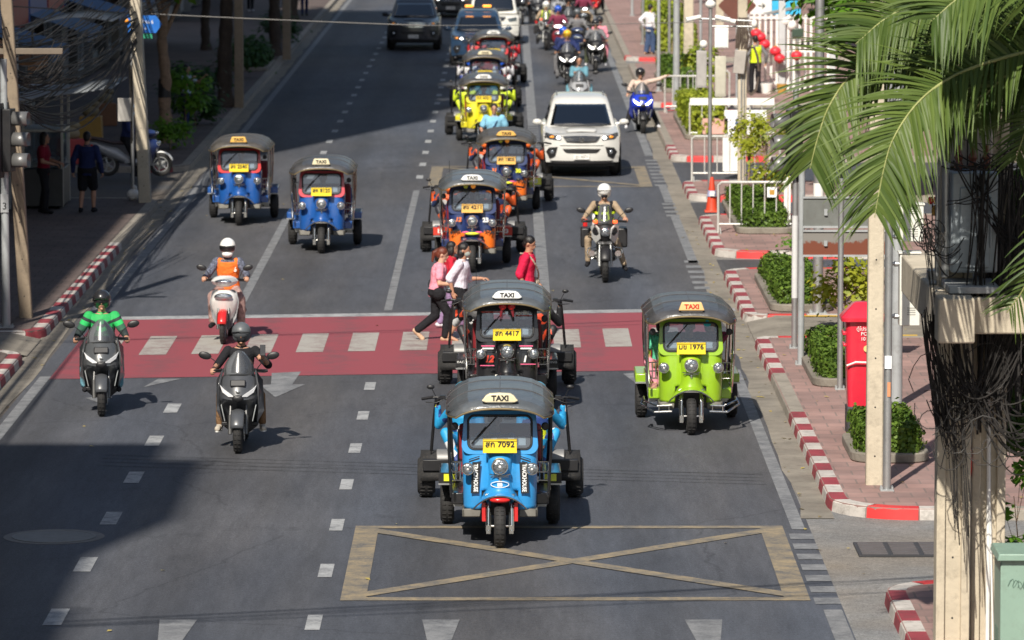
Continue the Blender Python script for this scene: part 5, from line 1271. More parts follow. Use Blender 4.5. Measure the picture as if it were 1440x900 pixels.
# ------------------------------------------------------------------ trees, hedges, palm
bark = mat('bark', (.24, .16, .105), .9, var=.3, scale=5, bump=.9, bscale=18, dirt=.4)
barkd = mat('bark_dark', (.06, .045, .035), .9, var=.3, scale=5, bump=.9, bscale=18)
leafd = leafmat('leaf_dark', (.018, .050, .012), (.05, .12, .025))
leafy = leafmat('leaf_young', (.20, .26, .02), (.42, .42, .04), .45)
leafh = leafmat('leaf_hedge', (.024, .060, .010), (.15, .24, .035), .25, .45, 3.)
leafyh = leafmat('leaf_gold_hedge', (.16, .24, .02), (.40, .44, .05), .35)
leafg = leafmat('leaf_bright', (.06, .16, .015), (.16, .32, .03), .4)
def street_tree(label, p, h, cr, seed, trunkr=.16, bk=None, lf=None, band=False, n=9000, group='street trees', lean=(0, 0), size=.16, cz=.45):
    g = random.Random(seed); gn = np.random.default_rng(seed)
    t = thing('street_tree', label, 'tree', (p[0], p[1], ZP - .02), 0, group); m = MB()
    th = h * .55; pts = []
    for i in range(9):
        k = i / 8; pts.append(Vector((lean[0] * k * th + g.uniform(-.04, .04) * (i > 0), lean[1] * k * th + g.uniform(-.04, .04) * (i > 0), th * k)))
    m.tube(catmull(pts, 4), [lerp(trunkr * 1.15, trunkr * .7, i / 32) * (1 + .10 * math.sin(i * 1.7) + (.35 if i == 0 else .1 if i == 1 else 0)) for i in range(33)], 12)
    top = pts[-1]; tips = []
    for j in range(8):
        a = 2 * math.pi * j / 8 + g.uniform(-.3, .3); st = pts[5 + j % 4]; e = top + Vector((math.cos(a) * cr * g.uniform(.5, .8), math.sin(a) * cr * g.uniform(.5, .8), h * g.uniform(.10, .36)))
        mid = st.lerp(e, .5) + Vector((0, 0, .15 * h * g.uniform(.2, .6)))
        m.tube(catmull([st, mid, e], 5), [lerp(trunkr * .45, trunkr * .10, i / 10) for i in range(11)], 7); tips += [mid, e]
    m.build('trunk', bk or bark, t, smooth=60)
    if band:
        m = MB(); m.lathe([(trunkr * 1.02, 1.15), (trunkr * 1.08, 1.16), (trunkr * 1.02, 1.62), (trunkr * .95, 1.63)], (pts[2].x * .9, pts[2].y * .9, 0), 'Z', 16); m.build('trunk_wrap', black, t)
    P = []
    cl = [tips[i % len(tips)] + Vector((g.uniform(-1, 1), g.uniform(-1, 1), g.uniform(-.3, .8))) * cr * .28 for i in range(34)]
    for c in cl:
        k = n // len(cl); q = gn.normal(size=(k, 3)) * np.array([cr * .17, cr * .17, cr * .12]); P.append(q + np.array(c))
    P = np.concatenate(P); Nn = np.tile([0, 0, 1.], (len(P), 1))
    leaves('crown', P, Nn, size, [lf or leafd], t, seed, 1.9, 1.0)
    return t
def small_plant(label, p, h, r, seed, lf, n=500, size=.07, name='shrub', z=ZP, group=None, cat='plant', stem=.02):
    gn = np.random.default_rng(seed); g = random.Random(seed); t = thing(name, label, cat, (p[0], p[1], z), 0, group); m = MB(); C_ = []
    m.tube([(0, 0, 0), (g.uniform(-.05, .05), 0, h * .5), (g.uniform(-.1, .1), 0, h * .85)], [stem, stem * .8, stem * .4], 7)
    for j in range(9):
        a = j * 2.4; z_ = h * g.uniform(.35, .98); e = Vector((math.cos(a) * r * g.uniform(.3, .85), math.sin(a) * r * g.uniform(.3, .85), z_ + .1 * h)); m.tube([(0, 0, z_ * .8), e], [stem * .4, stem * .2], 5); C_.append(e)
    m.build('trunk' if h > 1.3 else 'stem', bark, t, smooth=60)
    P = np.concatenate([gn.normal(size=(n // 9, 3)) * r * .24 + np.array(c) for c in C_]); leaves('foliage', P, np.tile([0, -.3, 1.], (len(P), 1)), size, [lf], t, seed, 2.0, .8); return t
def planter(label, x0, x1, y0, y1, h, seed, lf, kerbm=None, dens=900, base=True, size=.045, group='clipped hedges in planters on the right pavement', z=ZP):
    t = thing('hedge_planter', label, 'hedge', ((x0 + x1) / 2, (y0 + y1) / 2, z - .006), 0, group); w_, d_ = x1 - x0, y1 - y0; gn = np.random.default_rng(seed)
    if base:
        m = MB(); q = .16; o_ = rrect(w_ + q * 2, d_ + q * 2, .35, 5)
        m.prism(o_, 0, .13); m.build('planter_kerb', kerbm or gut, t, bevel=.02)
    m = MB(); m.box((0, 0, .11 + (h - .1) / 2), (w_ - .12, d_ - .12, h - .1)); m.build('hedge_core', mat('hedge_core', (.012, .022, .008), .9), t, bevel=.05)
    P, Nn = [], []
    def face(n_, fn, nr):
        u, v = gn.random(n_), gn.random(n_); q = fn(u, v); wob = .06 * np.sin(q[:, 0:1] * 9 + q[:, 1:2] * 7) * np.sin(q[:, 2:3] * 8 + q[:, 1:2] * 5); P.append(q + np.array(nr) * (wob + gn.normal(size=(n_, 1)) * .032)); Nn.append(np.tile(nr, (n_, 1)))
    A = lambda a: max(30, int(a * dens)); zb_ = .12
    face(A(w_ * d_), lambda u, v: np.stack([(u - .5) * w_, (v - .5) * d_, np.full_like(u, zb_ + h)], 1), (0., 0., 1.))
    face(A(w_ * h * 1.3), lambda u, v: np.stack([(u - .5) * w_, np.full_like(u, -d_ / 2), zb_ + v * h], 1), (0., -1., 0.))
    face(A(d_ * h), lambda u, v: np.stack([np.full_like(u, -w_ / 2), (v - .5) * d_, zb_ + v * 0 + gn.random(len(u)) * h], 1), (-1., 0., 0.))
    face(A(d_ * h * .5), lambda u, v: np.stack([np.full_like(u, w_ / 2), (v - .5) * d_, zb_ + gn.random(len(u)) * h], 1), (1., 0., 0.))
    leaves('hedge_leaves', np.concatenate(P), np.concatenate(Nn), size, [lf], t, seed, 1.5, .75); return t
def P2(px, py): v = at(px, py, ZP); return v
# right planters
a = P2(1200, 652); planter('small clipped hedge block behind the near concrete post, beside the red postbox', a.x + .15, a.x + .85, a.y + .2, a.y + 2.2, .33, 1, leafh, dens=2600)
a = P2(1150, 545); planter('clipped hedge block left of the red postbox', a.x + .10, a.x + .72, a.y + .2, a.y + 4.0, .30, 2, leafh, dens=1800)
a = P2(1098, 440); planter('clipped hedge block behind the rusty sign panels', a.x - .0, a.x + .75, a.y + .3, a.y + 5.8, .30, 3, leafh, dens=1400)
a = P2(1048, 330); planter('clipped hedge block with young trees behind the crowd barrier', a.x - .0, a.x + .85, a.y + .3, a.y + 7.2, .28, 4, leafh, dens=1100)
for lb, px, py, ww, dd, hh, mm in (('golden hedge behind the banner barrier', 972, 196, .9, 9, .6, leafyh), ('sunlit hedge beside the white shirted walker', 928, 78, 1.2, 20, .9, leafyh), ('low green hedge patch under the thin steel pole', 940, 130, .9, 9, .5, leafh)):
    a = P2(px, py); planter(lb, a.x, a.x + ww, a.y, a.y + dd, hh, int(px), mm, dens=420, size=.08)
small_plant('taller young yellow leaved tree in the hedge behind the barrier', P2(1075, 312), 1.9, .55, 5, leafy, 1100, .06, 'young_tree', group='young ornamental trees', cat='tree', stem=.035)
small_plant('slimmer young yellow leaved tree by the white board', P2(1052, 275), 1.7, .42, 6, leafy, 700, .06, 'young_tree', group='young ornamental trees', cat='tree', stem=.03)
small_plant('yellow green shrub growing behind the rusty sign and postbox', P2(1190, 462), 1.15, .55, 8, leafy, 900, .07, 'shrub', group='shrubs')
small_plant('yellow shrub between the far steel poles', P2(985, 150), 1.7, .55, 9, leafyh, 600, .09, 'shrub', group='shrubs')
small_plant('yellow shrub left of the concrete column at the top', P2(945, 92), 1.9, .6, 10, leafyh, 600, .1, 'shrub', group='shrubs')
small_plant('low leafy weed by the crowd barrier foot', P2(1115, 352), .25, .25, 12, leafg, 160, .05, 'shrub', group='shrubs', stem=.008)
# left trees
street_tree('bare barked street tree beside the blue direction sign', at(234, 200, ZP), 7.5, 2.6, 21, .15, bark, leafg, True, 6000, lean=(-.02, 0))
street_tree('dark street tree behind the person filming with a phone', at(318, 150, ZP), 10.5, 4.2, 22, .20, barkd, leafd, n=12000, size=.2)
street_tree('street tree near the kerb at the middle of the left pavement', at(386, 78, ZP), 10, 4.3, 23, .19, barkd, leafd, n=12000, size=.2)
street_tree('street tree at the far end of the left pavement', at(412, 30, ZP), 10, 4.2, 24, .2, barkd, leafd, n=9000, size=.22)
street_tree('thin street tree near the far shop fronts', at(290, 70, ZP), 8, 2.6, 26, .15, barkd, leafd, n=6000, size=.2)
small_plant('sunlit young shrub with yellow tips beside the bare trunk', at(262, 196, ZP), 1.6, .55, 13, leafg, 700, .09, 'shrub', group='shrubs')
small_plant('low bright bush at the foot of the bare trunk', at(240, 210, ZP), .6, .5, 14, leafg, 600, .07, 'shrub', group='shrubs')
for i, (px, py, h_, r_) in enumerate(((275, 176, .8, .7), (262, 160, 1.1, .7), (338, 110, .9, .8), (352, 92, .7, .7), (395, 60, .9, .8), (300, 130, .6, .6))):
    small_plant(('low dark bush beside the young sunlit shrub', 'taller dark bush under the person filming', 'dark bush between the dark trees', 'small dark bush beyond the second tree', 'dark bush by the far kerb', 'low ragged bush on the shaded pavement')[i], at(px, py, ZP), h_, r_, 90 + i, leafd, 500, .10, 'shrub', group='shrubs in the left shade')
for i, (px, py, ww, dd) in enumerate(((330, 100, .9, 5),)):
    a = at(px, py, ZP); planter('low shaded hedge block between the dark trees', a.x, a.x + ww, a.y, a.y + dd, .35, 60 + i, leafd, dens=350, size=.09, group='hedges on the left pavement')
# right background trees
for i, (px, Y, h, lb) in enumerate(((1240, 104, 7, 'broad green tree behind the palm fronds'), (1400, 84, 6, 'dark tree behind the cable tangle'), (1180, 168, 7, 'green tree beyond the white gate'), (1020, 205, 8, 'tree at the far end of the right pavement'))):
    q = spot(px, Y, 0); street_tree(lb, q, h, 2.8, 40 + i, .14, barkd, leafg if i % 2 == 0 else leafd, n=7000, size=.17, group='trees on the right')

# palm -------------------------------------------------------------
palml = leafmat('palm_leaflet', (.026, .060, .012), (.115, .165, .036), .16, .45, .7)
rach = mat('palm_rachis', (.30, .32, .12), .5, var=.2)
trunkp = mat('palm_trunk', (.16, .13, .10), .9, var=.3, scale=4, bump=.9, bscale=12)
def frond(parent, pts, ll, seed, n=62, wd=.045, droop=.30, tipn=0, face=(.1, -.85, .45)):
    n = int(n * 1.3)
    g = random.Random(seed); cv = catmull(pts, 12); K = len(cv)
    m = MB(); m.tube(cv, [lerp(.022, .004, i / (K - 1)) for i in range(K)], 6); ro = m.build('frond', rach, parent, smooth=60)
    V, F = [], []
    for s_ in (-1, 1):
        for j in range(n):
            k = .06 + .93 * j / n; f = k * (K - 1); i = int(f); p = cv[i].lerp(cv[min(i + 1, K - 1)], f - i); d = unit(cv[min(i + 1, K - 1)] - cv[max(i - 1, 0)])
            up = Vector(face); sd_ = d.cross(up); sd_ = sd_.normalized() if sd_.length > .05 else Vector((1, 0, 0)); nu_ = sd_.cross(d).normalized()
            L_ = 1.04 * ll * (.50 + .75 * math.sin(math.pi * (.12 + .80 * k)) ** 1.0) * g.uniform(.70, 1.14); fw = .55 + .5 * k + g.uniform(-.17, .17)
            dirn = (sd_ * s_ + d * fw + nu_ * g.uniform(.02, .38)).normalized()
            if g.random() < .03: continue
            w_ = .76 * wd * g.uniform(.75, 1.2); c = p.copy(); prev = None; nseg = 6; tw = g.uniform(-.5, .5)
            dd = dirn.copy(); wv = dd.cross(nu_).normalized(); wv = (wv * math.cos(tw) + nu_ * math.sin(tw)).normalized(); base = len(V)
            dr = droop * g.uniform(.6, 1.5)
            for q in range(nseg + 1):
                t_ = q / nseg; ww = w_ * (1 - t_ ** 2.2) * (.6 + .4 * min(1, t_ * 5)) + .002
                fold = Vector((0, 0, 1)) * ww * .35
                V += [c - wv * ww * .5 + fold, c, c + wv * ww * .5 + fold]
                dd = (dd + Vector((0, 0, -dr / nseg * (1 + t_ * 1.2)))).normalized(); c = c + dd * (L_ / nseg)
            for q in range(nseg):
                o = base + q * 3; F += [(o, o + 1, o + 4, o + 3), (o + 1, o + 2, o + 5, o + 4)]
    me = fastmesh('leaflets', np.array([tuple(v) for v in V]), np.array(F), [palml]); o = bpy.data.objects.new('leaflets', me); C.objects.link(o); o.parent = ro
    return ro
YP = 46.0
crown = spot(1512, YP + .3, 0); crown.z = 6.45
pt_ = thing('coconut_palm', 'feathery palm whose long fronds arch in from the upper right', 'palm tree', (crown.x, crown.y, ZP - .02))
m = MB(); m.tube([(0.1, .3, 0), (.05, .15, 2), (0, .05, 4), (0, 0, 6.1)], [.24, .17, .15, .17], 14); m.build('trunk', trunkp, pt_, smooth=60)
def W(px, py, Y): v = spot(px, Y, 0); v.z = zat(py, Y); return v - Vector((crown.x, crown.y, ZP - .02))
c0 = Vector((0, 0, 6.2))
frond(pt_, [c0, W(1440, 72, YP), W(1368, 92, YP - .2), W(1320, 114, YP - .4), W(1280, 148, YP - .55), W(1250, 194, YP - .65), W(1236, 240, YP - .7), W(1224, 306, YP - .75)], .66, 1, 84, .046)
frond(pt_, [c0, W(1420, 34, YP + .5), W(1304, 58, YP + .6), W(1232, 80, YP + .5), W(1190, 106, YP + .4), W(1160, 150, YP + .35), W(1144, 196, YP + .3), W(1134, 238, YP + .3)], .62, 2, 80, .044)
frond(pt_, [c0, W(1450, 8, YP + .3), W(1370, -16, YP + .3), W(1300, -6, YP + .2), W(1238, 26, YP + .1), W(1196, 62, YP)], .66, 3, 78, .046)
frond(pt_, [c0, W(1470, 0, YP - .5), W(1420, -30, YP - .6), W(1350, -10, YP - .8), W(1300, 30, YP - .9)], .68, 4, 74, .048)
frond(pt_, [c0, W(1480, 120, YP + .6), W(1440, 170, YP + .6), W(1418, 230, YP + .6)], .40, 5, 30, .036)
frond(pt_, [c0, W(1500, 160, YP + .2), W(1462, 330, YP + .4), W(1436, 400, YP + .5), W(1410, 440, YP + .6)], .40, 6, 24, .034)
frond(pt_, [c0, W(1460, 44, YP + .8), W(1392, 20, YP + .8), W(1320, 30, YP + .8), W(1262, 60, YP + .8)], .62, 31, 70, .044)
for q, (a_, b_, c_, yy) in enumerate((((1450, 60), (1390, 50), (1330, 70), .9), ((1460, 20), (1400, -10), (1340, 10), 1.0), ((1470, 80), (1430, 90), (1385, 125), .8), ((1440, 30), (1360, 10), (1280, 30), 1.2), ((1460, 70), (1400, 80), (1340, 130), 1.1))):
    frond(pt_, [c0, W(*a_, YP + yy), W(*b_, YP + yy), W(*c_, YP + yy), W(c_[0] - 36, c_[1] + 50, YP + yy)], .5, 50 + q, 56, .046)
frond(pt_, [c0, W(1560, -20, YP), W(1640, 40, YP), W(1700, 200, YP)], .6, 7, 40, .046)
frond(pt_, [c0, c0 + Vector((.4, -1, .7)), c0 + Vector((.8, -2.2, .2)), c0 + Vector((1, -2.9, -.9))], .6, 8, 40, .046)
frond(pt_, [c0, c0 + Vector((.2, 1, .7)), c0 + Vector((.4, 2.2, .2)), c0 + Vector((.6, 2.9, -.9))], .6, 18, 40, .046)

# ------------------------------------------------------------------ posts, poles, signs
def pole(name, label, p, r, h, mm, cat='pole', group=None, top=None, n=14, holes=0, square=False, r2=None, flange=True, z=ZP - .01, extra=None):
    t = thing(name, label, cat, (p[0], p[1], z), 0, group); tp = Vector(top) if top else Vector((0, 0, h)); m = MB(); r2 = r2 or r * .8
    if square:
        rings = [[Vector((a * rr, b_ * rr, 0)) + tp * k for a, b_ in ((-1, -.85), (-.85, -1), (.85, -1), (1, -.85), (1, .85), (.85, 1), (-.85, 1), (-1, .85))] for k, rr in ((0, r), (.5, (r + r2) / 2), (1, r2))]
        m.loft(rings)
    else: m.cyl((0, 0, 0), tp, r, r2, n)
    m.build('shaft', mm, t, smooth=30)
    if holes:
        m = MB()
        for i in range(holes):
            c = tp * ((i + .6) * .62 / tp.length); rr = lerp(r, r2, c.length / tp.length); m.cyl(c + Vector((0, -rr - .003, 0)), c + Vector((0, -rr + .01, 0)), .011, n=8)
        m.build('bolt_hole', ink, t)
    if flange and not square:
        m = MB(); m.box((0, 0, .012), (r * 3.4, r * 3.4, .024)); 
        for a, b_ in ((-1, -1), (1, -1), (1, 1), (-1, 1)): m.cyl((a * r * 1.3, b_ * r * 1.3, .02), (a * r * 1.3, b_ * r * 1.3, .06), .014, n=6)
        m.build('base_plate', steelgrey, t)
    if extra: extra(t)
    return t
# near concrete pole pair and transformer platform
def hpole(label, p, w_, h, group):
    t = thing('utility_pole', label, 'utility pole', (p[0], p[1], ZP - .02), 0, group); m = MB()
    for k in (-1, 1): m.box((k * w_ * .37, 0, h / 2), (w_ * .26, w_ * .9, h))
    m.box((0, .0, h / 2), (w_ * .50, w_ * .60, h)); m.build('shaft', concrete, t, bevel=.012, smooth=0)
    m = MB()
    for i in range(int(h / .62)): m.cyl((.0, -w_ * .305, .35 + i * .62), (0, -w_ * .29, .35 + i * .62), .011, n=8)
    m.build('bolt_hole', ink, t)
    return t
gpp = 'near concrete utility poles'
pA = spot(1337, 48.4, 0); hpole('near stout concrete pole with hanging cables, left one of the pair', pA, .34, 6.2, gpp)
pB = spot(1386, 48.7, 0); tB = hpole('near stout concrete pole carrying a white pipe, right one of the pair', pB, .34, 9, gpp)
m = MB(); m.tube([(-.0, -.16, .0), (-.0, -.13, 1.6), (-.02, -.13, 3.4)], .022, 8); m.tube([(.06, -.15, 0), (.02, -.13, 1.3), (.01, -.14, 1.5)], .012, 6); m.build('conduit', white, tB)
m = MB(); m.lathe([(.16, -.01), (.16, .01), (.13, .012)], (-.19, -.05, 1.9), 'X', 20); m.build('round_tag', redlens, tB)
t = thing('transformer_platform', 'heavy concrete beams bolted across the near pole pair', 'platform', (4.37, 47.2, 3.44)); m = MB()
m.box((.0, -.12, .20), (.36, .40, .44)); m.box((.02, 2.3, .20), (.34, 4.4, .40)); m.box((.55, .32, .20), (.7, .34, .36)); m.box((.45, 3.0, .20), (1.1, .3, .34)); m.build('beam', concrete, t, bevel=.02)
m = MB(); m.box((.22, .9, .45), (.5, 1.4, .07)); m.box((.0, 1.3, .5), (.3, .2, .1)); m.build('plank', steelgrey, t, bevel=.008)
m = MB(); m.box((.10, .42, .22), (.30, .02, .36), rot=(0, 0, .3)); m.build('metal_strap', steel, t)
t = thing('transformer', 'grey electrical transformer cabinet standing on the concrete beams', 'transformer', (4.62, 48.1, 3.98)); m = MB()
m.box((0, 0, .55), (.46, .7, 1.0)); m.build('tank', mat('transformer_grey', (.34, .39, .42), .5, .2, dirt=.3), t, bevel=.02)
m = MB()
m.box((0, -.36, .5), (.30, .03, .8)); m.box((.16, -.37, .55), (.03, .05, .5))
m.build('door', mat('transformer_grey', (.34, .39, .42)), t, bevel=.01); m = MB()
for i in range(3): m.lathe([(.03, 1.05), (.05, 1.1), (.03, 1.14), (.05, 1.18), (.03, 1.22), (.02, 1.3)], (-.14 + i * .14, -.1, 0), 'Z', 12)
m.build('insulator', mat('insulator_brown', (.2, .07, .04), .25), t)
m = MB(); m.cyl((-.28, -.25, 0), (-.28, -.25, 1.15), .04, n=12); m.cyl((-.36, -.2, 0), (-.36, -.2, 1.0), .02); m.build('bracket', steel, t)
t = thing('junction_cabinet', 'pale twin door metal cabinet hanging above the transformer', 'cabinet', (4.58, 48.3, 5.05)); m = MB(); m.box((0, 0, .32), (.50, .30, .62)); m.build('casing', mat('cabinet_beige', (.42, .38, .34), .5, dirt=.25), t, bevel=.015); m = MB(); m.box((0, -.153, .32), (.012, .01, .60)); m.build('door_gap', black, t)
t = thing('cable_lightning_arrester', 'red and yellow bead shaped fuse holders hanging on a wire', 'fuse holder', (spot(1305, 48, 0).x, 48.0, zat(282, 48))); m = MB(); m.ell((-.02, 0, 0), (.03, .03, .04)); m.ell((.03, 0, 0), (.025, .025, .04)); m.build('red_bead', redlens, t); m = MB(); m.ell((.02, 0, -.10), (.028, .028, .055)); m.build('yellow_bead', sgy, t); m = MB(); m.tube([(0, 0, .5), (0, 0, .1), (0, 0, -.4)], .006); m.build('wire', ink, t)
# cables
def cables(name, label, sets, mm, seed=3, kind='stuff', cat='cables'):
    g = random.Random(seed); m = MB()
    for a, b_, n, r, sag, jit in sets:
        a, b_ = Vector(a), Vector(b_)
        for i in range(n):
            A = a + Vector([g.uniform(-jit, jit) for _ in range(3)]); B_ = b_ + Vector((g.uniform(-jit, jit), g.uniform(-jit, jit), g.uniform(-jit, jit * 3.5)))
            pts = []; s_ = sag * g.uniform(.5, 1.5); wob = [g.uniform(-1, 1) for _ in range(4)]
            for k in range(9):
                u = k / 8; p = A.lerp(B_, u); p.z -= s_ * 4 * u * (1 - u); p.x += .10 * jit * wob[0] * math.sin(u * 9 + wob[1] * 3) ; p.y += .3 * jit * wob[2] * math.sin(u * 5); pts.append(p)
            m.tube(catmull(pts, 2), r * g.uniform(.6, 1.3), 5, caps=False)
    o = m.build(name, mm, smooth=60, fix=False); tag(o, label, cat, None, kind); return o
cabm = mat('cable_black', (.022, .020, .019), .7, var=.8, scale=5, spec=.25)
cabd = mat('cable_dusty', (.035, .033, .031), .6, var=.4)
cabg = mat('cable_grey', (.10, .095, .09), .55, var=.3)
Y0 = 47.6
Q = lambda px, py, Y=Y0: Vector((spot(px, Y, 0).x, Y, zat(py, Y)))
cables('cable_bundle', 'dense tangle of black cables hanging down around the near pole pair', [
    (Q(1393, 240, 48.38), Q(1394, 590, 48.38), 46, .010, .0, .19), (Q(1440, 260, 48.6), Q(1440, 560, 48.6), 40, .010, .04, .22),
    (Q(1398, 250, 49.4), Q(1405, 560, 49.4), 34, .009, .0, .26), (Q(1430, 300, 49.4), Q(1425, 560, 49.4), 26, .009, .02, .2),
    (Q(1400, 150, 49.2), Q(1378, 600, 49.2), 20, .008, .0, .22), (Q(1425, 260), Q(1412, 560), 16, .008, .10, .22), (Q(1300, 440), Q(1322, 610), 14, .008, .12, .07), (Q(1312, 560), Q(1345, 640), 12, .006, .15, .10), (Q(1440, 330), Q(1345, 620), 12, .007, .35, .15), (Q(1460, 420), Q(1330, 560), 10, .008, .5, .15),
    (Q(1330, 480), Q(1350, 760), 12, .006, .02, .10), (Q(1320, 500), Q(1340, 640), 16, .007, .10, .14), (Q(1300, 450), Q(1335, 560), 5, .012, .12, .05), (Q(1370, 560), Q(1450, 640), 10, .008, .25, .12),
    (Q(1395, 560), Q(1470, 570), 7, .010, .35, .10), (Q(1345, 470), Q(1365, 600), 20, .007, .05, .12), (Q(1440, 200), Q(1345, 260), 14, .007, .15, .20), (Q(1350, 250), Q(1460, 400), 10, .008, .2, .2), (Q(1290, 300), Q(1345, 360), 6, .006, .25, .06),
    (Q(1295, 320), Q(1312, 480), 5, .006, .0, .05), (Q(1370, 230), Q(1365, 480), 14, .008, .0, .10)], cabm, 3)
g = random.Random(5); m = MB()
for i in range(12):
    c = Q(g.uniform(1305, 1400), g.uniform(500, 640), Y0 - .1 + g.uniform(-.15, .1)); r_ = g.uniform(.05, .22); a0 = g.uniform(0, 6)
    m.tube([c + Vector((math.cos(a0 + k * .55) * r_ * g.uniform(.9, 1.1), k * .006, math.sin(a0 + k * .55) * r_ * 1.2)) for k in range(11)], .005, 5, caps=False)
for i in range(7):
    c = Q(g.uniform(1288, 1318), g.uniform(325, 345), Y0 + .1); r_ = g.uniform(.09, .13)
    m.tube([c + Vector((math.cos(k * .6) * r_, k * .004, math.sin(k * .6) * r_ * 1.2)) for k in range(12)], .006, 5, caps=False)
tag(m.build('cable_coil', cabd, smooth=60, fix=False), 'loose coils of grey wire looped round the near poles', 'cables', None, 'stuff')
small_plant('vine leaves growing beside the green cabinet', Vector((spot(1428, 48.9, 0).x, 48.9, 0)), 1.75, .26, 77, leafg, 220, .07, 'vine', cat='vine', stem=.01)
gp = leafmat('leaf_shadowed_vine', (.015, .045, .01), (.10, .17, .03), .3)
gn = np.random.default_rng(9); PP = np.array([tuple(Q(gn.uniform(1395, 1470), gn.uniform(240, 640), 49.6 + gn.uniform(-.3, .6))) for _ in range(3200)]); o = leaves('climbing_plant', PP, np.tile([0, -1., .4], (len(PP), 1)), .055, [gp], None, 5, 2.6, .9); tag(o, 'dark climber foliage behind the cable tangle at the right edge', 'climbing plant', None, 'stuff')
# green cabinet
cg = mat('cabinet_green', (.22, .33, .27), .45, var=.06, dirt=.2)
cb = spot(1403, 46.6, 0); t = thing('utility_cabinet', 'pale green roadside utility cabinet with a scribble at the bottom right', 'cabinet', (cb.x, 46.6, 0)); m = MB()
m.box((.42, .35, .66), (.80, .62, 1.32)); m.build('casing', cg, t, bevel=.012); m = MB(); m.prism([(-.02, 0), (.86, 0), (.84, .07), (.0, .07)], -.02, .72, 0, Matrix.Translation((0, .70, 1.32)) @ Euler((R(90), 0, 0)).to_matrix().to_4x4()); m.build('lid', cg, t, bevel=.01)
m = MB(); g = random.Random(8)
for q in range(4): m.tube([(.12 + q * .05 + .03 * math.cos(k * .9), .036, 1.10 - q * .012 + .04 * math.sin(k * 1.3 + q)) for k in range(9)], .003, 4, caps=False)
m.build('scribble', mat('pencil_grey', (.10, .17, .14), .7), t); m = MB()
for k in range(8): m.box((.018, .35, .40 + k * .03), (.006, .3, .012))
m.build('vent_slot', mat('vent_green', (.12, .20, .16), .6), t)
# middle right posts
pc = P2(1229, 680); pole('concrete_post', 'pale square concrete post with bolt holes in front of the red postbox', pc, .105, 8.2, concrete, 'utility pole', holes=10, square=True, r2=.085)
pp = P2(1247, 689)
def pipe_extra(t):
    m = MB(); m.box((.0, -.055, 1.62), (.085, .012, .16)); m.build('notice', paper, t)
    m = MB(); m.box((.012, -.056, 1.28), (.04, .01, .18)); m.build('sticker', mat('sticker_orange', (.6, .25, .12), .5), t)
pole('steel_pipe_post', 'bare galvanised pipe standing right beside the square concrete post', pp, .050, 5.2, steel, extra=pipe_extra, r2=.048)
def cabinet_white(label, px, py0, py1, w_, Y, d=.22, m_=None, group='white meter cabinets', nm='meter_cabinet'):
    z0, z1 = zat(py1, Y), zat(py0, Y); t = thing(nm, label, 'cabinet', (spot(px, Y, 0).x, Y, z0), 0, group); h = z1 - z0; mm = m_ or mat('cabinet_white', (.66, .66, .60), .45, var=.05, dirt=.15)
    m = MB(); m.box((0, 0, h / 2), (w_, d, h)); m.build('casing', mm, t, bevel=.012); m = MB(); m.box((0, 0, h + .012), (w_ + .03, d + .03, .025)); m.build('lid', mm, t, bevel=.006)
    m = MB()
    for s_ in (.16, .78):
        for k in range(4): m.box((.02, -d / 2 - .002, h * s_ + k * .028), (w_ * .4, .006, .010))
    m.build('louvre', mat('louvre_grey', (.3, .3, .28), .6), t); m = MB()
    for s_ in (.12, .85): m.cyl((-w_ / 2 - .10, .02, h * s_), (-w_ / 2, .02, h * s_), .022, n=8); m.cyl((-w_ / 2 - .06, .02, h * s_), (-w_ / 2 - .01, .02, h * s_), .035, n=8)
    m.build('clamp', steel, t); return t
cabinet_white('tall white louvred meter cabinet clamped to the pipe post', 1276, 356, 457, .26, 61.0, .25)
cabinet_white('upper white cabinet above the louvred one beside the palm frond', 1278, 288, 339, .30, 61.0, .2)
pg = P2(1260, 571); pole('street_light_pole', 'thick grey round pole behind the postbox', pg, .088, 8.5, steelgrey, 'pole', r2=.07)
ps = P2(1150, 440); pole('street_light_pole', 'thick galvanised pole with a white band behind the rusty sign', ps, .088, 8.5, steel, r2=.07, extra=lambda t: (MB().cyl((0, 0, 1.55), (0, 0, 2.2), .090, n=16).build('white_band', white, t), None)[1])
p1 = P2(1117, 489); sigp = pole('signal_post', 'slim blue grey signal post with a pale band at the corner', p1, .048, 4.1, steel, 'signal post', r2=.046, extra=lambda t: MB().cyl((0, 0, .8), (0, 0, 2.1), .050, n=14).build('pale_band', mat('band_pale', (.55, .56, .56), .5), t) and None)
def signal(label, p, z, yaw, n=3, group='traffic signals'):
    t = thing('traffic_signal', label, 'traffic light', (p[0], p[1], z), yaw, group); m = MB(); m.box((0, 0, .16 + .34 * n / 2 - .16), (.32, .20, .34 * n)); m.box((0, .05, .34 * n / 2), (.52, .02, .34 * n + .2)); m.build('housing', black, t, bevel=.015)
    for i in range(n):
        z_ = .17 + i * .34; m = MB(); K = 16
        rr = []
        for y_, r_ in ((-.10, .125), (-.36, .125)): rr.append([Vector((r_ * math.cos(a), y_ - (0 if y_ > -.2 else .0), z_ + r_ * math.sin(a))) for a in [R(-50 + 280 * q / K) for q in range(K + 1)]])
        m.loft(rr, caps=False, closed=False); v = m.build('visor', mat('visor_silver', (.17, .17, .17), .4, .4), t, solid=.006)
        m = MB(); m.ell((0, -.10, z_), (.105, .03, .105)); m.build('lens', mat(('lens_green', 'lens_amber', 'lens_red')[i], ((.01, .06, .03), (.10, .05, .01), (.10, .01, .01))[i], .2), v)
    return t
signal('black traffic signal with silver visors on the right corner post', Vector((p1.x - .02, p1.y, 0)), 2.86, R(-78))
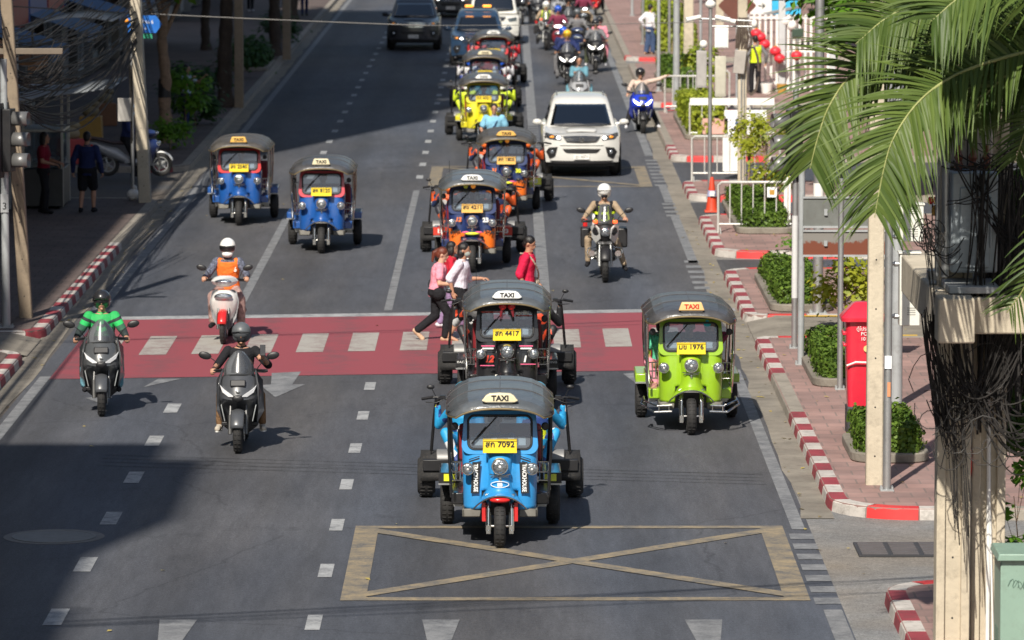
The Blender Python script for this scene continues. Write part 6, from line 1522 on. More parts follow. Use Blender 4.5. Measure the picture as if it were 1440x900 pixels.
for lb, px, py, r_, h in (('slim dark steel post carrying the left edge of the sign panels', 1126, 512, .05, 3.0), ('slim galvanised post in front of the rusty sign', 1181, 547, .042, 3.1)): pole('sign_post', lb, P2(px, py), r_, h, steelgrey if px < 1150 else steel, 'sign post', 'posts of the sign panels', r2=r_)
q0 = P2(1126, 512)
for i, (z0, z1, mm, lb, dy) in enumerate(((2.10, 2.58, mat('sign_back_grey', (.16, .17, .16), .55, .3, dirt=.3), 'grey back of the upper road sign panel', 0), (1.66, 2.07, None, 'rust stained back of the lower road sign panel', 0))):
    if mm is None:
        mm = bpy.data.materials.new('rust_panel'); mm.use_nodes = True; nt = mm.node_tree; tc = N(nt, 'ShaderNodeTexCoord'); nz = N(nt, 'ShaderNodeTexNoise', Scale=5., Detail=8., Roughness=.7); se = N(nt, 'ShaderNodeSeparateXYZ')
        nt.links.new(tc.outputs['Object'], nz.inputs['Vector']); nt.links.new(tc.outputs['Object'], se.inputs[0]); ad = N(nt, 'ShaderNodeMath', operation='MULTIPLY_ADD'); ad.inputs[1].default_value = -3.2; nt.links.new(se.outputs['Z'], ad.inputs[0]); nt.links.new(nz.outputs['Fac'], ad.inputs[2])
        cr = N(nt, 'ShaderNodeMapRange'); cr.inputs['From Min'].default_value = .40; cr.inputs['From Max'].default_value = .50; nt.links.new(ad.outputs[0], cr.inputs['Value']); mx = N(nt, 'ShaderNodeMix', data_type='RGBA'); mx.inputs[6].default_value = (.19, .18, .165, 1); mx.inputs[7].default_value = (.15, .040, .018, 1); nt.links.new(cr.outputs[0], mx.inputs['Factor']); nt.links.new(mx.outputs[2], nt.nodes['Principled BSDF'].inputs['Base Color']); nt.nodes['Principled BSDF'].inputs['Roughness'].default_value = .7
    t = thing('road_sign', lb, 'sign', (q0.x + .66, q0.y - .10, (z0 + z1) / 2 + ZP), 0, 'road sign panels seen from behind'); m = MB(); h = z1 - z0; m.box((0, 0, 0), (1.28, .02, h)); m.build('panel', mm, t, bevel=.01)
    m = MB(); m.box((0, -.018, h / 2 - .015), (1.30, .03, .03)); m.box((0, -.018, -h / 2 + .015), (1.30, .03, .03)); m.box((-.30, -.03, 0), (.05, .03, h * .2)); m.build('frame', steelgrey, t)
# postbox
rp = paint('postbox_red', (.62, .02, .045), rough=.35, dirt=.12)
pb = P2(1213, 611); t = thing('postbox', 'red pillar postbox with a pitched lid on a black plinth', 'postbox', (pb.x, pb.y, ZP - .01)); m = MB(); m.box((0, .26, .19), (.42, .42, .38)); m.build('plinth', mat('plinth_black', (.04, .04, .045), .7, dirt=.4), t, bevel=.02)
m = MB(); rings = [[Vector((x * s_ , .26 + y * s_ * .98, z)) for x, y in rrect(.46, .46, .07, 4)] for z, s_ in ((.36, .84), (.7, .90), (1.1, .96), (1.5, 1.0), (1.56, 1.0))]; m.loft(rings); m.build('body', rp, t, smooth=35)
m = MB(); rings = [[Vector((x, .26 + y, z)) for x, y in rrect(.46 * s_, .46 * s_, .07 * s_, 4)] for z, s_ in ((1.55, 1.28), (1.60, 1.30), (1.78, .55), (1.80, .40))]; m.loft(rings); m.build('lid', rp, t, smooth=35)
m = MB(); m.box((-.245, .24, 1.38), (.06, .30, .05)); m.box((-.24, .24, 1.22), (.05, .30, .04)); m.build('letter_slot', rp, t, bevel=.01); m = MB(); m.tube([(-.22, .02, .95), (-.1, -.005, 1.0), (.2, -.005, .99)], .012, 6); m.build('white_cord', white, t)
text('ตู้ไปรษณีย์\nPOST\n10110', .068, white, t, (.05, .022, 1.38), (R(90), 0, 0)); m = MB(); m.lathe([(.045, 0), (.045, .006), (.01, .006)], (.05, .016, 1.18), 'Y', 18); m.build('emblem', mat('gold', (.7, .5, .2), .4), t)
barm = mat('barrier_steel', (.60, .60, .57), .45, .3, dirt=.25)
# barriers, boards, cone
def barrier(label, px, py, L_, rz=0, h=1.02, n=7, panel=None, group='steel crowd barriers'):
    p = P2(px, py); t = thing('crowd_barrier', label, 'barrier', (p.x, p.y, ZP - .01), rz, group); m = MB()
    m.tube([(0, 0, 0), (0, 0, h - .06), (.06, 0, h), (L_ - .06, 0, h), (L_, 0, h - .06), (L_, 0, 0)], .026, 8); m.tube([(0, 0, .18), (L_, 0, .18)], .020, 8)
    for k in (0.04, L_ - .04): m.tube([(k, -.28, .0), (k, 0, .10), (k, .28, .0)], .014, 6)
    m.build('frame', barm, t); m = MB()
    for i in range(1, n): m.cyl((L_ * i / n, 0, .18), (L_ * i / n, 0, h), .014, n=6)
    m.build('bars', barm, t); 
    if panel: panel(t, L_, h)
    m = MB(); m.cyl((0, 0, .25), (0, 0, .36), .023, n=8); m.cyl((0, 0, h - .3), (0, 0, h - .2), .023, n=8); m.build('reflector_band', mat('reflect_orange', (.75, .35, .05), .4), t)
    return t
def tagpanel(t, L_, h): m = MB(); m.box((L_ * .66, -.02, h - .20), (.19, .01, .20)); pn = m.build('notice', paper, t); MB().box((L_ * .66, -.028, h - .20), (.10, .004, .10)).build('stamp', sgy, pn)
barrier('nearest steel crowd barrier with a square notice, beside the cone', 1010, 327, 1.62, 0, panel=tagpanel)
barrier('crowd barrier standing behind the white boards', 973, 254, 2.0)
def banner(t, L_, h):
    m = MB(); m.box((L_ / 2, -.03, h - .02), (L_, .03, .18)); m.build('banner', white, t); m = MB(); m.box((L_ * .66, -.03, h * .45), (L_ * .5, .015, h * .62)); b_ = m.build('poster', paper, t)
    MB().box((L_ * .30, -.03, h * .35), (L_ * .3, .015, h * .4)).build('pink_sheet', mat('pink_sheet', (.6, .35, .3), .6), t); m = MB(); m.box((L_ * .60, -.042, h * .5), (.2, .004, .3), rot=(0, .4, 0)); m.build('print', sgb, b_)
barrier('crowd barrier covered with white banner and posters', 970, 196, 2.15, 0, h=1.0, panel=banner)
barrier('low crowd barrier at the foot of the steel lamp pole', 935, 158, 1.5, 0)
barrier('crowd barrier under the upper grey boxes', 966, 150, 1.2, 0)
for lb, px, py, w_, h in (('tall white board standing behind the cone', 1027, 243, .36, .84), ('narrow white board beside the sign panels, right of the barrier', 1107, 314, .14, 1.0), ('white notice board at the barrier corner', 1037, 238, .22, .66)):
    p = P2(px, py); t = thing('white_board', lb, 'board', (p.x, p.y, ZP - .01), 0, 'white boards'); MB().box((0, 0, h / 2 + .05), (w_, .04, h)).build('panel', white, t, bevel=.01); m = MB(); m.box((0, 0, .03), (w_ * .9, .3, .05)); m.build('foot', steelgrey, t, bevel=.01)
p = P2(1001, 298); t = thing('traffic_cone', 'red orange traffic cone on the corner of the kerb', 'traffic cone', (p.x, p.y, ZP - .005)); orng = mat('cone_orange', (.58, .06, .025), .45, dirt=.15)
MB().lathe([(.135, .03), (.125, .07), (.085, .38), (.048, .66), (.03, .74), (.01, .745)], (0, 0, 0), 'Z', 24).build('cone', orng, t); MB().box((0, 0, .02), (.31, .31, .04)).build('base', orng, t, bevel=.01)
MB().lathe([(.10, .33), (.104, .335), (.085, .46), (.07, .46)], (-.0, 0, 0), 'Z', 24, caps=False).build('reflective_collar', mat('collar_blue_grey', (.35, .37, .55), .4), t)
MB().box((0, -.14, .40), (.10, .01, .10)).build('tag', white, t)
# camera pole with its boxes
pk = P2(998, 279)
def cctv(t):
    bx = mat('box_grey', (.36, .345, .33), .5, dirt=.2)
    for x, z, w_, h, mm in ((-.19, 2.82, .22, .80, bx), (.22, 2.66, .24, .88, mat('box_beige', (.48, .46, .38), .5, dirt=.15)), (.24, 3.50, .30, .44, white)): 
        m = MB(); m.box((x, 0, z), (w_, .2, h)); b_ = m.build('equipment_box', mm, t, bevel=.012); m = MB(); m.box((x, -.104, z), (w_ * .8, .006, h * .9)); m.build('box_door', mm, b_, bevel=.003)
    m = MB(); m.tube([(-.45, 0, 3.92), (.95, 0, 3.86)], .022, 8); m.tube([(.0, 0, 3.75), (1.0, 0, 3.74)], .018, 8); m.build('crossarm', steel, t)
    for x, z, d in ((-.36, 3.92, -1), (.25, 3.92, 1), (.38, 3.88, 1)): m = MB(); m.cyl((x - .14 * d, 0, z + .03), (x + .14 * d, -.08, z - .03), .05, n=12); m.cyl((x + .14 * d, -.08, z - .03), (x + .17 * d, -.09, z - .035), .058, n=12); m.build('camera', white, t)
    m = MB(); m.ell((.0, 0, 4.22), (.12, .12, .09)); m.cyl((0, 0, 4.22), (0, 0, 4.32), .10, .06); m.ell((.95, 0, 3.80), (.07, .07, .09)); m.ell((-.15, -.05, 3.36), (.09, .09, .09)); m.build('camera_dome', white, t)
pole('camera_pole', 'slim grey camera pole hung with boxes behind the traffic cone', pk, .045, 4.25, steel, 'camera pole', extra=cctv, r2=.04)
pq = P2(1043, 257); 
def eqp(t):
    m = MB(); m.box((-.07, -.16, 2.75), (.26, .18, .52), rot=(0, R(6), 0)); m.build('equipment_box', mat('box_warm', (.40, .37, .34), .5, dirt=.2), t, bevel=.012)
    m = MB(); g = random.Random(2)
    for k in range(9): m.tube([(.20 + .17 * math.cos(q * .6) + g.uniform(-.02, .02), -.08, 2.55 + .55 * math.sin(q * .6) + g.uniform(-.02, .02)) for q in range(11)], .012, 5, caps=False)
    for k in range(22): a = g.uniform(-.16, .20); m.tube([(a, -.12, 3.05), (a + g.uniform(-.05, .08), -.16, 3.3), (a * .6, -.12, 3.75)], .012, 5, caps=False)
    m.build('cable_coil', mat('cable_brown', (.10, .075, .06), .7), t)
    m = MB(); m.tube([(-.02, -.11, 0), (-.02, -.11, 2.5)], .02, 6); m.tube([(.05, -.11, 0), (.04, -.11, 2.5)], .015, 6); m.build('conduit', steel, t)
pole('utility_pole', 'slim concrete pole with a box and coiled brown cables', pq, .09, 8.5, concrete, 'utility pole', 'concrete utility poles', square=True, r2=.13, extra=eqp)
for lb, px, py, r_, h, mm in (('thick grey lamp pole at the second far crossing kerb', 951, 153, .10, 9, steelgrey), ('thin steel pole in the low hedge', 926, 128, .055, 8, steelgrey), ('thin far steel pole left of the white shirted walker', 904, 62, .055, 8, steel), ('thin steel pole right of the far walker', 941, 96, .05, 8, steel), ('thin far pole beside the gold hedge', 889, 22, .06, 8, steelgrey), ('slim pole behind the concrete column', 985, 96, .05, 8, steelgrey)): pole('lamp_pole', lb, P2(px, py), r_, h, mm, 'pole', 'steel poles on the right pavement', r2=r_ * .8)
for lb, px, py, r_ in (('square concrete column between the lamp pole and camera pole', 968, 106, .16), ('far concrete pole by the hedge at the top', 1012, 60, .15)): pole('utility_pole', lb, P2(px, py), r_, 8, concrete, 'utility pole', 'concrete utility poles', square=True, r2=r_ * .8)
# warning sign, arrow sign, gate with lanterns
ps_ = P2(1036, 150); t = thing('diamond_sign', 'large brown diamond road sign seen from behind at the top right', 'sign', (ps_.x, ps_.y, 0)); zc = zat(8, ps_.y)
M = Matrix.Translation((0, 0, zc)) @ Euler((R(90), 0, 0)).to_matrix().to_4x4() @ Euler((0, 0, R(45))).to_matrix().to_4x4()
MB().prism(rrect(.78, .78, .05, 3), -.012, .012, 0, M).build('panel', mat('sign_back_brown', (.13, .045, .03), .6, dirt=.2), t); MB().cyl((0, .05, ZP), (0, .05, zc + .5), .035).build('post', steelgrey, t)
ps_ = P2(1082, 118); t = thing('shop_sign', 'white and blue hanging sign with a black right arrow, top right', 'sign', (ps_.x, ps_.y, 0)); Yg = ps_.y; zc = zat(8, Yg)
m = MB(); m.box((-.28, 0, zc), (.66, .05, .52)); pn = m.build('white_panel', white, t); m = MB(); m.tube([(-.36, -.035, zc - .0), (-.16, -.035, zc)], .014, 6); m.tube([(-.24, -.035, zc + .08), (-.15, -.035, zc), (-.24, -.035, zc - .08)], .014, 6); m.build('arrow', ink, pn)
MB().box((.50, .0, zc - .06), (.88, .05, .42)).build('blue_panel', mat('sign_sky_blue', (.05, .45, .75), .4), t); m = MB()
for x in (-.5, .9): m.cyl((x, .06, ZP), (x, .06, zc + .3), .04)
m.box((.4, -.03, zc - .13), (1.2, .04, .09), rot=(0, R(-12), 0)); m.build('post', steel, t)
p = P2(1052, 128); t = thing('iron_gate', 'white picket gate with tall posts behind the red lanterns', 'gate', (p.x, p.y, ZP - .01)); m = MB()
for i in range(15): m.box((i * .17, .0, 1.15), (.07, .04, 2.3))
m.build('pickets', white, t); m = MB()
for z in (.25, 1.2, 2.2): m.box((1.2, .04, z), (2.6, .05, .07))
m.build('rails', white, t); m = MB()
for x in (-.1, 1.0, 2.5): m.box((x, 0, 1.35), (.20, .20, 2.7))
m.build('gate_post', mat('post_grey_white', (.5, .52, .53), .5), t, bevel=.01)
lan = mat('lantern_red', (.75, .03, .05), .45)
for i, (px, py) in enumerate(((1069, 52), (1075, 62), (1090, 72), (1096, 82), (1063, 47), (1120, 78))):
    Y = p.y - .5; t = thing('paper_lantern', ('round red lantern, higher of the left lantern pair', 'round red lantern, lower of the left lantern pair', 'round red lantern, higher of the middle lantern pair', 'round red lantern, lower of the middle lantern pair', 'round red lantern behind the officer', 'small red lantern at the right end of the gate')[i], 'lantern', (spot(px, Y, 0).x, Y, zat(py, Y)), 0, 'red lanterns on the gate')
    MB().ell((0, 0, 0), (.17, .17, .14), 16, 10).build('shade', lan, t); m = MB(); m.cyl((0, 0, .12), (0, 0, .17), .05); m.cyl((0, 0, -.16), (0, 0, -.12), .05); m.cyl((0, 0, .15), (0, 0, .4), .006); m.build('cap', sgy, t)
for lb, px, py, x_ in (('white ball lamp, left one of the pair above the gate', 1104, 30, 0), ('white ball lamp, right one of the pair above the gate', 1113, 36, 1)):
    t = thing('globe_lamp', lb, 'lamp', (spot(px, p.y, 0).x, p.y, 0), 0, 'globe lamps'); z = zat(py, p.y); MB().ell((0, 0, z), (.15, .15, .15)).build('globe', white, t); MB().cyl((0, 0, ZP), (0, 0, z), .03).build('stem', steel, t)
t = thing('plant_pot', 'white and orange pots at the foot of the gate', 'plant pot', (*P2(1090, 131)[:2], ZP - .01)); MB().lathe([(.14, 0), (.19, .3), (.17, .3)], (-.25, 0, 0)).build('white_pot', white, t); MB().lathe([(.12, 0), (.17, .28), (.15, .28)], (.2, 0, 0)).build('orange_pot', sgy, t)
p = P2(1121, 128); pole('parking_meter', 'grey ticket post with a dark screen right of the lanterns', p, .07, 1.7, steel, 'ticket post', extra=lambda t: MB().box((0, 0, 1.75), (.34, .2, .26)).build('screen_box', mat('screen_dark', (.05, .08, .06), .3), t, bevel=.02) and None)

# ------------------------------------------------------------------ left side furniture
pl_ = at(37, 446, ZP)
def darkband(t): m = MB(); m.box((-.07, -.0, 1.55), (.29, .29, .55)); m.build('painted_band', mat('band_bluegrey', (.16, .18, .20), .6, dirt=.3), t)
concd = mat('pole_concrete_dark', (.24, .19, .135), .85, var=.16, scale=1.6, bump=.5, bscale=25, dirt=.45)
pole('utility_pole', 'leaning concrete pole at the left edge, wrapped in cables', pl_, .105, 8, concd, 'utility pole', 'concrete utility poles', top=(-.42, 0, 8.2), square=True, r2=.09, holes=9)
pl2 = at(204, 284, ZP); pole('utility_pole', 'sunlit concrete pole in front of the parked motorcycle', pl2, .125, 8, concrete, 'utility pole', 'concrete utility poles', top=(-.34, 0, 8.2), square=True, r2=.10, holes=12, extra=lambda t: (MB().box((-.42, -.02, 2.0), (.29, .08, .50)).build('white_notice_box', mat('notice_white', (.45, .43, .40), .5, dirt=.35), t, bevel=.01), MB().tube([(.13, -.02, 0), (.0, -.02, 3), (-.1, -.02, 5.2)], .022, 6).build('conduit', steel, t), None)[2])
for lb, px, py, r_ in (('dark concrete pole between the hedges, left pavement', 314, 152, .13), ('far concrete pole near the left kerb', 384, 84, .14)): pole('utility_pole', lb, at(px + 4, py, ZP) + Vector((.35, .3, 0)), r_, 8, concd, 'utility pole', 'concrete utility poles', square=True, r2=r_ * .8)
pv = at(9, 460, ZP); pole('signal_post', 'grey steel signal post at the left frame edge', pv, .07, 4.4, steelgrey, 'signal post', extra=lambda t: (MB().box((0, -.07, 2.05), (.13, .02, .30)).build('plate', mat('plate_grey', (.30, .31, .32), .5), t), text('3', .16, ink, t, (0, -.085, 2.0)), None)[2])
signal('black traffic signal on the left edge post, visors to the right', Vector((pv.x + .05, pv.y - .02, 0)), zat(232, pv.y) - .1, R(80))
bs = mat('sign_blue', (.02, .14, .50), .35)
Yb = pl2.y + 2; zb_ = zat(34, Yb); c = spot(206, Yb, 0); t = thing('direction_sign', 'blue arrow shaped street name sign beside the sunlit pole', 'street sign', (c.x, Yb, 0)); m = MB()
M = Matrix.Translation((0, 0, zb_)) @ Euler((R(90), 0, 0)).to_matrix().to_4x4(); m.prism([(-.38, -.19), (.24, -.19), (.37, 0), (.24, .19), (-.38, .19)], -.015, .015, 0, M); pn = m.build('panel', bs, t); text('ซอย สีลม 6', .13, white, pn, (-.06, -.018, zb_ + .05), wd=.48); text('Soi 6', .10, white, pn, (-.06, -.018, zb_ - .09))
MB().box((-.02, 0, zb_ - .26), (.36, .02, .10)).build('green_plate', mat('sign_green', (.03, .28, .16), .4), t); MB().cyl((-.30, .03, ZP), (-.30, .03, zb_ + .25), .035).build('post', steel, t)
MB().ell((-.40, -.05, zb_ + .08), (.05, .05, .05)).build('amber_lamp', amber, t)
# food stall
ps_ = at(62, 292, ZP); t = thing('food_stall', 'glass fronted street food cart in the shade under a grey awning', 'food stall', (ps_.x, ps_.y + .6, ZP - .01)); m = MB(); m.box((0, 0, .45), (.85, 1.7, .8)); m.build('counter', mat('dark_panel', (.07, .07, .07), .5), t, bevel=.02)
m = MB(); m.box((0, 0, 1.25), (.8, 1.5, .75)); m.build('glass_case', glass, t); m = MB()
for x in (-.41, .41):
    for y in (-.78, .78): m.box((x, y, 1.3), (.05, .05, 2.5))
m.box((0, 0, 1.66), (.88, 1.65, .05)); m.build('frame', steel, t); m = MB(); m.box((0, 0, 2.55), (1.3, 2.4, .05), rot=(0, R(8), 0)); m.build('canopy', awng, t)
m = MB()
for x in (-.3, .3):
    for y in (-.6, .6): m.lathe([(.10, -.03), (.13, -.03), (.13, .03), (.10, .03)], (x, y, .12), 'X', 16)
m.build('wheels', rubber, t); m = MB(); 
for k in range(5): m.ell((-.2 + .1 * k, -.3 + .15 * k, 1.0), (.07, .07, .05))
m.build('bowls', white, t)
for i, (px, Y, w_, mm, lb) in enumerate(((82, 100, 2.6, awng, 'long grey canvas awning sloping over the shaded pavement'), (100, 118, 2.4, mat('awning_white', (.5, .5, .48), .6, dirt=.3), 'curved white canopy catching the sun above the pavement'))):
    c = spot(px, Y, 0); z = (zat(128, Y), zat(35, Y))[i]; t = thing('awning', lb, 'awning', (c.x, Y, 0), 0, 'awnings'); m = MB()
    m.grid(lambda u, v: Vector((lerp(-w_ / 2, w_ / 2, u), lerp(-2, 2, v), z + .35 * (u - .5) + (.25 * math.sin(math.pi * u) if i else 0))), 10, 2); m.build('canvas', mm, t, solid=.02); m = MB()
    m.tube([(-w_ / 2 + .1, -1.9, ZP), (-w_ / 2 + .1, -1.9, z - .12), (-w_ / 2 + .1, 1.9, z - .12), (-w_ / 2 + .1, 1.9, ZP)], .03, 8)
    m.build('canopy_frame', steelgrey, t)
for i, (px, py, cm, lb) in enumerate(((128, 196, sgy, 'yellow and brown goods stacked beside the awning'), (148, 176, mat('crate_brown', (.22, .10, .05), .7), 'brown crate standing outside the dark shop'), (100, 230, sgr, 'dark red crate on the shaded pavement'))):
    p = at(px, py, ZP); t = thing('goods_crate', lb, 'crate', (p.x, p.y, ZP - .005), .2 * i, 'goods on the left pavement'); m = MB(); m.box((0, 0, .30), (.6, .5, .6), taper=.92); m.build('box', cm, t, bevel=.02); m = MB(); m.ell((0, 0, .72), (.22, .2, .16)); m.ell((.1, .05, .9), (.15, .15, .1)); m.build('bundle', mat('bundle', (.25, .2, .12), .8), t)
p = at(188, 281, ZP); t = thing('white_bag', 'knotted white plastic bag at the foot of the sunlit pole', 'bag', (p.x, p.y - .1, ZP)); m = MB(); m.ell((0, 0, .12), (.14, .12, .13)); m.ell((.03, 0, .26), (.05, .05, .07)); m.build('bag', white, t)
# overhead wires on the left
Y1, Y2 = pl_.y, pl2.y
def LP(px, py, Y): return Vector((spot(px, Y, 0).x, Y, zat(py, Y)))
cables('cable_bundle', 'black overhead cables sagging from the leaning pole to the sunlit pole', [
    (LP(20, 80, Y1), LP(190, 26, Y2), 9, .016, .22, .16), (LP(20, 105, Y1), LP(190, 52, Y2), 9, .016, .40, .14), (LP(20, 140, Y1), LP(190, 62, Y2), 10, .013, .75, .10), (LP(-60, 110, Y1 - 3), LP(120, 70, Y1 + 8), 10, .010, .3, .25), (LP(10, 60, Y1), LP(140, 20, Y2 - 4), 12, .010, .2, .3), (LP(-20, 150, Y1 - 2), LP(150, 60, Y2 - 3), 8, .011, .5, .2),
    (LP(190, 20, Y2), LP(260, -20, Y2 + 25), 12, .012, .2, .2), (LP(185, 90, Y2), LP(187, 200, Y2), 5, .012, .0, .05), (LP(30, 110, Y1), LP(90, 100, Y1 + 1), 14, .008, .15, .15), (LP(14, 100, Y1), LP(30, 200, Y1), 8, .009, .0, .06)], cabm, 11)
m = MB(); m.box(LP(48, 72, Y1), (1.05, .10, .10)); o = m.build('crossarm', mat('arm_wood', (.16, .13, .10), .8, dirt=.3), bevel=.01); tag(o, 'wooden crossarm holding cables on the leaning left pole', 'crossarm')
# high lines that only throw shadows, and the thin wire across the top
cables('overhead_wire', 'thin pale wire strung across the whole street near the top', [(LP(-60, 4, 112), LP(600, 36, 112), 1, .013, .05, .0), (LP(600, 36, 112), LP(1100, 28, 112), 1, .013, .05, .0), (LP(1100, 28, 112), LP(1500, -30, 112), 1, .013, .02, .0)], cabg, 12, 'thing', 'wire')
cables('overhead_wire', 'high electric lines along the left kerb above the frame', [((-9.6, 30, 8.6), (-9.8, 140, 8.4), 7, .02, .5, .5), ((-9.2, 30, 7.4), (-9.4, 140, 7.2), 6, .02, .6, .5)], cabm, 14, 'thing', 'wire')
cables('overhead_wire', 'high electric lines crossing above the street before the crossing', [((-12, 40, 9.5), (9, 46, 9.0), 4, .02, .4, .4), ((-12, 68, 9), (9, 74, 9.5), 2, .02, .4, .3)], cabm, 15, 'thing', 'wire')
# ------------------------------------------------------------------ tuk-tuks
blue = paint('body_sky_blue', (.03, .27, .62)); lime = paint('body_lime', (.25, .43, .015)); blk = paint('body_black', (.012, .012, .014)); navy = paint('body_navy', (.015, .03, .11))
orange = paint('body_orange', (.80, .16, .015)); yel = paint('body_yellow', (.62, .56, .02)); roy = paint('body_royal_blue', (.012, .08, .30)); cblk2 = suit('race_black', ((0, (.015, .015, .018)), (.62, (.55, .06, .02)), (.74, (.55, .55, .55)), (.82, (.015, .015, .018)))); redp = paint('body_red', (.55, .02, .02)); pinkred = paint('frame_pink_red', (.55, .06, .08))
sidey = paint('stripe_yellow', (.70, .75, .03)); teal = paint('body_teal', (.03, .16, .22)); maroon = paint('body_maroon', (.22, .02, .03))
signw = mat('sign_white', (.78, .78, .76), .35, var=.03); signc = mat('sign_cream2', (.70, .62, .42), .4, var=.04); signo = mat('sign_orange', (.72, .42, .10), .4, var=.04)
redink = mat('red_ink', (.55, .04, .02), .5); whiteink = mat('white_ink', (.8, .8, .78), .5); pinkink = mat('pink_ink', (.75, .12, .25), .5); orink = mat('orange_ink', (.85, .2, .03), .5)
GR = 'tuk-tuks parading down the middle lane'
vin2 = mat('blue_grey_vinyl', (.085, .095, .105), .30, var=.3, scale=3, bump=.5, bscale=7, dirt=.3, spec=.7); vin3 = mat('faded_vinyl', (.07, .065, .06), .42, var=.35, scale=2.5, bump=.5, bscale=7, dirt=.45)
def TP(px, py, z=0): v = at(px, py, z); return (v.x, v.y, z)
def x_blue(t, roof, tilt, path):
    for k in (-1, 1):
        m = MB(); m.box((k * .285, .175, .80), (.095, .01, .37), rot=(0, k * R(-3), 0)); d = m.build('side_decal', ink, t); text('TRACKHOUSE', .068, whiteink, d, (k * .285, .168, .80), (R(90), R(90), 0), wd=.33, bold=.002)
        m = MB(); m.box((k * .30, .172, 1.01), (.13, .008, .018), rot=(0, k * R(18), 0)); m.box((k * .30, .172, 1.035), (.13, .008, .010), rot=(0, k * R(18), 0)); m.build('stripe', ink, t)
        m = MB(); m.box((k * .60, 1.462, .62), (.275, .012, .125)); rf = m.build('fender_band', black, t); m = MB(); m.box((k * .60, 1.452, .625), (.15, .012, .085)); m.build('yellow_patch', sidey, rf); m = MB()
        for q in range(2): m.box((k * .60 - k * .12 * (1 if k > 0 else 1) + q * .03 * k, 1.444, .625), (.012, .01, .10), rot=(0, R(20), 0)); 
        m.build('slash', black, rf)
    m = MB(); m.tube([(.105 * math.cos(a), .058 + .35 * (.105 * math.cos(a)) ** 2 * 6, .735 + .036 * math.sin(a)) for a in [2 * math.pi * q / 24 for q in range(24)]], .005, 5, closed=True); em = m.build('emblem', whiteink, t); text('m', .07, whiteink, em, (0, .052, .74), bold=.006)
    m = MB(); m.ell((0, -.10, .575), (.12, .05, .035), 16, 8); m.build('red_skirt', redlens, t)
    m = MB()
    for k in (-1, 1): m.box((k * .19, .05, .42), (.04, .10, .22))
    m.build('fork_guard', redp, t)
def x_black(t, roof, tilt, path):
    text('12', .13, redink, t, (-.26, .172, .83), shear=.3, bold=.006); text('1', .12, whiteink, t, (.25, .172, .83), bold=.006, shear=.2); m = MB(); m.box((.30, .17, .76), (.22, .006, .012)); m.box((-.28, .17, .74), (.20, .006, .012)); m.build('pinstripe', pinkink, t)
    wt = tilt(.22, 1.475, -.045); text('aprilia', .075, whiteink, t, wt, bold=.003); m = MB(); m.box(tilt(-.20, 1.485, -.03), (.34, .006, .018)); m.box(tilt(.24, 1.435, -.028), (.24, .006, .012)); m.build('screen_stripe', redink, t)
    for k in (-1, 1):
        m = MB(); m.box((k * .27, .165, 1.02), (.19, .006, .016)); m.build('pink_bar', pinkink, t); m = MB(); m.box((k * .27, .165, .985), (.16, .006, .02)); m.build('white_bar', whiteink, t)
        m = MB(); m.box((k * .62, 1.462, .63), (.24, .012, .10)); f = m.build('fender_band', black, t); text('RACING', .045, whiteink, f, (k * .62, 1.452, .64), wd=.2)
    for k in (-1, 1):
        m = MB(); m.ell((k * .062, .02, 1.60), (.055, .035, .055)); m.lathe([(.05, 0), (.03, .05)], (k * .062, .03, 1.60), 'Y', 14); m.build('air_horn', redlens, t); m = MB(); m.cyl((k * .07, .04, 1.57), (k * .09, .06, 1.45), .03, .015); m.build('horn_ribbon', maroon, t)
def x_ktm(num):
    def f(t, roof, tilt, path):
        text('12' if num else '31', .11, orink, t, (-.26, .165, .97), bold=.005, shear=.2); text('23' if num else '30', .11, whiteink if num else sidey, t, (.25, .165, .96), bold=.006)
        m = MB()
        for k in (-1, 1): m.box((k * .34, .166, .68), (.20, .004, .30))
        for k in (-1, 1): text('KTM', .09, ink, t, (k * .32, .158, .74), (R(90), R(k * 20), 0), bold=.004)
        m = MB(); m.ell((0, .02, .72), (.14, .05, .03), 16, 8); m.build('yellow_crest', sidey, t); m = MB(); m.ell((-.12, .03, .745), (.07, .04, .02)); m.ell((.12, .03, .745), (.07, .04, .02)); m.build('pink_crest', pinkink, t)
        for k in (-1, 1):
            m = MB(); m.box((k * .62, 1.462, .64), (.25, .012, .15)); fb = m.build('number_board', redink if num else sidey, t); text('12' if k < 0 else '23', .11, whiteink, fb, (k * .62, 1.452, .64), bold=.005)
            m = MB(); m.ell((k * .07 + (-.05), .10, 1.60), (.045, .03, .045)); m.build('spot_lamp', amber if k > 0 else sidey, t)
    return f
def ktm_stripe(x, z): return 1 if z < .80 - .12 * (1 - abs(x) / .44) else 0
T1 = TP(703, 770); tk1 = tuktuk('bright blue tuk-tuk with vertical decals, nearest of the parade', T1, 0, blue, blue, blk, group=GR, plate=('สก 7092', 'กรุงเทพมหานคร'), sign=('TAXI', signc, ink), signstyle='oval', roofm=vin2, rig=True, extras=x_blue, postm=black, near=True)
T2 = TP(713, 589); tuktuk('glossy black tuk-tuk with two red horns over its windshield', T2, 0, blk, blk, blk, group=GR, plate=('สก 4417', 'กรุงเทพมหานคร'), sign=('TAXI', signw, ink), signstyle='oval', roofm=vin2, rig=True, extras=x_black)
T3 = TP(664, 383); tuktuk('navy and orange tuk-tuk numbered 23, just beyond the walkers', T3, 0, [navy, orange], navy, navy, group=GR, plate=('สข 4211', 'กรุงเทพมหานคร'), platem=signo, sign=('TAXI', signw, ink), signstyle='oval', rig=True, roofm=vin2, stripe=ktm_stripe, fenderm=navy, extras=x_ktm(True))
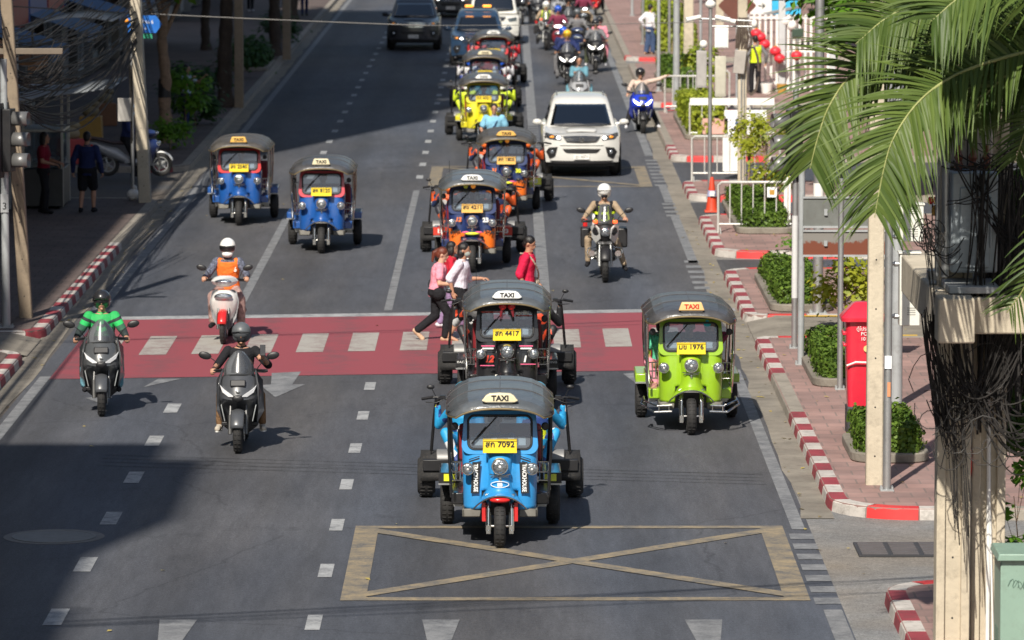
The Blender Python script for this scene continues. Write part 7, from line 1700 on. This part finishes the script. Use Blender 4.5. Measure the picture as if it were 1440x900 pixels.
T4 = TP(712, 305); tuktuk('navy and orange tuk-tuk behind, partly hidden by the number 23 one', T4, 0, [navy, orange], navy, navy, group=GR, plate=('สก 1805', 'กรุงเทพมหานคร'), platem=signo, sign=('TAXI', signo, ink), signstyle='oval', rig=True, roofm=vin3, stripe=ktm_stripe, fenderm=navy, extras=x_ktm(False))
T5 = TP(680, 205); tuktuk('bright yellow tuk-tuk behind the man in the light blue shirt', T5, 0, yel, yel, yel, group=GR, sign=('TAXI', signw, ink), signstyle='oval', rig=True)
T6 = TP(682, 163); tuktuk('dark tuk-tuk with cream roof sign behind the yellow one', T6, 0, teal, navy, teal, group=GR, sign=('TAXI', signc, ink), signstyle='oval', rig=True, detail=False)
T7 = TP(694, 127); tuktuk('red trimmed dark tuk-tuk, last of the parade in front of the blue car', T7, 0, maroon, redp, maroon, group=GR, sign=('TAXI', signw, ink), signstyle='oval', rig=True, detail=False)
T9 = TP(972, 611); tuktuk('lime green tuk-tuk alone in the right lane', T9, 0, lime, lime, lime, group='tuk-tuks driving outside the parade', plate=('มข 1976', 'กรุงเทพมหานคร'), sign=('TAXI', mat('sign_peach', (.78, .50, .22), .4, var=.04), redink), nerf=True, extras=lambda t, roof, tilt, path: (MB().ell(tilt(.23, 1.50, .0), (.055, .012, .055)).build('round_sticker', mat('cyan_sticker', (.02, .45, .55), .5), t), None)[1])
T10 = TP(336, 317); tuktuk('royal blue tuk-tuk with red windshield frame, nearest the left kerb', T10, 0, roy, redp, roy, group='tuk-tuks driving outside the parade', sign=('TAXI', signo, ink), plate=('สง 2540', 'กรุงเทพมหานคร'), roofm=vin3)
T11 = TP(452, 356); tuktuk('blue tuk-tuk with pinkish windshield frame and cream sign, second left lane', T11, 0, roy, pinkred, roy, group='tuk-tuks driving outside the parade', sign=('TAXI', signc, ink), plate=('สค 8120', 'กรุงเทพมหานคร'))

# people on the tuk-tuks
cb = suit('sky_blue', ((0, (.02, .30, .60)), (.5, (.02, .05, .20)), (.68, (.02, .30, .60)), (.85, (.7, .72, .75)), (.93, (.6, .65, .03)))); cor = suit('race_orange', ((0, (.60, .09, .015)), (.28, (.02, .02, .03)), (.62, (.02, .035, .10)), (.78, (.5, .5, .5)), (.85, (.60, .09, .015)))); cneon2 = suit('race_neon', ((0, (.55, .70, .03)), (.6, (.02, .02, .02)), (.75, (.55, .70, .03)))); cwr = suit('race_white', ((0, (.6, .6, .62)), (.4, (.02, .04, .20)), (.6, (.6, .6, .62)), (.85, (.5, .02, .03)))); crr = suit('race_red', ((0, (.5, .02, .03)), (.5, (.04, .02, .03)), (.7, (.6, .6, .6)), (.8, (.5, .02, .03)))); cbl = cloth('black', (.015, .015, .018)); cneon = cloth('neon', (.62, .80, .03)); cwh = cloth('white', (.66, .66, .70)); cnv = cloth('navy', (.02, .03, .10)); crd = cloth('red', (.50, .02, .04)); cgy = cloth('grey', (.16, .16, .17)); cpk = cloth('pink', (.75, .28, .36)); cbr = cloth('brown', (.20, .115, .06)); ckh = cloth('khaki', (.33, .25, .17)); cgr = cloth('green', (.02, .42, .10)); cmr = cloth('maroon', (.17, .03, .06)); cden = cloth('light_denim', (.12, .27, .34)); cbeige = cloth('beige', (.58, .45, .38)); ccam = cloth('camouflage', (.33, .22, .20), var=.5, scale=14); cteal = cloth('dark_blue_shirt', (.01, .05, .30)); cpur = cloth('purple', (.12, .08, .16)); cskyshirt = cloth('light_blue_shirt', (.22, .48, .65))
def zmat(name, bands, wob=.05):
    m = bpy.data.materials.new('cloth_' + name); m.use_nodes = True; nt = m.node_tree; p = nt.nodes['Principled BSDF']; tc = N(nt, 'ShaderNodeTexCoord'); se = N(nt, 'ShaderNodeSeparateXYZ'); nt.links.new(tc.outputs['Object'], se.inputs[0])
    ab = N(nt, 'ShaderNodeMath', operation='ABSOLUTE'); nt.links.new(se.outputs[0], ab.inputs[0]); ad = N(nt, 'ShaderNodeMath', operation='MULTIPLY_ADD'); ad.inputs[1].default_value = -.45; nt.links.new(ab.outputs[0], ad.inputs[0]); nt.links.new(se.outputs[2], ad.inputs[2])
    mr = N(nt, 'ShaderNodeMapRange'); mr.inputs['From Min'].default_value = .9; mr.inputs['From Max'].default_value = 1.5; nt.links.new(ad.outputs[0], mr.inputs['Value']); cr = N(nt, 'ShaderNodeValToRGB'); cr.color_ramp.interpolation = 'CONSTANT'; e = cr.color_ramp.elements
    e[0].color = (*bands[0][1], 1); e[1].position = bands[1][0]; e[1].color = (*bands[1][1], 1)
    for q, c in bands[2:]: x = e.new(q); x.color = (*c, 1)
    nt.links.new(mr.outputs[0], cr.inputs[0]); nt.links.new(cr.outputs[0], p.inputs['Base Color']); p.inputs['Roughness'].default_value = .7
    n3 = N(nt, 'ShaderNodeTexNoise', Scale=11., Detail=4.); nt.links.new(tc.outputs['Object'], n3.inputs['Vector']); b = N(nt, 'ShaderNodeBump', Strength=.9, Distance=.03); nt.links.new(n3.outputs['Fac'], b.inputs['Height']); nt.links.new(b.outputs[0], p.inputs['Normal'])
    return m
jak = zmat('jacket', ((0, (.02, .03, .03)), (.22, (.03, .10, .06)), (.34, (.02, .42, .10)), (.45, (.02, .03, .03)), (.53, (.02, .36, .09)), (.80, (.03, .45, .12))))
hb = paint('helmet_blue', (.05, .40, .62)); hw = paint('helmet_white', (.78, .78, .76)); hk = paint('helmet_black', (.02, .02, .022)); hg = paint('helmet_grey', (.10, .11, .12), rough=.45, coat=.2); ho = paint('helmet_orange', (.75, .14, .02)); hy = paint('helmet_yellow', (.75, .45, .02)); hr = paint('helmet_red', (.6, .03, .03)); hbr = paint('helmet_royal', (.02, .10, .55))
def rigrider(tp, k, label, helmet, shirt, sleeve2=None, vox=.014, trousers=None, **kw):
    return rider(label, tp, 0, seat=(k * .43, 3.78, .62), lean=(k * .05, -.16, 1), hands=((k * .78, 3.84, 1.20), (k * .30, 3.4, .85))[::(1 if k < 0 else -1)], feet=((k * .43 - .1, 3.25, .56), (k * .43 + .1, 3.25, .56)), elbow=((-.3, .5, -1), (.3, .5, -1)),
                 helmet=helmet, shirt=shirt, sleeve2=sleeve2, trousers=trousers or shirt, shoes=cbl, gloves=cbl, vox=vox, visor=smokeglass, group='racing riders seated behind the tuk-tuks', **kw)
for tp, c, col, h, vx, d in ((T1, 'blue', cb, hb, .012, ('sky blue racing suit, %s side behind the bright blue tuk-tuk')), (T2, 'orange', cblk2, hw, .012, 'black racing kit with orange patches, %s side behind the black tuk-tuk'), (T3, 'ktm', cor, ho, .016, 'navy and orange racing suit, %s side behind the number 23 tuk-tuk'), (T4, 'ktm', cor, ho, .018, 'navy and orange suit, %s side behind the second navy tuk-tuk'),
                           (T5, 'neon', cneon2, hw, .020, 'neon yellow suit, %s side behind the yellow tuk-tuk'), (T6, 'w', cwr, hbr, .024, 'white suit, %s side behind the dark tuk-tuk with cream sign'), (T7, 'r', crr, hr, .024, 'red suit, %s side behind the last parade tuk-tuk')):
    for k in (-1, 1): rigrider(tp, k, 'seated rider in ' + d % ('left' if k < 0 else 'right'), h, col, None, vx)
def driver(tp, label, shirt, vox=.014, x=0, sk_=None, sleeve='short', **kw):
    return rider(label, tp, 0, seat=(x, .98, .66), lean=(0, -.10, 1), hands=((x - .25, .64, 1.00), (x + .25, .64, 1.00)), feet=((x - .2, .55, .46), (x + .2, .55, .46)), hair='short', shirt=shirt, sleeve=sleeve, trousers=cbl, shoes=cbl, vox=vox, sk=sk_, group='tuk-tuk drivers', **kw)
driver(T1, 'driver in a deep blue shirt inside the bright blue tuk-tuk', cteal, .012, -.06); driver(T2, 'driver in a black shirt inside the black tuk-tuk', cbl, .012, .10); driver(T3, 'driver in a navy shirt inside the number 23 tuk-tuk', cnv); driver(T4, 'driver in dark clothes inside the second navy tuk-tuk', cbl, .018); driver(T5, 'driver in a neon shirt inside the yellow tuk-tuk', cneon, .02)
driver(T9, 'driver in a dark purple shirt inside the lime tuk-tuk', cpur, .012); driver(T10, 'driver in a dark shirt inside the kerbside royal blue tuk-tuk', cgy, .018); driver(T11, 'driver in a brown shirt inside the blue tuk-tuk with cream sign', cbr, .016)
rider('passenger in striped colourful clothes on the left of the lime tuk-tuk bench', T9, 0, seat=(-.34, 1.85, .66), hands=((-.5, 1.45, .85), (-.2, 1.45, .85)), feet=((-.42, 1.35, .45), (-.25, 1.35, .45)), hair='long', shirt=cloth('striped_green', (.10, .50, .30), var=.6, scale=18), trousers=cpk, sleeve='short', shoes=cbl, vox=.014, group='tuk-tuk passengers')
rider('passenger in purple on the right of the lime tuk-tuk bench', T9, 0, seat=(.34, 1.85, .66), hands=((.5, 1.45, .85), (.2, 1.45, .85)), feet=((.42, 1.35, .45), (.25, 1.35, .45)), hair='long', shirt=cmr, trousers=cpur, sleeve='short', shoes=cbl, vox=.014, group='tuk-tuk passengers')

# ------------------------------------------------------------------ motorbikes and riders
GM = 'motorbikes riding towards the camera'
charc = paint('body_charcoal', (.062, .066, .074), rough=.35, coat=.3); gunm = paint('body_gunmetal', (.07, .075, .08)); wbody = paint('body_white', (.72, .72, .70))
silv = paint('body_silver', (.35, .36, .38))
B1 = TP(143, 585); motorbike('black and silver adventure scooter ridden by the green jacket rider', B1, R(4), gunm, black, 'adv', GM, fend=charc, lampcol=mat('drl_white', (.75, .76, .78), .2))
rider('rider in a green and black jacket with black helmet, far left', B1, R(4), helmet=hk, helmet_style='open', shirt=jak, trousers=cden, shoes=cbl, vox=.010, hands=((-.36, .50, 1.07), (.36, .50, 1.07)), loose=.028, group='scooter riders in front', lean=(0, .02, 1), feet=((-.22, .55, .38), (.22, .55, .38)))
B2 = TP(335, 637); motorbike('matt charcoal maxi scooter with twin slanted headlamps, nearest bike', B2, 0, charc, black, 'maxi', GM, fend=charc, lit=False, lampcol=mat('drl_white', (.75, .76, .78), .2))
rider('rider in black shirt and grey helmet holding a phone, brown trousers', B2, 0, helmet=hg, helmet_style='open', shirt=cbl, sleeve='elbow', mask=cbl, trousers=cbr, shoes=cloth('cream_shoes', (.5, .45, .38)), soles=white, vox=.010, hands=((-.35, .52, 1.08), (.30, .62, 1.22)), elbow=((-.6, .4, -1), (.8, .3, -1)), group='scooter riders in front', feet=((-.29, .70, .30), (.29, .75, .30)), lean=(0, -.10, 1), seat=(0, 1.0, .76))
t = thing('mobile_phone', 'black phone held up by the grey helmet rider', 'phone', (B2[0] + .31, B2[1] + .50, 1.27)); MB().box((0, 0, .06), (.075, .01, .15), rot=(R(-15), 0, 0)).build('casing', blackgloss, t, bevel=.005); MB().box((0, .008, .06), (.065, .002, .135), rot=(R(-15), 0, 0)).build('screen', darkglass, t)
B3 = TP(314, 484); motorbike('white step-through scooter with red front fender on the crossing', B3, R(-2), wbody, silv, 'commuter', GM, fend=redp, lit=False)
rider('rider in orange vest, dotted sleeves and white helmet', B3, R(-2), helmet=hw, shirt=cloth('dotted_navy', (.10, .11, .15), var=.9, scale=30), vest=cloth('orange_vest', (.85, .17, .03)), trousers=ccam, shoes=cbl, vox=.010, seat=(0, .95, .74), hands=((-.34, .50, 1.04), (.34, .50, 1.04)), group='scooter riders in front', feet=((-.22, .55, .30), (.24, .60, .25)), loose=.01)
o = [c for c in bpy.data.objects if c.get('label') == 'rider in orange vest, dotted sleeves and white helmet'][0]
text('16', .10, whiteink, o, (.10, .795, 1.13), (R(90), 0, 0), 'vest_number', bold=.003)
B4 = TP(851, 397); motorbike('white police motorcycle with black panniers and orange lamps', B4, 0, wbody, black, 'police', GM, fend=black, screen=smokeglass, name='police_motorcycle')
rider('motorcycle officer with white helmet, yellow vest and tan uniform', B4, 0, helmet=hw, helmet_style='open', mask=cbl, shirt=ckh, sleeve='long', vest=cbl, vest2=cneon, trousers=ckh, shoes=cbl, vox=.011, seat=(0, 1.15, .82), hands=((-.40, .56, 1.10), (.40, .56, 1.10)), feet=((-.30, .85, .30), (.42, .62, .12)), knee=((-.6, -1, .3), (.6, -1, .3)), group='motorcycle officers')
B5 = TP(904, 188); pbl = paint('body_deep_blue', (.02, .05, .50)); motorbike('deep blue scooter by the right kerb, rider pointing sideways', B5, R(3), pbl, black, 'maxi', GM, fend=black, lit=True)
rider('rider in beige top with black helmet stretching an arm to the right', B5, R(3), helmet=hk, helmet_style='open', shirt=cbeige, trousers=cbl, shoes=cwh, vox=.016, hands=((-.36, .48, 1.05), (.80, .95, 1.50)), fingers=.15, feet=((-.42, .55, .12), (.50, .62, .12)), knee=((-.8, -1, .2), (.8, -1, .2)), elbow=((-1, .2, -.6), (0, .2, -1)), group='riders in the far pack', loose=.01)
far = [ # px, py, style, body, lit, helmet, hstyle, shirt, trousers, bike label, rider label, vest
 (768, 71, 'police', wbody, False, hw, 'open', ckh, cbl, 'white police motorcycle at the left of the far pack', 'far officer in a neon vest on the white motorcycle', cneon),
 (798, 121, 'maxi', blk, True, hy, 'open', cnv, cgy, 'black scooter with white lamp below the yellow helmet rider', 'far rider with orange yellow helmet and navy top', None),
 (838, 102, 'maxi', blk, True, hk, 'open', cgy, cloth('olive', (.06, .07, .04)), 'black scooter at the right of the far pack', 'far rider in dark grey jacket with white shoes', None),
 (821, 50, 'commuter', blk, True, hk, 'open', cmr, ckh, 'black scooter ridden by the far maroon shirt rider', 'far rider in a maroon shirt and beige trousers', None),
 (785, 78, 'commuter', maroon, True, hbr, 'open', cmr, cbl, 'dark red scooter behind the yellow helmet rider', 'far rider with royal blue helmet and dark red top', None),
 (812, 84, 'commuter', navy, False, hg, 'open', cgy, cbl, 'navy scooter squeezed in the middle of the far pack', 'far rider in grey between the two black scooters', None),
 (785, 40, 'maxi', silv, False, hw, 'full', cbl, cbl, 'silver scooter behind the far police motorcycle', 'far rider in black with white helmet beside the officer', None),
 (735, 35, 'sport', blk, False, hk, 'full', cbl, cbl, 'black motorcycle beside the white van', 'far rider in black beside the white van', None),
 (838, 22, 'commuter', redp, False, hbr, 'open', cnv, cbl, 'red scooter at the very top of the right lane', 'far rider in navy at the top of the right lane', None),
 (775, 10, 'maxi', wbody, True, hk, 'full', cgy, cbl, 'white scooter at the very top between the lanes', 'far rider in grey at the very top between the lanes', None),
 (800, 62, 'maxi', blk, True, hk, 'open', cbl, cbl, 'black scooter just behind the blue helmet rider', 'far rider all in black behind the blue helmet rider', None),
 (757, 42, 'maxi', blk, False, hw, 'open', cgy, cbl, 'dark scooter at the left rear of the far pack', 'far rider in grey with white helmet at the left rear', None),
 (803, 22, 'maxi', blk, True, hk, 'open', cbl, cbl, 'black scooter with lit lamp near the top of the pack', 'far rider in black near the top of the pack', None),
 (815, 168, 'maxi', silv, False, None, '', cden, cbl, 'grey scooter hidden behind the white car', None, None)]
for px, py, st, bd, lit, hm, hs, sh_, tr, bl, rl, vs in far:
    b_ = TP(px, py); motorbike(bl, b_, 0, bd, black, st, 'motorbikes in the far pack', lit=lit, fend=bd if st != 'police' else black, detail=False)
    if rl: rider(rl, b_, 0, helmet=hm, helmet_style=hs, shirt=sh_, vest=vs, trousers=tr, shoes=cwh if 'white shoes' in rl else cbl, vox=.022, hands=((-.36, .50, 1.05), (.36, .50, 1.05)), loose=.015, group='riders in the far pack', seat=(0, 1.1 if st == 'police' else .98, .80), fingers=.9, feet=((-.30, .62, .28), (.30, .62, .28)), knee=((-.5, -1, .4), (.5, -1, .4)))
    else: rider('bareheaded man in pale denim with folded arms seen over the car roof', b_, 0, hair='short', shirt=cden, trousers=cden, shoes=cwh, vox=.018, seat=(0, 1.0, .84), hands=((.02, .62, 1.22), (-.05, .66, 1.26)), elbow=((-1, .0, -.5), (1, .0, -.5)), feet=((-.30, .3, .6), (.30, .3, .6)), knee=((-.8, -.6, .6), (.8, -.6, .6)), group='riders in the far pack', loose=.015)
b_ = TP(838, 102); rider('pillion passenger in pink behind the dark grey far rider', b_, 0, seat=(.14, 1.42, .88), helmet=hk, helmet_style='open', shirt=cpk, trousers=cpk, shoes=cbl, vox=.024, hands=((.0, 1.1, 1.05), (.34, 1.15, 1.0)), feet=((-.28, 1.1, .4), (.36, 1.1, .4)), group='riders in the far pack')
b_ = TP(798, 121); rider('pillion passenger with a blue helmet behind the yellow helmet rider', b_, 0, seat=(-.12, 1.45, .88), helmet=hbr, helmet_style='open', shirt=cnv, trousers=cgy, shoes=cbl, vox=.024, hands=((-.3, 1.15, 1.05), (.1, 1.15, 1.0)), feet=((-.36, 1.1, .4), (.28, 1.1, .4)), group='riders in the far pack')
# parked bike on the left pavement, side on
bp = at(226, 247, ZP); motorbike('dark blue and white motorcycle parked side-on behind the sunlit pole', (bp.x, bp.y, ZP - .01), R(90), navy, silv, 'moped', 'motorbikes at rest', fend=wbody, name='parked_motorcycle')
rider('person with light blue helmet sitting on the parked motorcycle', (bp.x, bp.y, ZP - .01), R(90), helmet=paint('helmet_pale_blue', (.25, .50, .68)), helmet_style='full', shirt=cnv, trousers=cbl, shoes=cbl, vox=.018, seat=(0, .80, .80), hands=((-.34, .44, 1.02), (.34, .44, 1.02)), feet=((-.25, .6, .08), (.25, .6, .08)), knee=((-.5, -1, .1), (.5, -1, .1)), group='people on the left pavement')

# ------------------------------------------------------------------ cars
swhite = paint('car_pearl_white', (.60, .595, .57), rough=.2, dirt=.04); sgrey = paint('car_dark_grey', (.055, .055, .06)); sblue = paint('car_dark_blue', (.02, .045, .09)); svan = paint('van_white', (.72, .71, .66)); scharc = paint('car_charcoal', (.09, .095, .10))
GC = 'cars driving towards the camera'
def CP(px, py, ax=.95): v = at(px, py); return (v.x, v.y - ax, 0)
car('white sport utility car in the right lane, black windshield', CP(817, 246), 0, swhite, 'suv', GC, name='white_car', plate='ฎว 6071', glassm=glassmat('tinted_glass', (.03, .035, .04), .8))
car('dark grey pickup in the far left lanes in the shade', CP(582, 70), 0, sgrey, 'pickup', GC, name='pickup_truck', grille=chrome, lit=False)
car('grey car with both lamps lit behind the dark pickup', CP(634, 24), 0, scharc, 'sedan', GC, name='grey_car')
car('dark blue car beside the last parade tuk-tuk', CP(672, 92), 0, sblue, 'suv', GC, name='blue_car')
t = thing('light_bar', 'amber light bar on the roof of the dark blue car', 'light bar', (at(672, 92).x, at(672, 92).y + 1.6, 1.82)); MB().box((0, 0, .03), (1.0, .16, .05)).build('base', black, t); m = MB(); m.box((-.30, 0, .09), (.28, .14, .08)); m.box((.30, 0, .09), (.28, .14, .08)); m.build('amber_dome', mat('beacon_amber', (1, .35, .04), .3, emit=1.2), t, bevel=.02)
car('tall white van filling the lane behind the blue car', CP(694, 62), 0, svan, 'van', GC, name='white_van', lit=False)
car('dark car at the top edge left of the white van', CP(618, -12), 0, sblue, 'sedan', GC, name='dark_car', lit=False)

# ------------------------------------------------------------------ pedestrians
def walker(label, p, rz, **k): return person(label, (p[0], p[1], p[2] if len(p) > 2 else 0), rz, **k)
GP = 'pedestrians on the crossing'
F = R(90)      # facing +X
def W2(px, py, z=0): v = at(px, py, z); return (v.x, v.y, z)
walker('woman in a pink top and black trousers striding over the crossing', W2(613, 479), F, group=GP, vox=.009, fem=True, S=.93, sk=skinlight, pelvis=(0, 0, .86), lean=(0, -.16, 1), feet=((-.07, -.16, .07), (.07, .34, .17)), toes=((0, -1, 0), (0, -.7, -.7)), knee=((0, -1, .1), (0, -1, .1)),
       hands=((-.18, -.32, 1.0), (.16, -.30, 1.0)), elbow=((-.3, 1, -.3), (.3, 1, -.3)), hair='pony', hairm_=mat('hair_auburn', (.13, .03, .015), .45, bump=.4, bscale=150), shirt=cpk, sleeve='short', trousers=cbl, loose=.012, shoes=cloth('tan_shoes', (.55, .36, .24)), head_dir=(0, -1, -.35))
walker('man in a pale grey shirt, dark shorts and face mask on the crossing', W2(646, 481), R(78), group=GP, vox=.009, S=.97, pelvis=(0, 0, .88), lean=(0, -.10, 1), feet=((-.08, -.18, .07), (.09, .20, .10)), toes=((0, -1, 0), (0, -1, -.3)), knee=((0, -1, 0), (0, -1, 0)),
       hands=((-.22, .06, .84), (.14, -.36, 1.06)), elbow=((-.3, 1, -.3), (.3, 1, -.6)), hair='bob', shirt=cloth('pale_lilac', (.62, .60, .68)), sleeve='elbow', trousers=cbl, shorts=True, loose=.012, mask=mat('mask_grey', (.25, .28, .26), .8), head_dir=(0, -1, -.12), fingers=.3)
walker('walker in red and purple hidden behind the grey shirt man', W2(634, 462), F, group=GP, vox=.012, fem=True, S=.86, pelvis=(0, 0, .90), feet=((-.07, -.22, .07), (.07, .22, .10)), hands=((-.2, -.28, 1.0), (.2, .1, .9)), hair='long', shirt=crd, trousers=cloth('lilac_trousers', (.25, .17, .30)), shoes=cwh, loose=.01)
walker('man in a deep red shirt with a shoulder strap beside the black tuk-tuk', W2(740, 478), R(80), group=GP, vox=.009, pelvis=(0, 0, .92), lean=(0, -.05, 1), feet=((-.09, -.14, .07), (.09, .16, .07)), hands=((-.24, -.02, .86), (.2, -.16, .92)), hair='short', shirt=cloth('crimson', (.55, .015, .06)), sleeve='elbow', trousers=cbl, shoes=cbl, loose=.014, head_dir=(0, -1, -.45))
o = [c for c in bpy.data.objects if (c.get('label') or '').startswith('man in a deep red')][0]
m = MB(); m.tube(catmull([(-.10, .08, 1.42), (-.16, -.06, 1.40), (-.06, -.17, 1.22), (.14, -.18, 1.02), (.22, -.08, .92)], 5), .014, 6); m.ell((.20, -.13, .92), (.10, .06, .09)); q = m.build('shoulder_bag', cloth('canvas_bag', (.40, .34, .27)), o)
o = [c for c in bpy.data.objects if (c.get('label') or '').startswith('woman in a pink top')][0]
t = thing('phone_and_cup', 'pale blue card and bottle held by the woman in pink', 'card', (at(613, 479).x + .22, at(613, 479).y - .10, .92)); MB().box((0, -.05, .02), (.10, .02, .15)).build('card', mat('pale_cyan', (.45, .75, .80), .4), t); MB().cyl((.06, 0, .06), (.06, 0, .26), .03, .02).build('bottle', mat('bottle_blue', (.2, .25, .5), .2), t)
m = MB(); m.tube(catmull([(.12, -.10, 1.30), (.0, .13, 1.0), (-.16, -.02, .86)], 5), .010, 6); m.ell((-.18, -.06, .84), (.07, .12, .11)); m.build('handbag', cbl, o)
walker('young man in a light blue T-shirt between the navy and yellow tuk-tuks', W2(695, 248), 0, group='people beside the parade', vox=.015, pelvis=(0, 0, .92), feet=((-.1, 0, .07), (.1, 0, .07)), hands=((-.26, -.22, 1.02), (.26, -.2, .98)), hair='short', shirt=cskyshirt, sleeve='short', trousers=cnv, shoes=cbl, loose=.02)
o = [c for c in bpy.data.objects if (c.get('label') or '').startswith('young man in a light blue')][0]
m = MB(); m.tube(catmull([(.12, -.02, 1.42), (.04, -.16, 1.25), (-.14, -.18, 1.0)], 5), .014, 6); m.build('bag_strap', cnv, o); m = MB(); m.box((-.16, -.20, .97), (.16, .08, .14)); m.build('red_pouch', crd, o, bevel=.02)
GL = 'people on the left pavement'
walker('man in navy jacket and shorts walking away on the left pavement', W2(123, 298, ZP), R(172), group=GL, vox=.012, pelvis=(0, 0, .90), feet=((-.12, -.06, .07), (.12, .10, .07)), hands=((-.32, -.02, .84), (.30, .02, .84)), hair='short', shirt=cnv, trousers=cbl, shorts=True, shoes=cbl, loose=.025)
walker('person in a dark red shirt standing by the food cart', W2(62, 300, ZP), R(80), group=GL, vox=.012, pelvis=(0, 0, .92), feet=((-.1, -.05, .07), (.1, .08, .07)), hands=((-.24, -.3, 1.05), (.24, -.28, 1.05)), hair='long', shirt=cloth('dark_red', (.22, .012, .03)), sleeve='short', trousers=cbl, shoes=cbl, loose=.01)
walker('person in a pale top raising a phone under the dark trees', W2(262, 182, ZP), R(60), group=GL, vox=.015, fem=True, pelvis=(0, 0, .92), feet=((-.1, -.05, .07), (.1, .08, .07)), hands=((-.24, -.36, 1.35), (.24, -.42, 1.40)), elbow=((-.3, .2, -1), (.3, .2, -1)), hair='long', shirt=cloth('pale_blue', (.42, .52, .62)), sleeve='short', trousers=cnv, shoes=cbl)
walker('distant person in pink on the far left pavement', W2(428, 22, ZP), R(10), group=GL, vox=.02, hair='short', shirt=cpk, trousers=cnv, shoes=cbl, feet=((-.1, -.1, .07), (.1, .1, .07)))
walker('distant person in dark clothes by the far left shops', W2(352, 16, ZP), R(20), group=GL, vox=.02, hair='short', shirt=cpur, trousers=cbl, shoes=cwh, feet=((-.1, -.1, .07), (.1, .1, .07)))
GQ = 'people on the right pavement'
walker('person in a white shirt and dark jeans on the far right pavement', W2(914, 76, ZP), R(130), group=GQ, vox=.016, pelvis=(0, 0, .92), feet=((-.1, -.05, .07), (.1, .08, .07)), hands=((-.3, .05, .9), (.26, .05, .95)), hair='short', shirt=cloth('bright_white', (.72, .70, .74)), trousers=cloth('jeans', (.05, .08, .16)), shoes=cloth('tan_shoes'.replace('tan', 'ochre'), (.5, .3, .15)), loose=.03)
walker('officer in a neon yellow vest standing by the coiled cable pole', W2(1062, 131, ZP), R(200), group=GQ, vox=.014, pelvis=(0, 0, .92), feet=((-.12, .0, .07), (.12, .02, .07)), hands=((-.32, .05, .9), (.3, .05, .95)), hair='short', shirt=cgy, sleeve='long', vest=cneon, trousers=cbl, shoes=cbl, loose=.012)
walker('dark figure half hidden behind the palm frond on the right pavement', W2(1176, 283, ZP), R(180), group=GQ, vox=.014, pelvis=(0, 0, .92), hands=((-.3, .05, .9), (.26, .05, .95)), hair='short', shirt=cbl, trousers=cbl, shoes=cbl)

# ------------------------------------------------------------------ litter and fallen leaves
gl_ = np.random.default_rng(4); LP_ = [(3.75 + gl_.normal() * .13, gl_.uniform(52, 100), .012) for _ in range(60)] + [(-7.35 + gl_.normal() * .12, gl_.uniform(55, 110), .012) for _ in range(60)] + [(gl_.uniform(4.2, 6.5), gl_.uniform(59, 100), .15) for _ in range(50)] + [(gl_.uniform(-6.5, 3.4), gl_.uniform(50, 110), .014) for _ in range(26)]
tag(leaves('fallen_leaves', np.array(LP_), np.tile([0, 0, 1.], (len(LP_), 1)), .045, [leafmat('leaf_dry', (.25, .16, .04), (.50, .42, .12), .1)], None, 3, 1.8, .25), 'dry yellow leaves scattered along the gutters and road', 'leaves', None, 'stuff')
bpy.data.scenes.remove(SCRATCH)
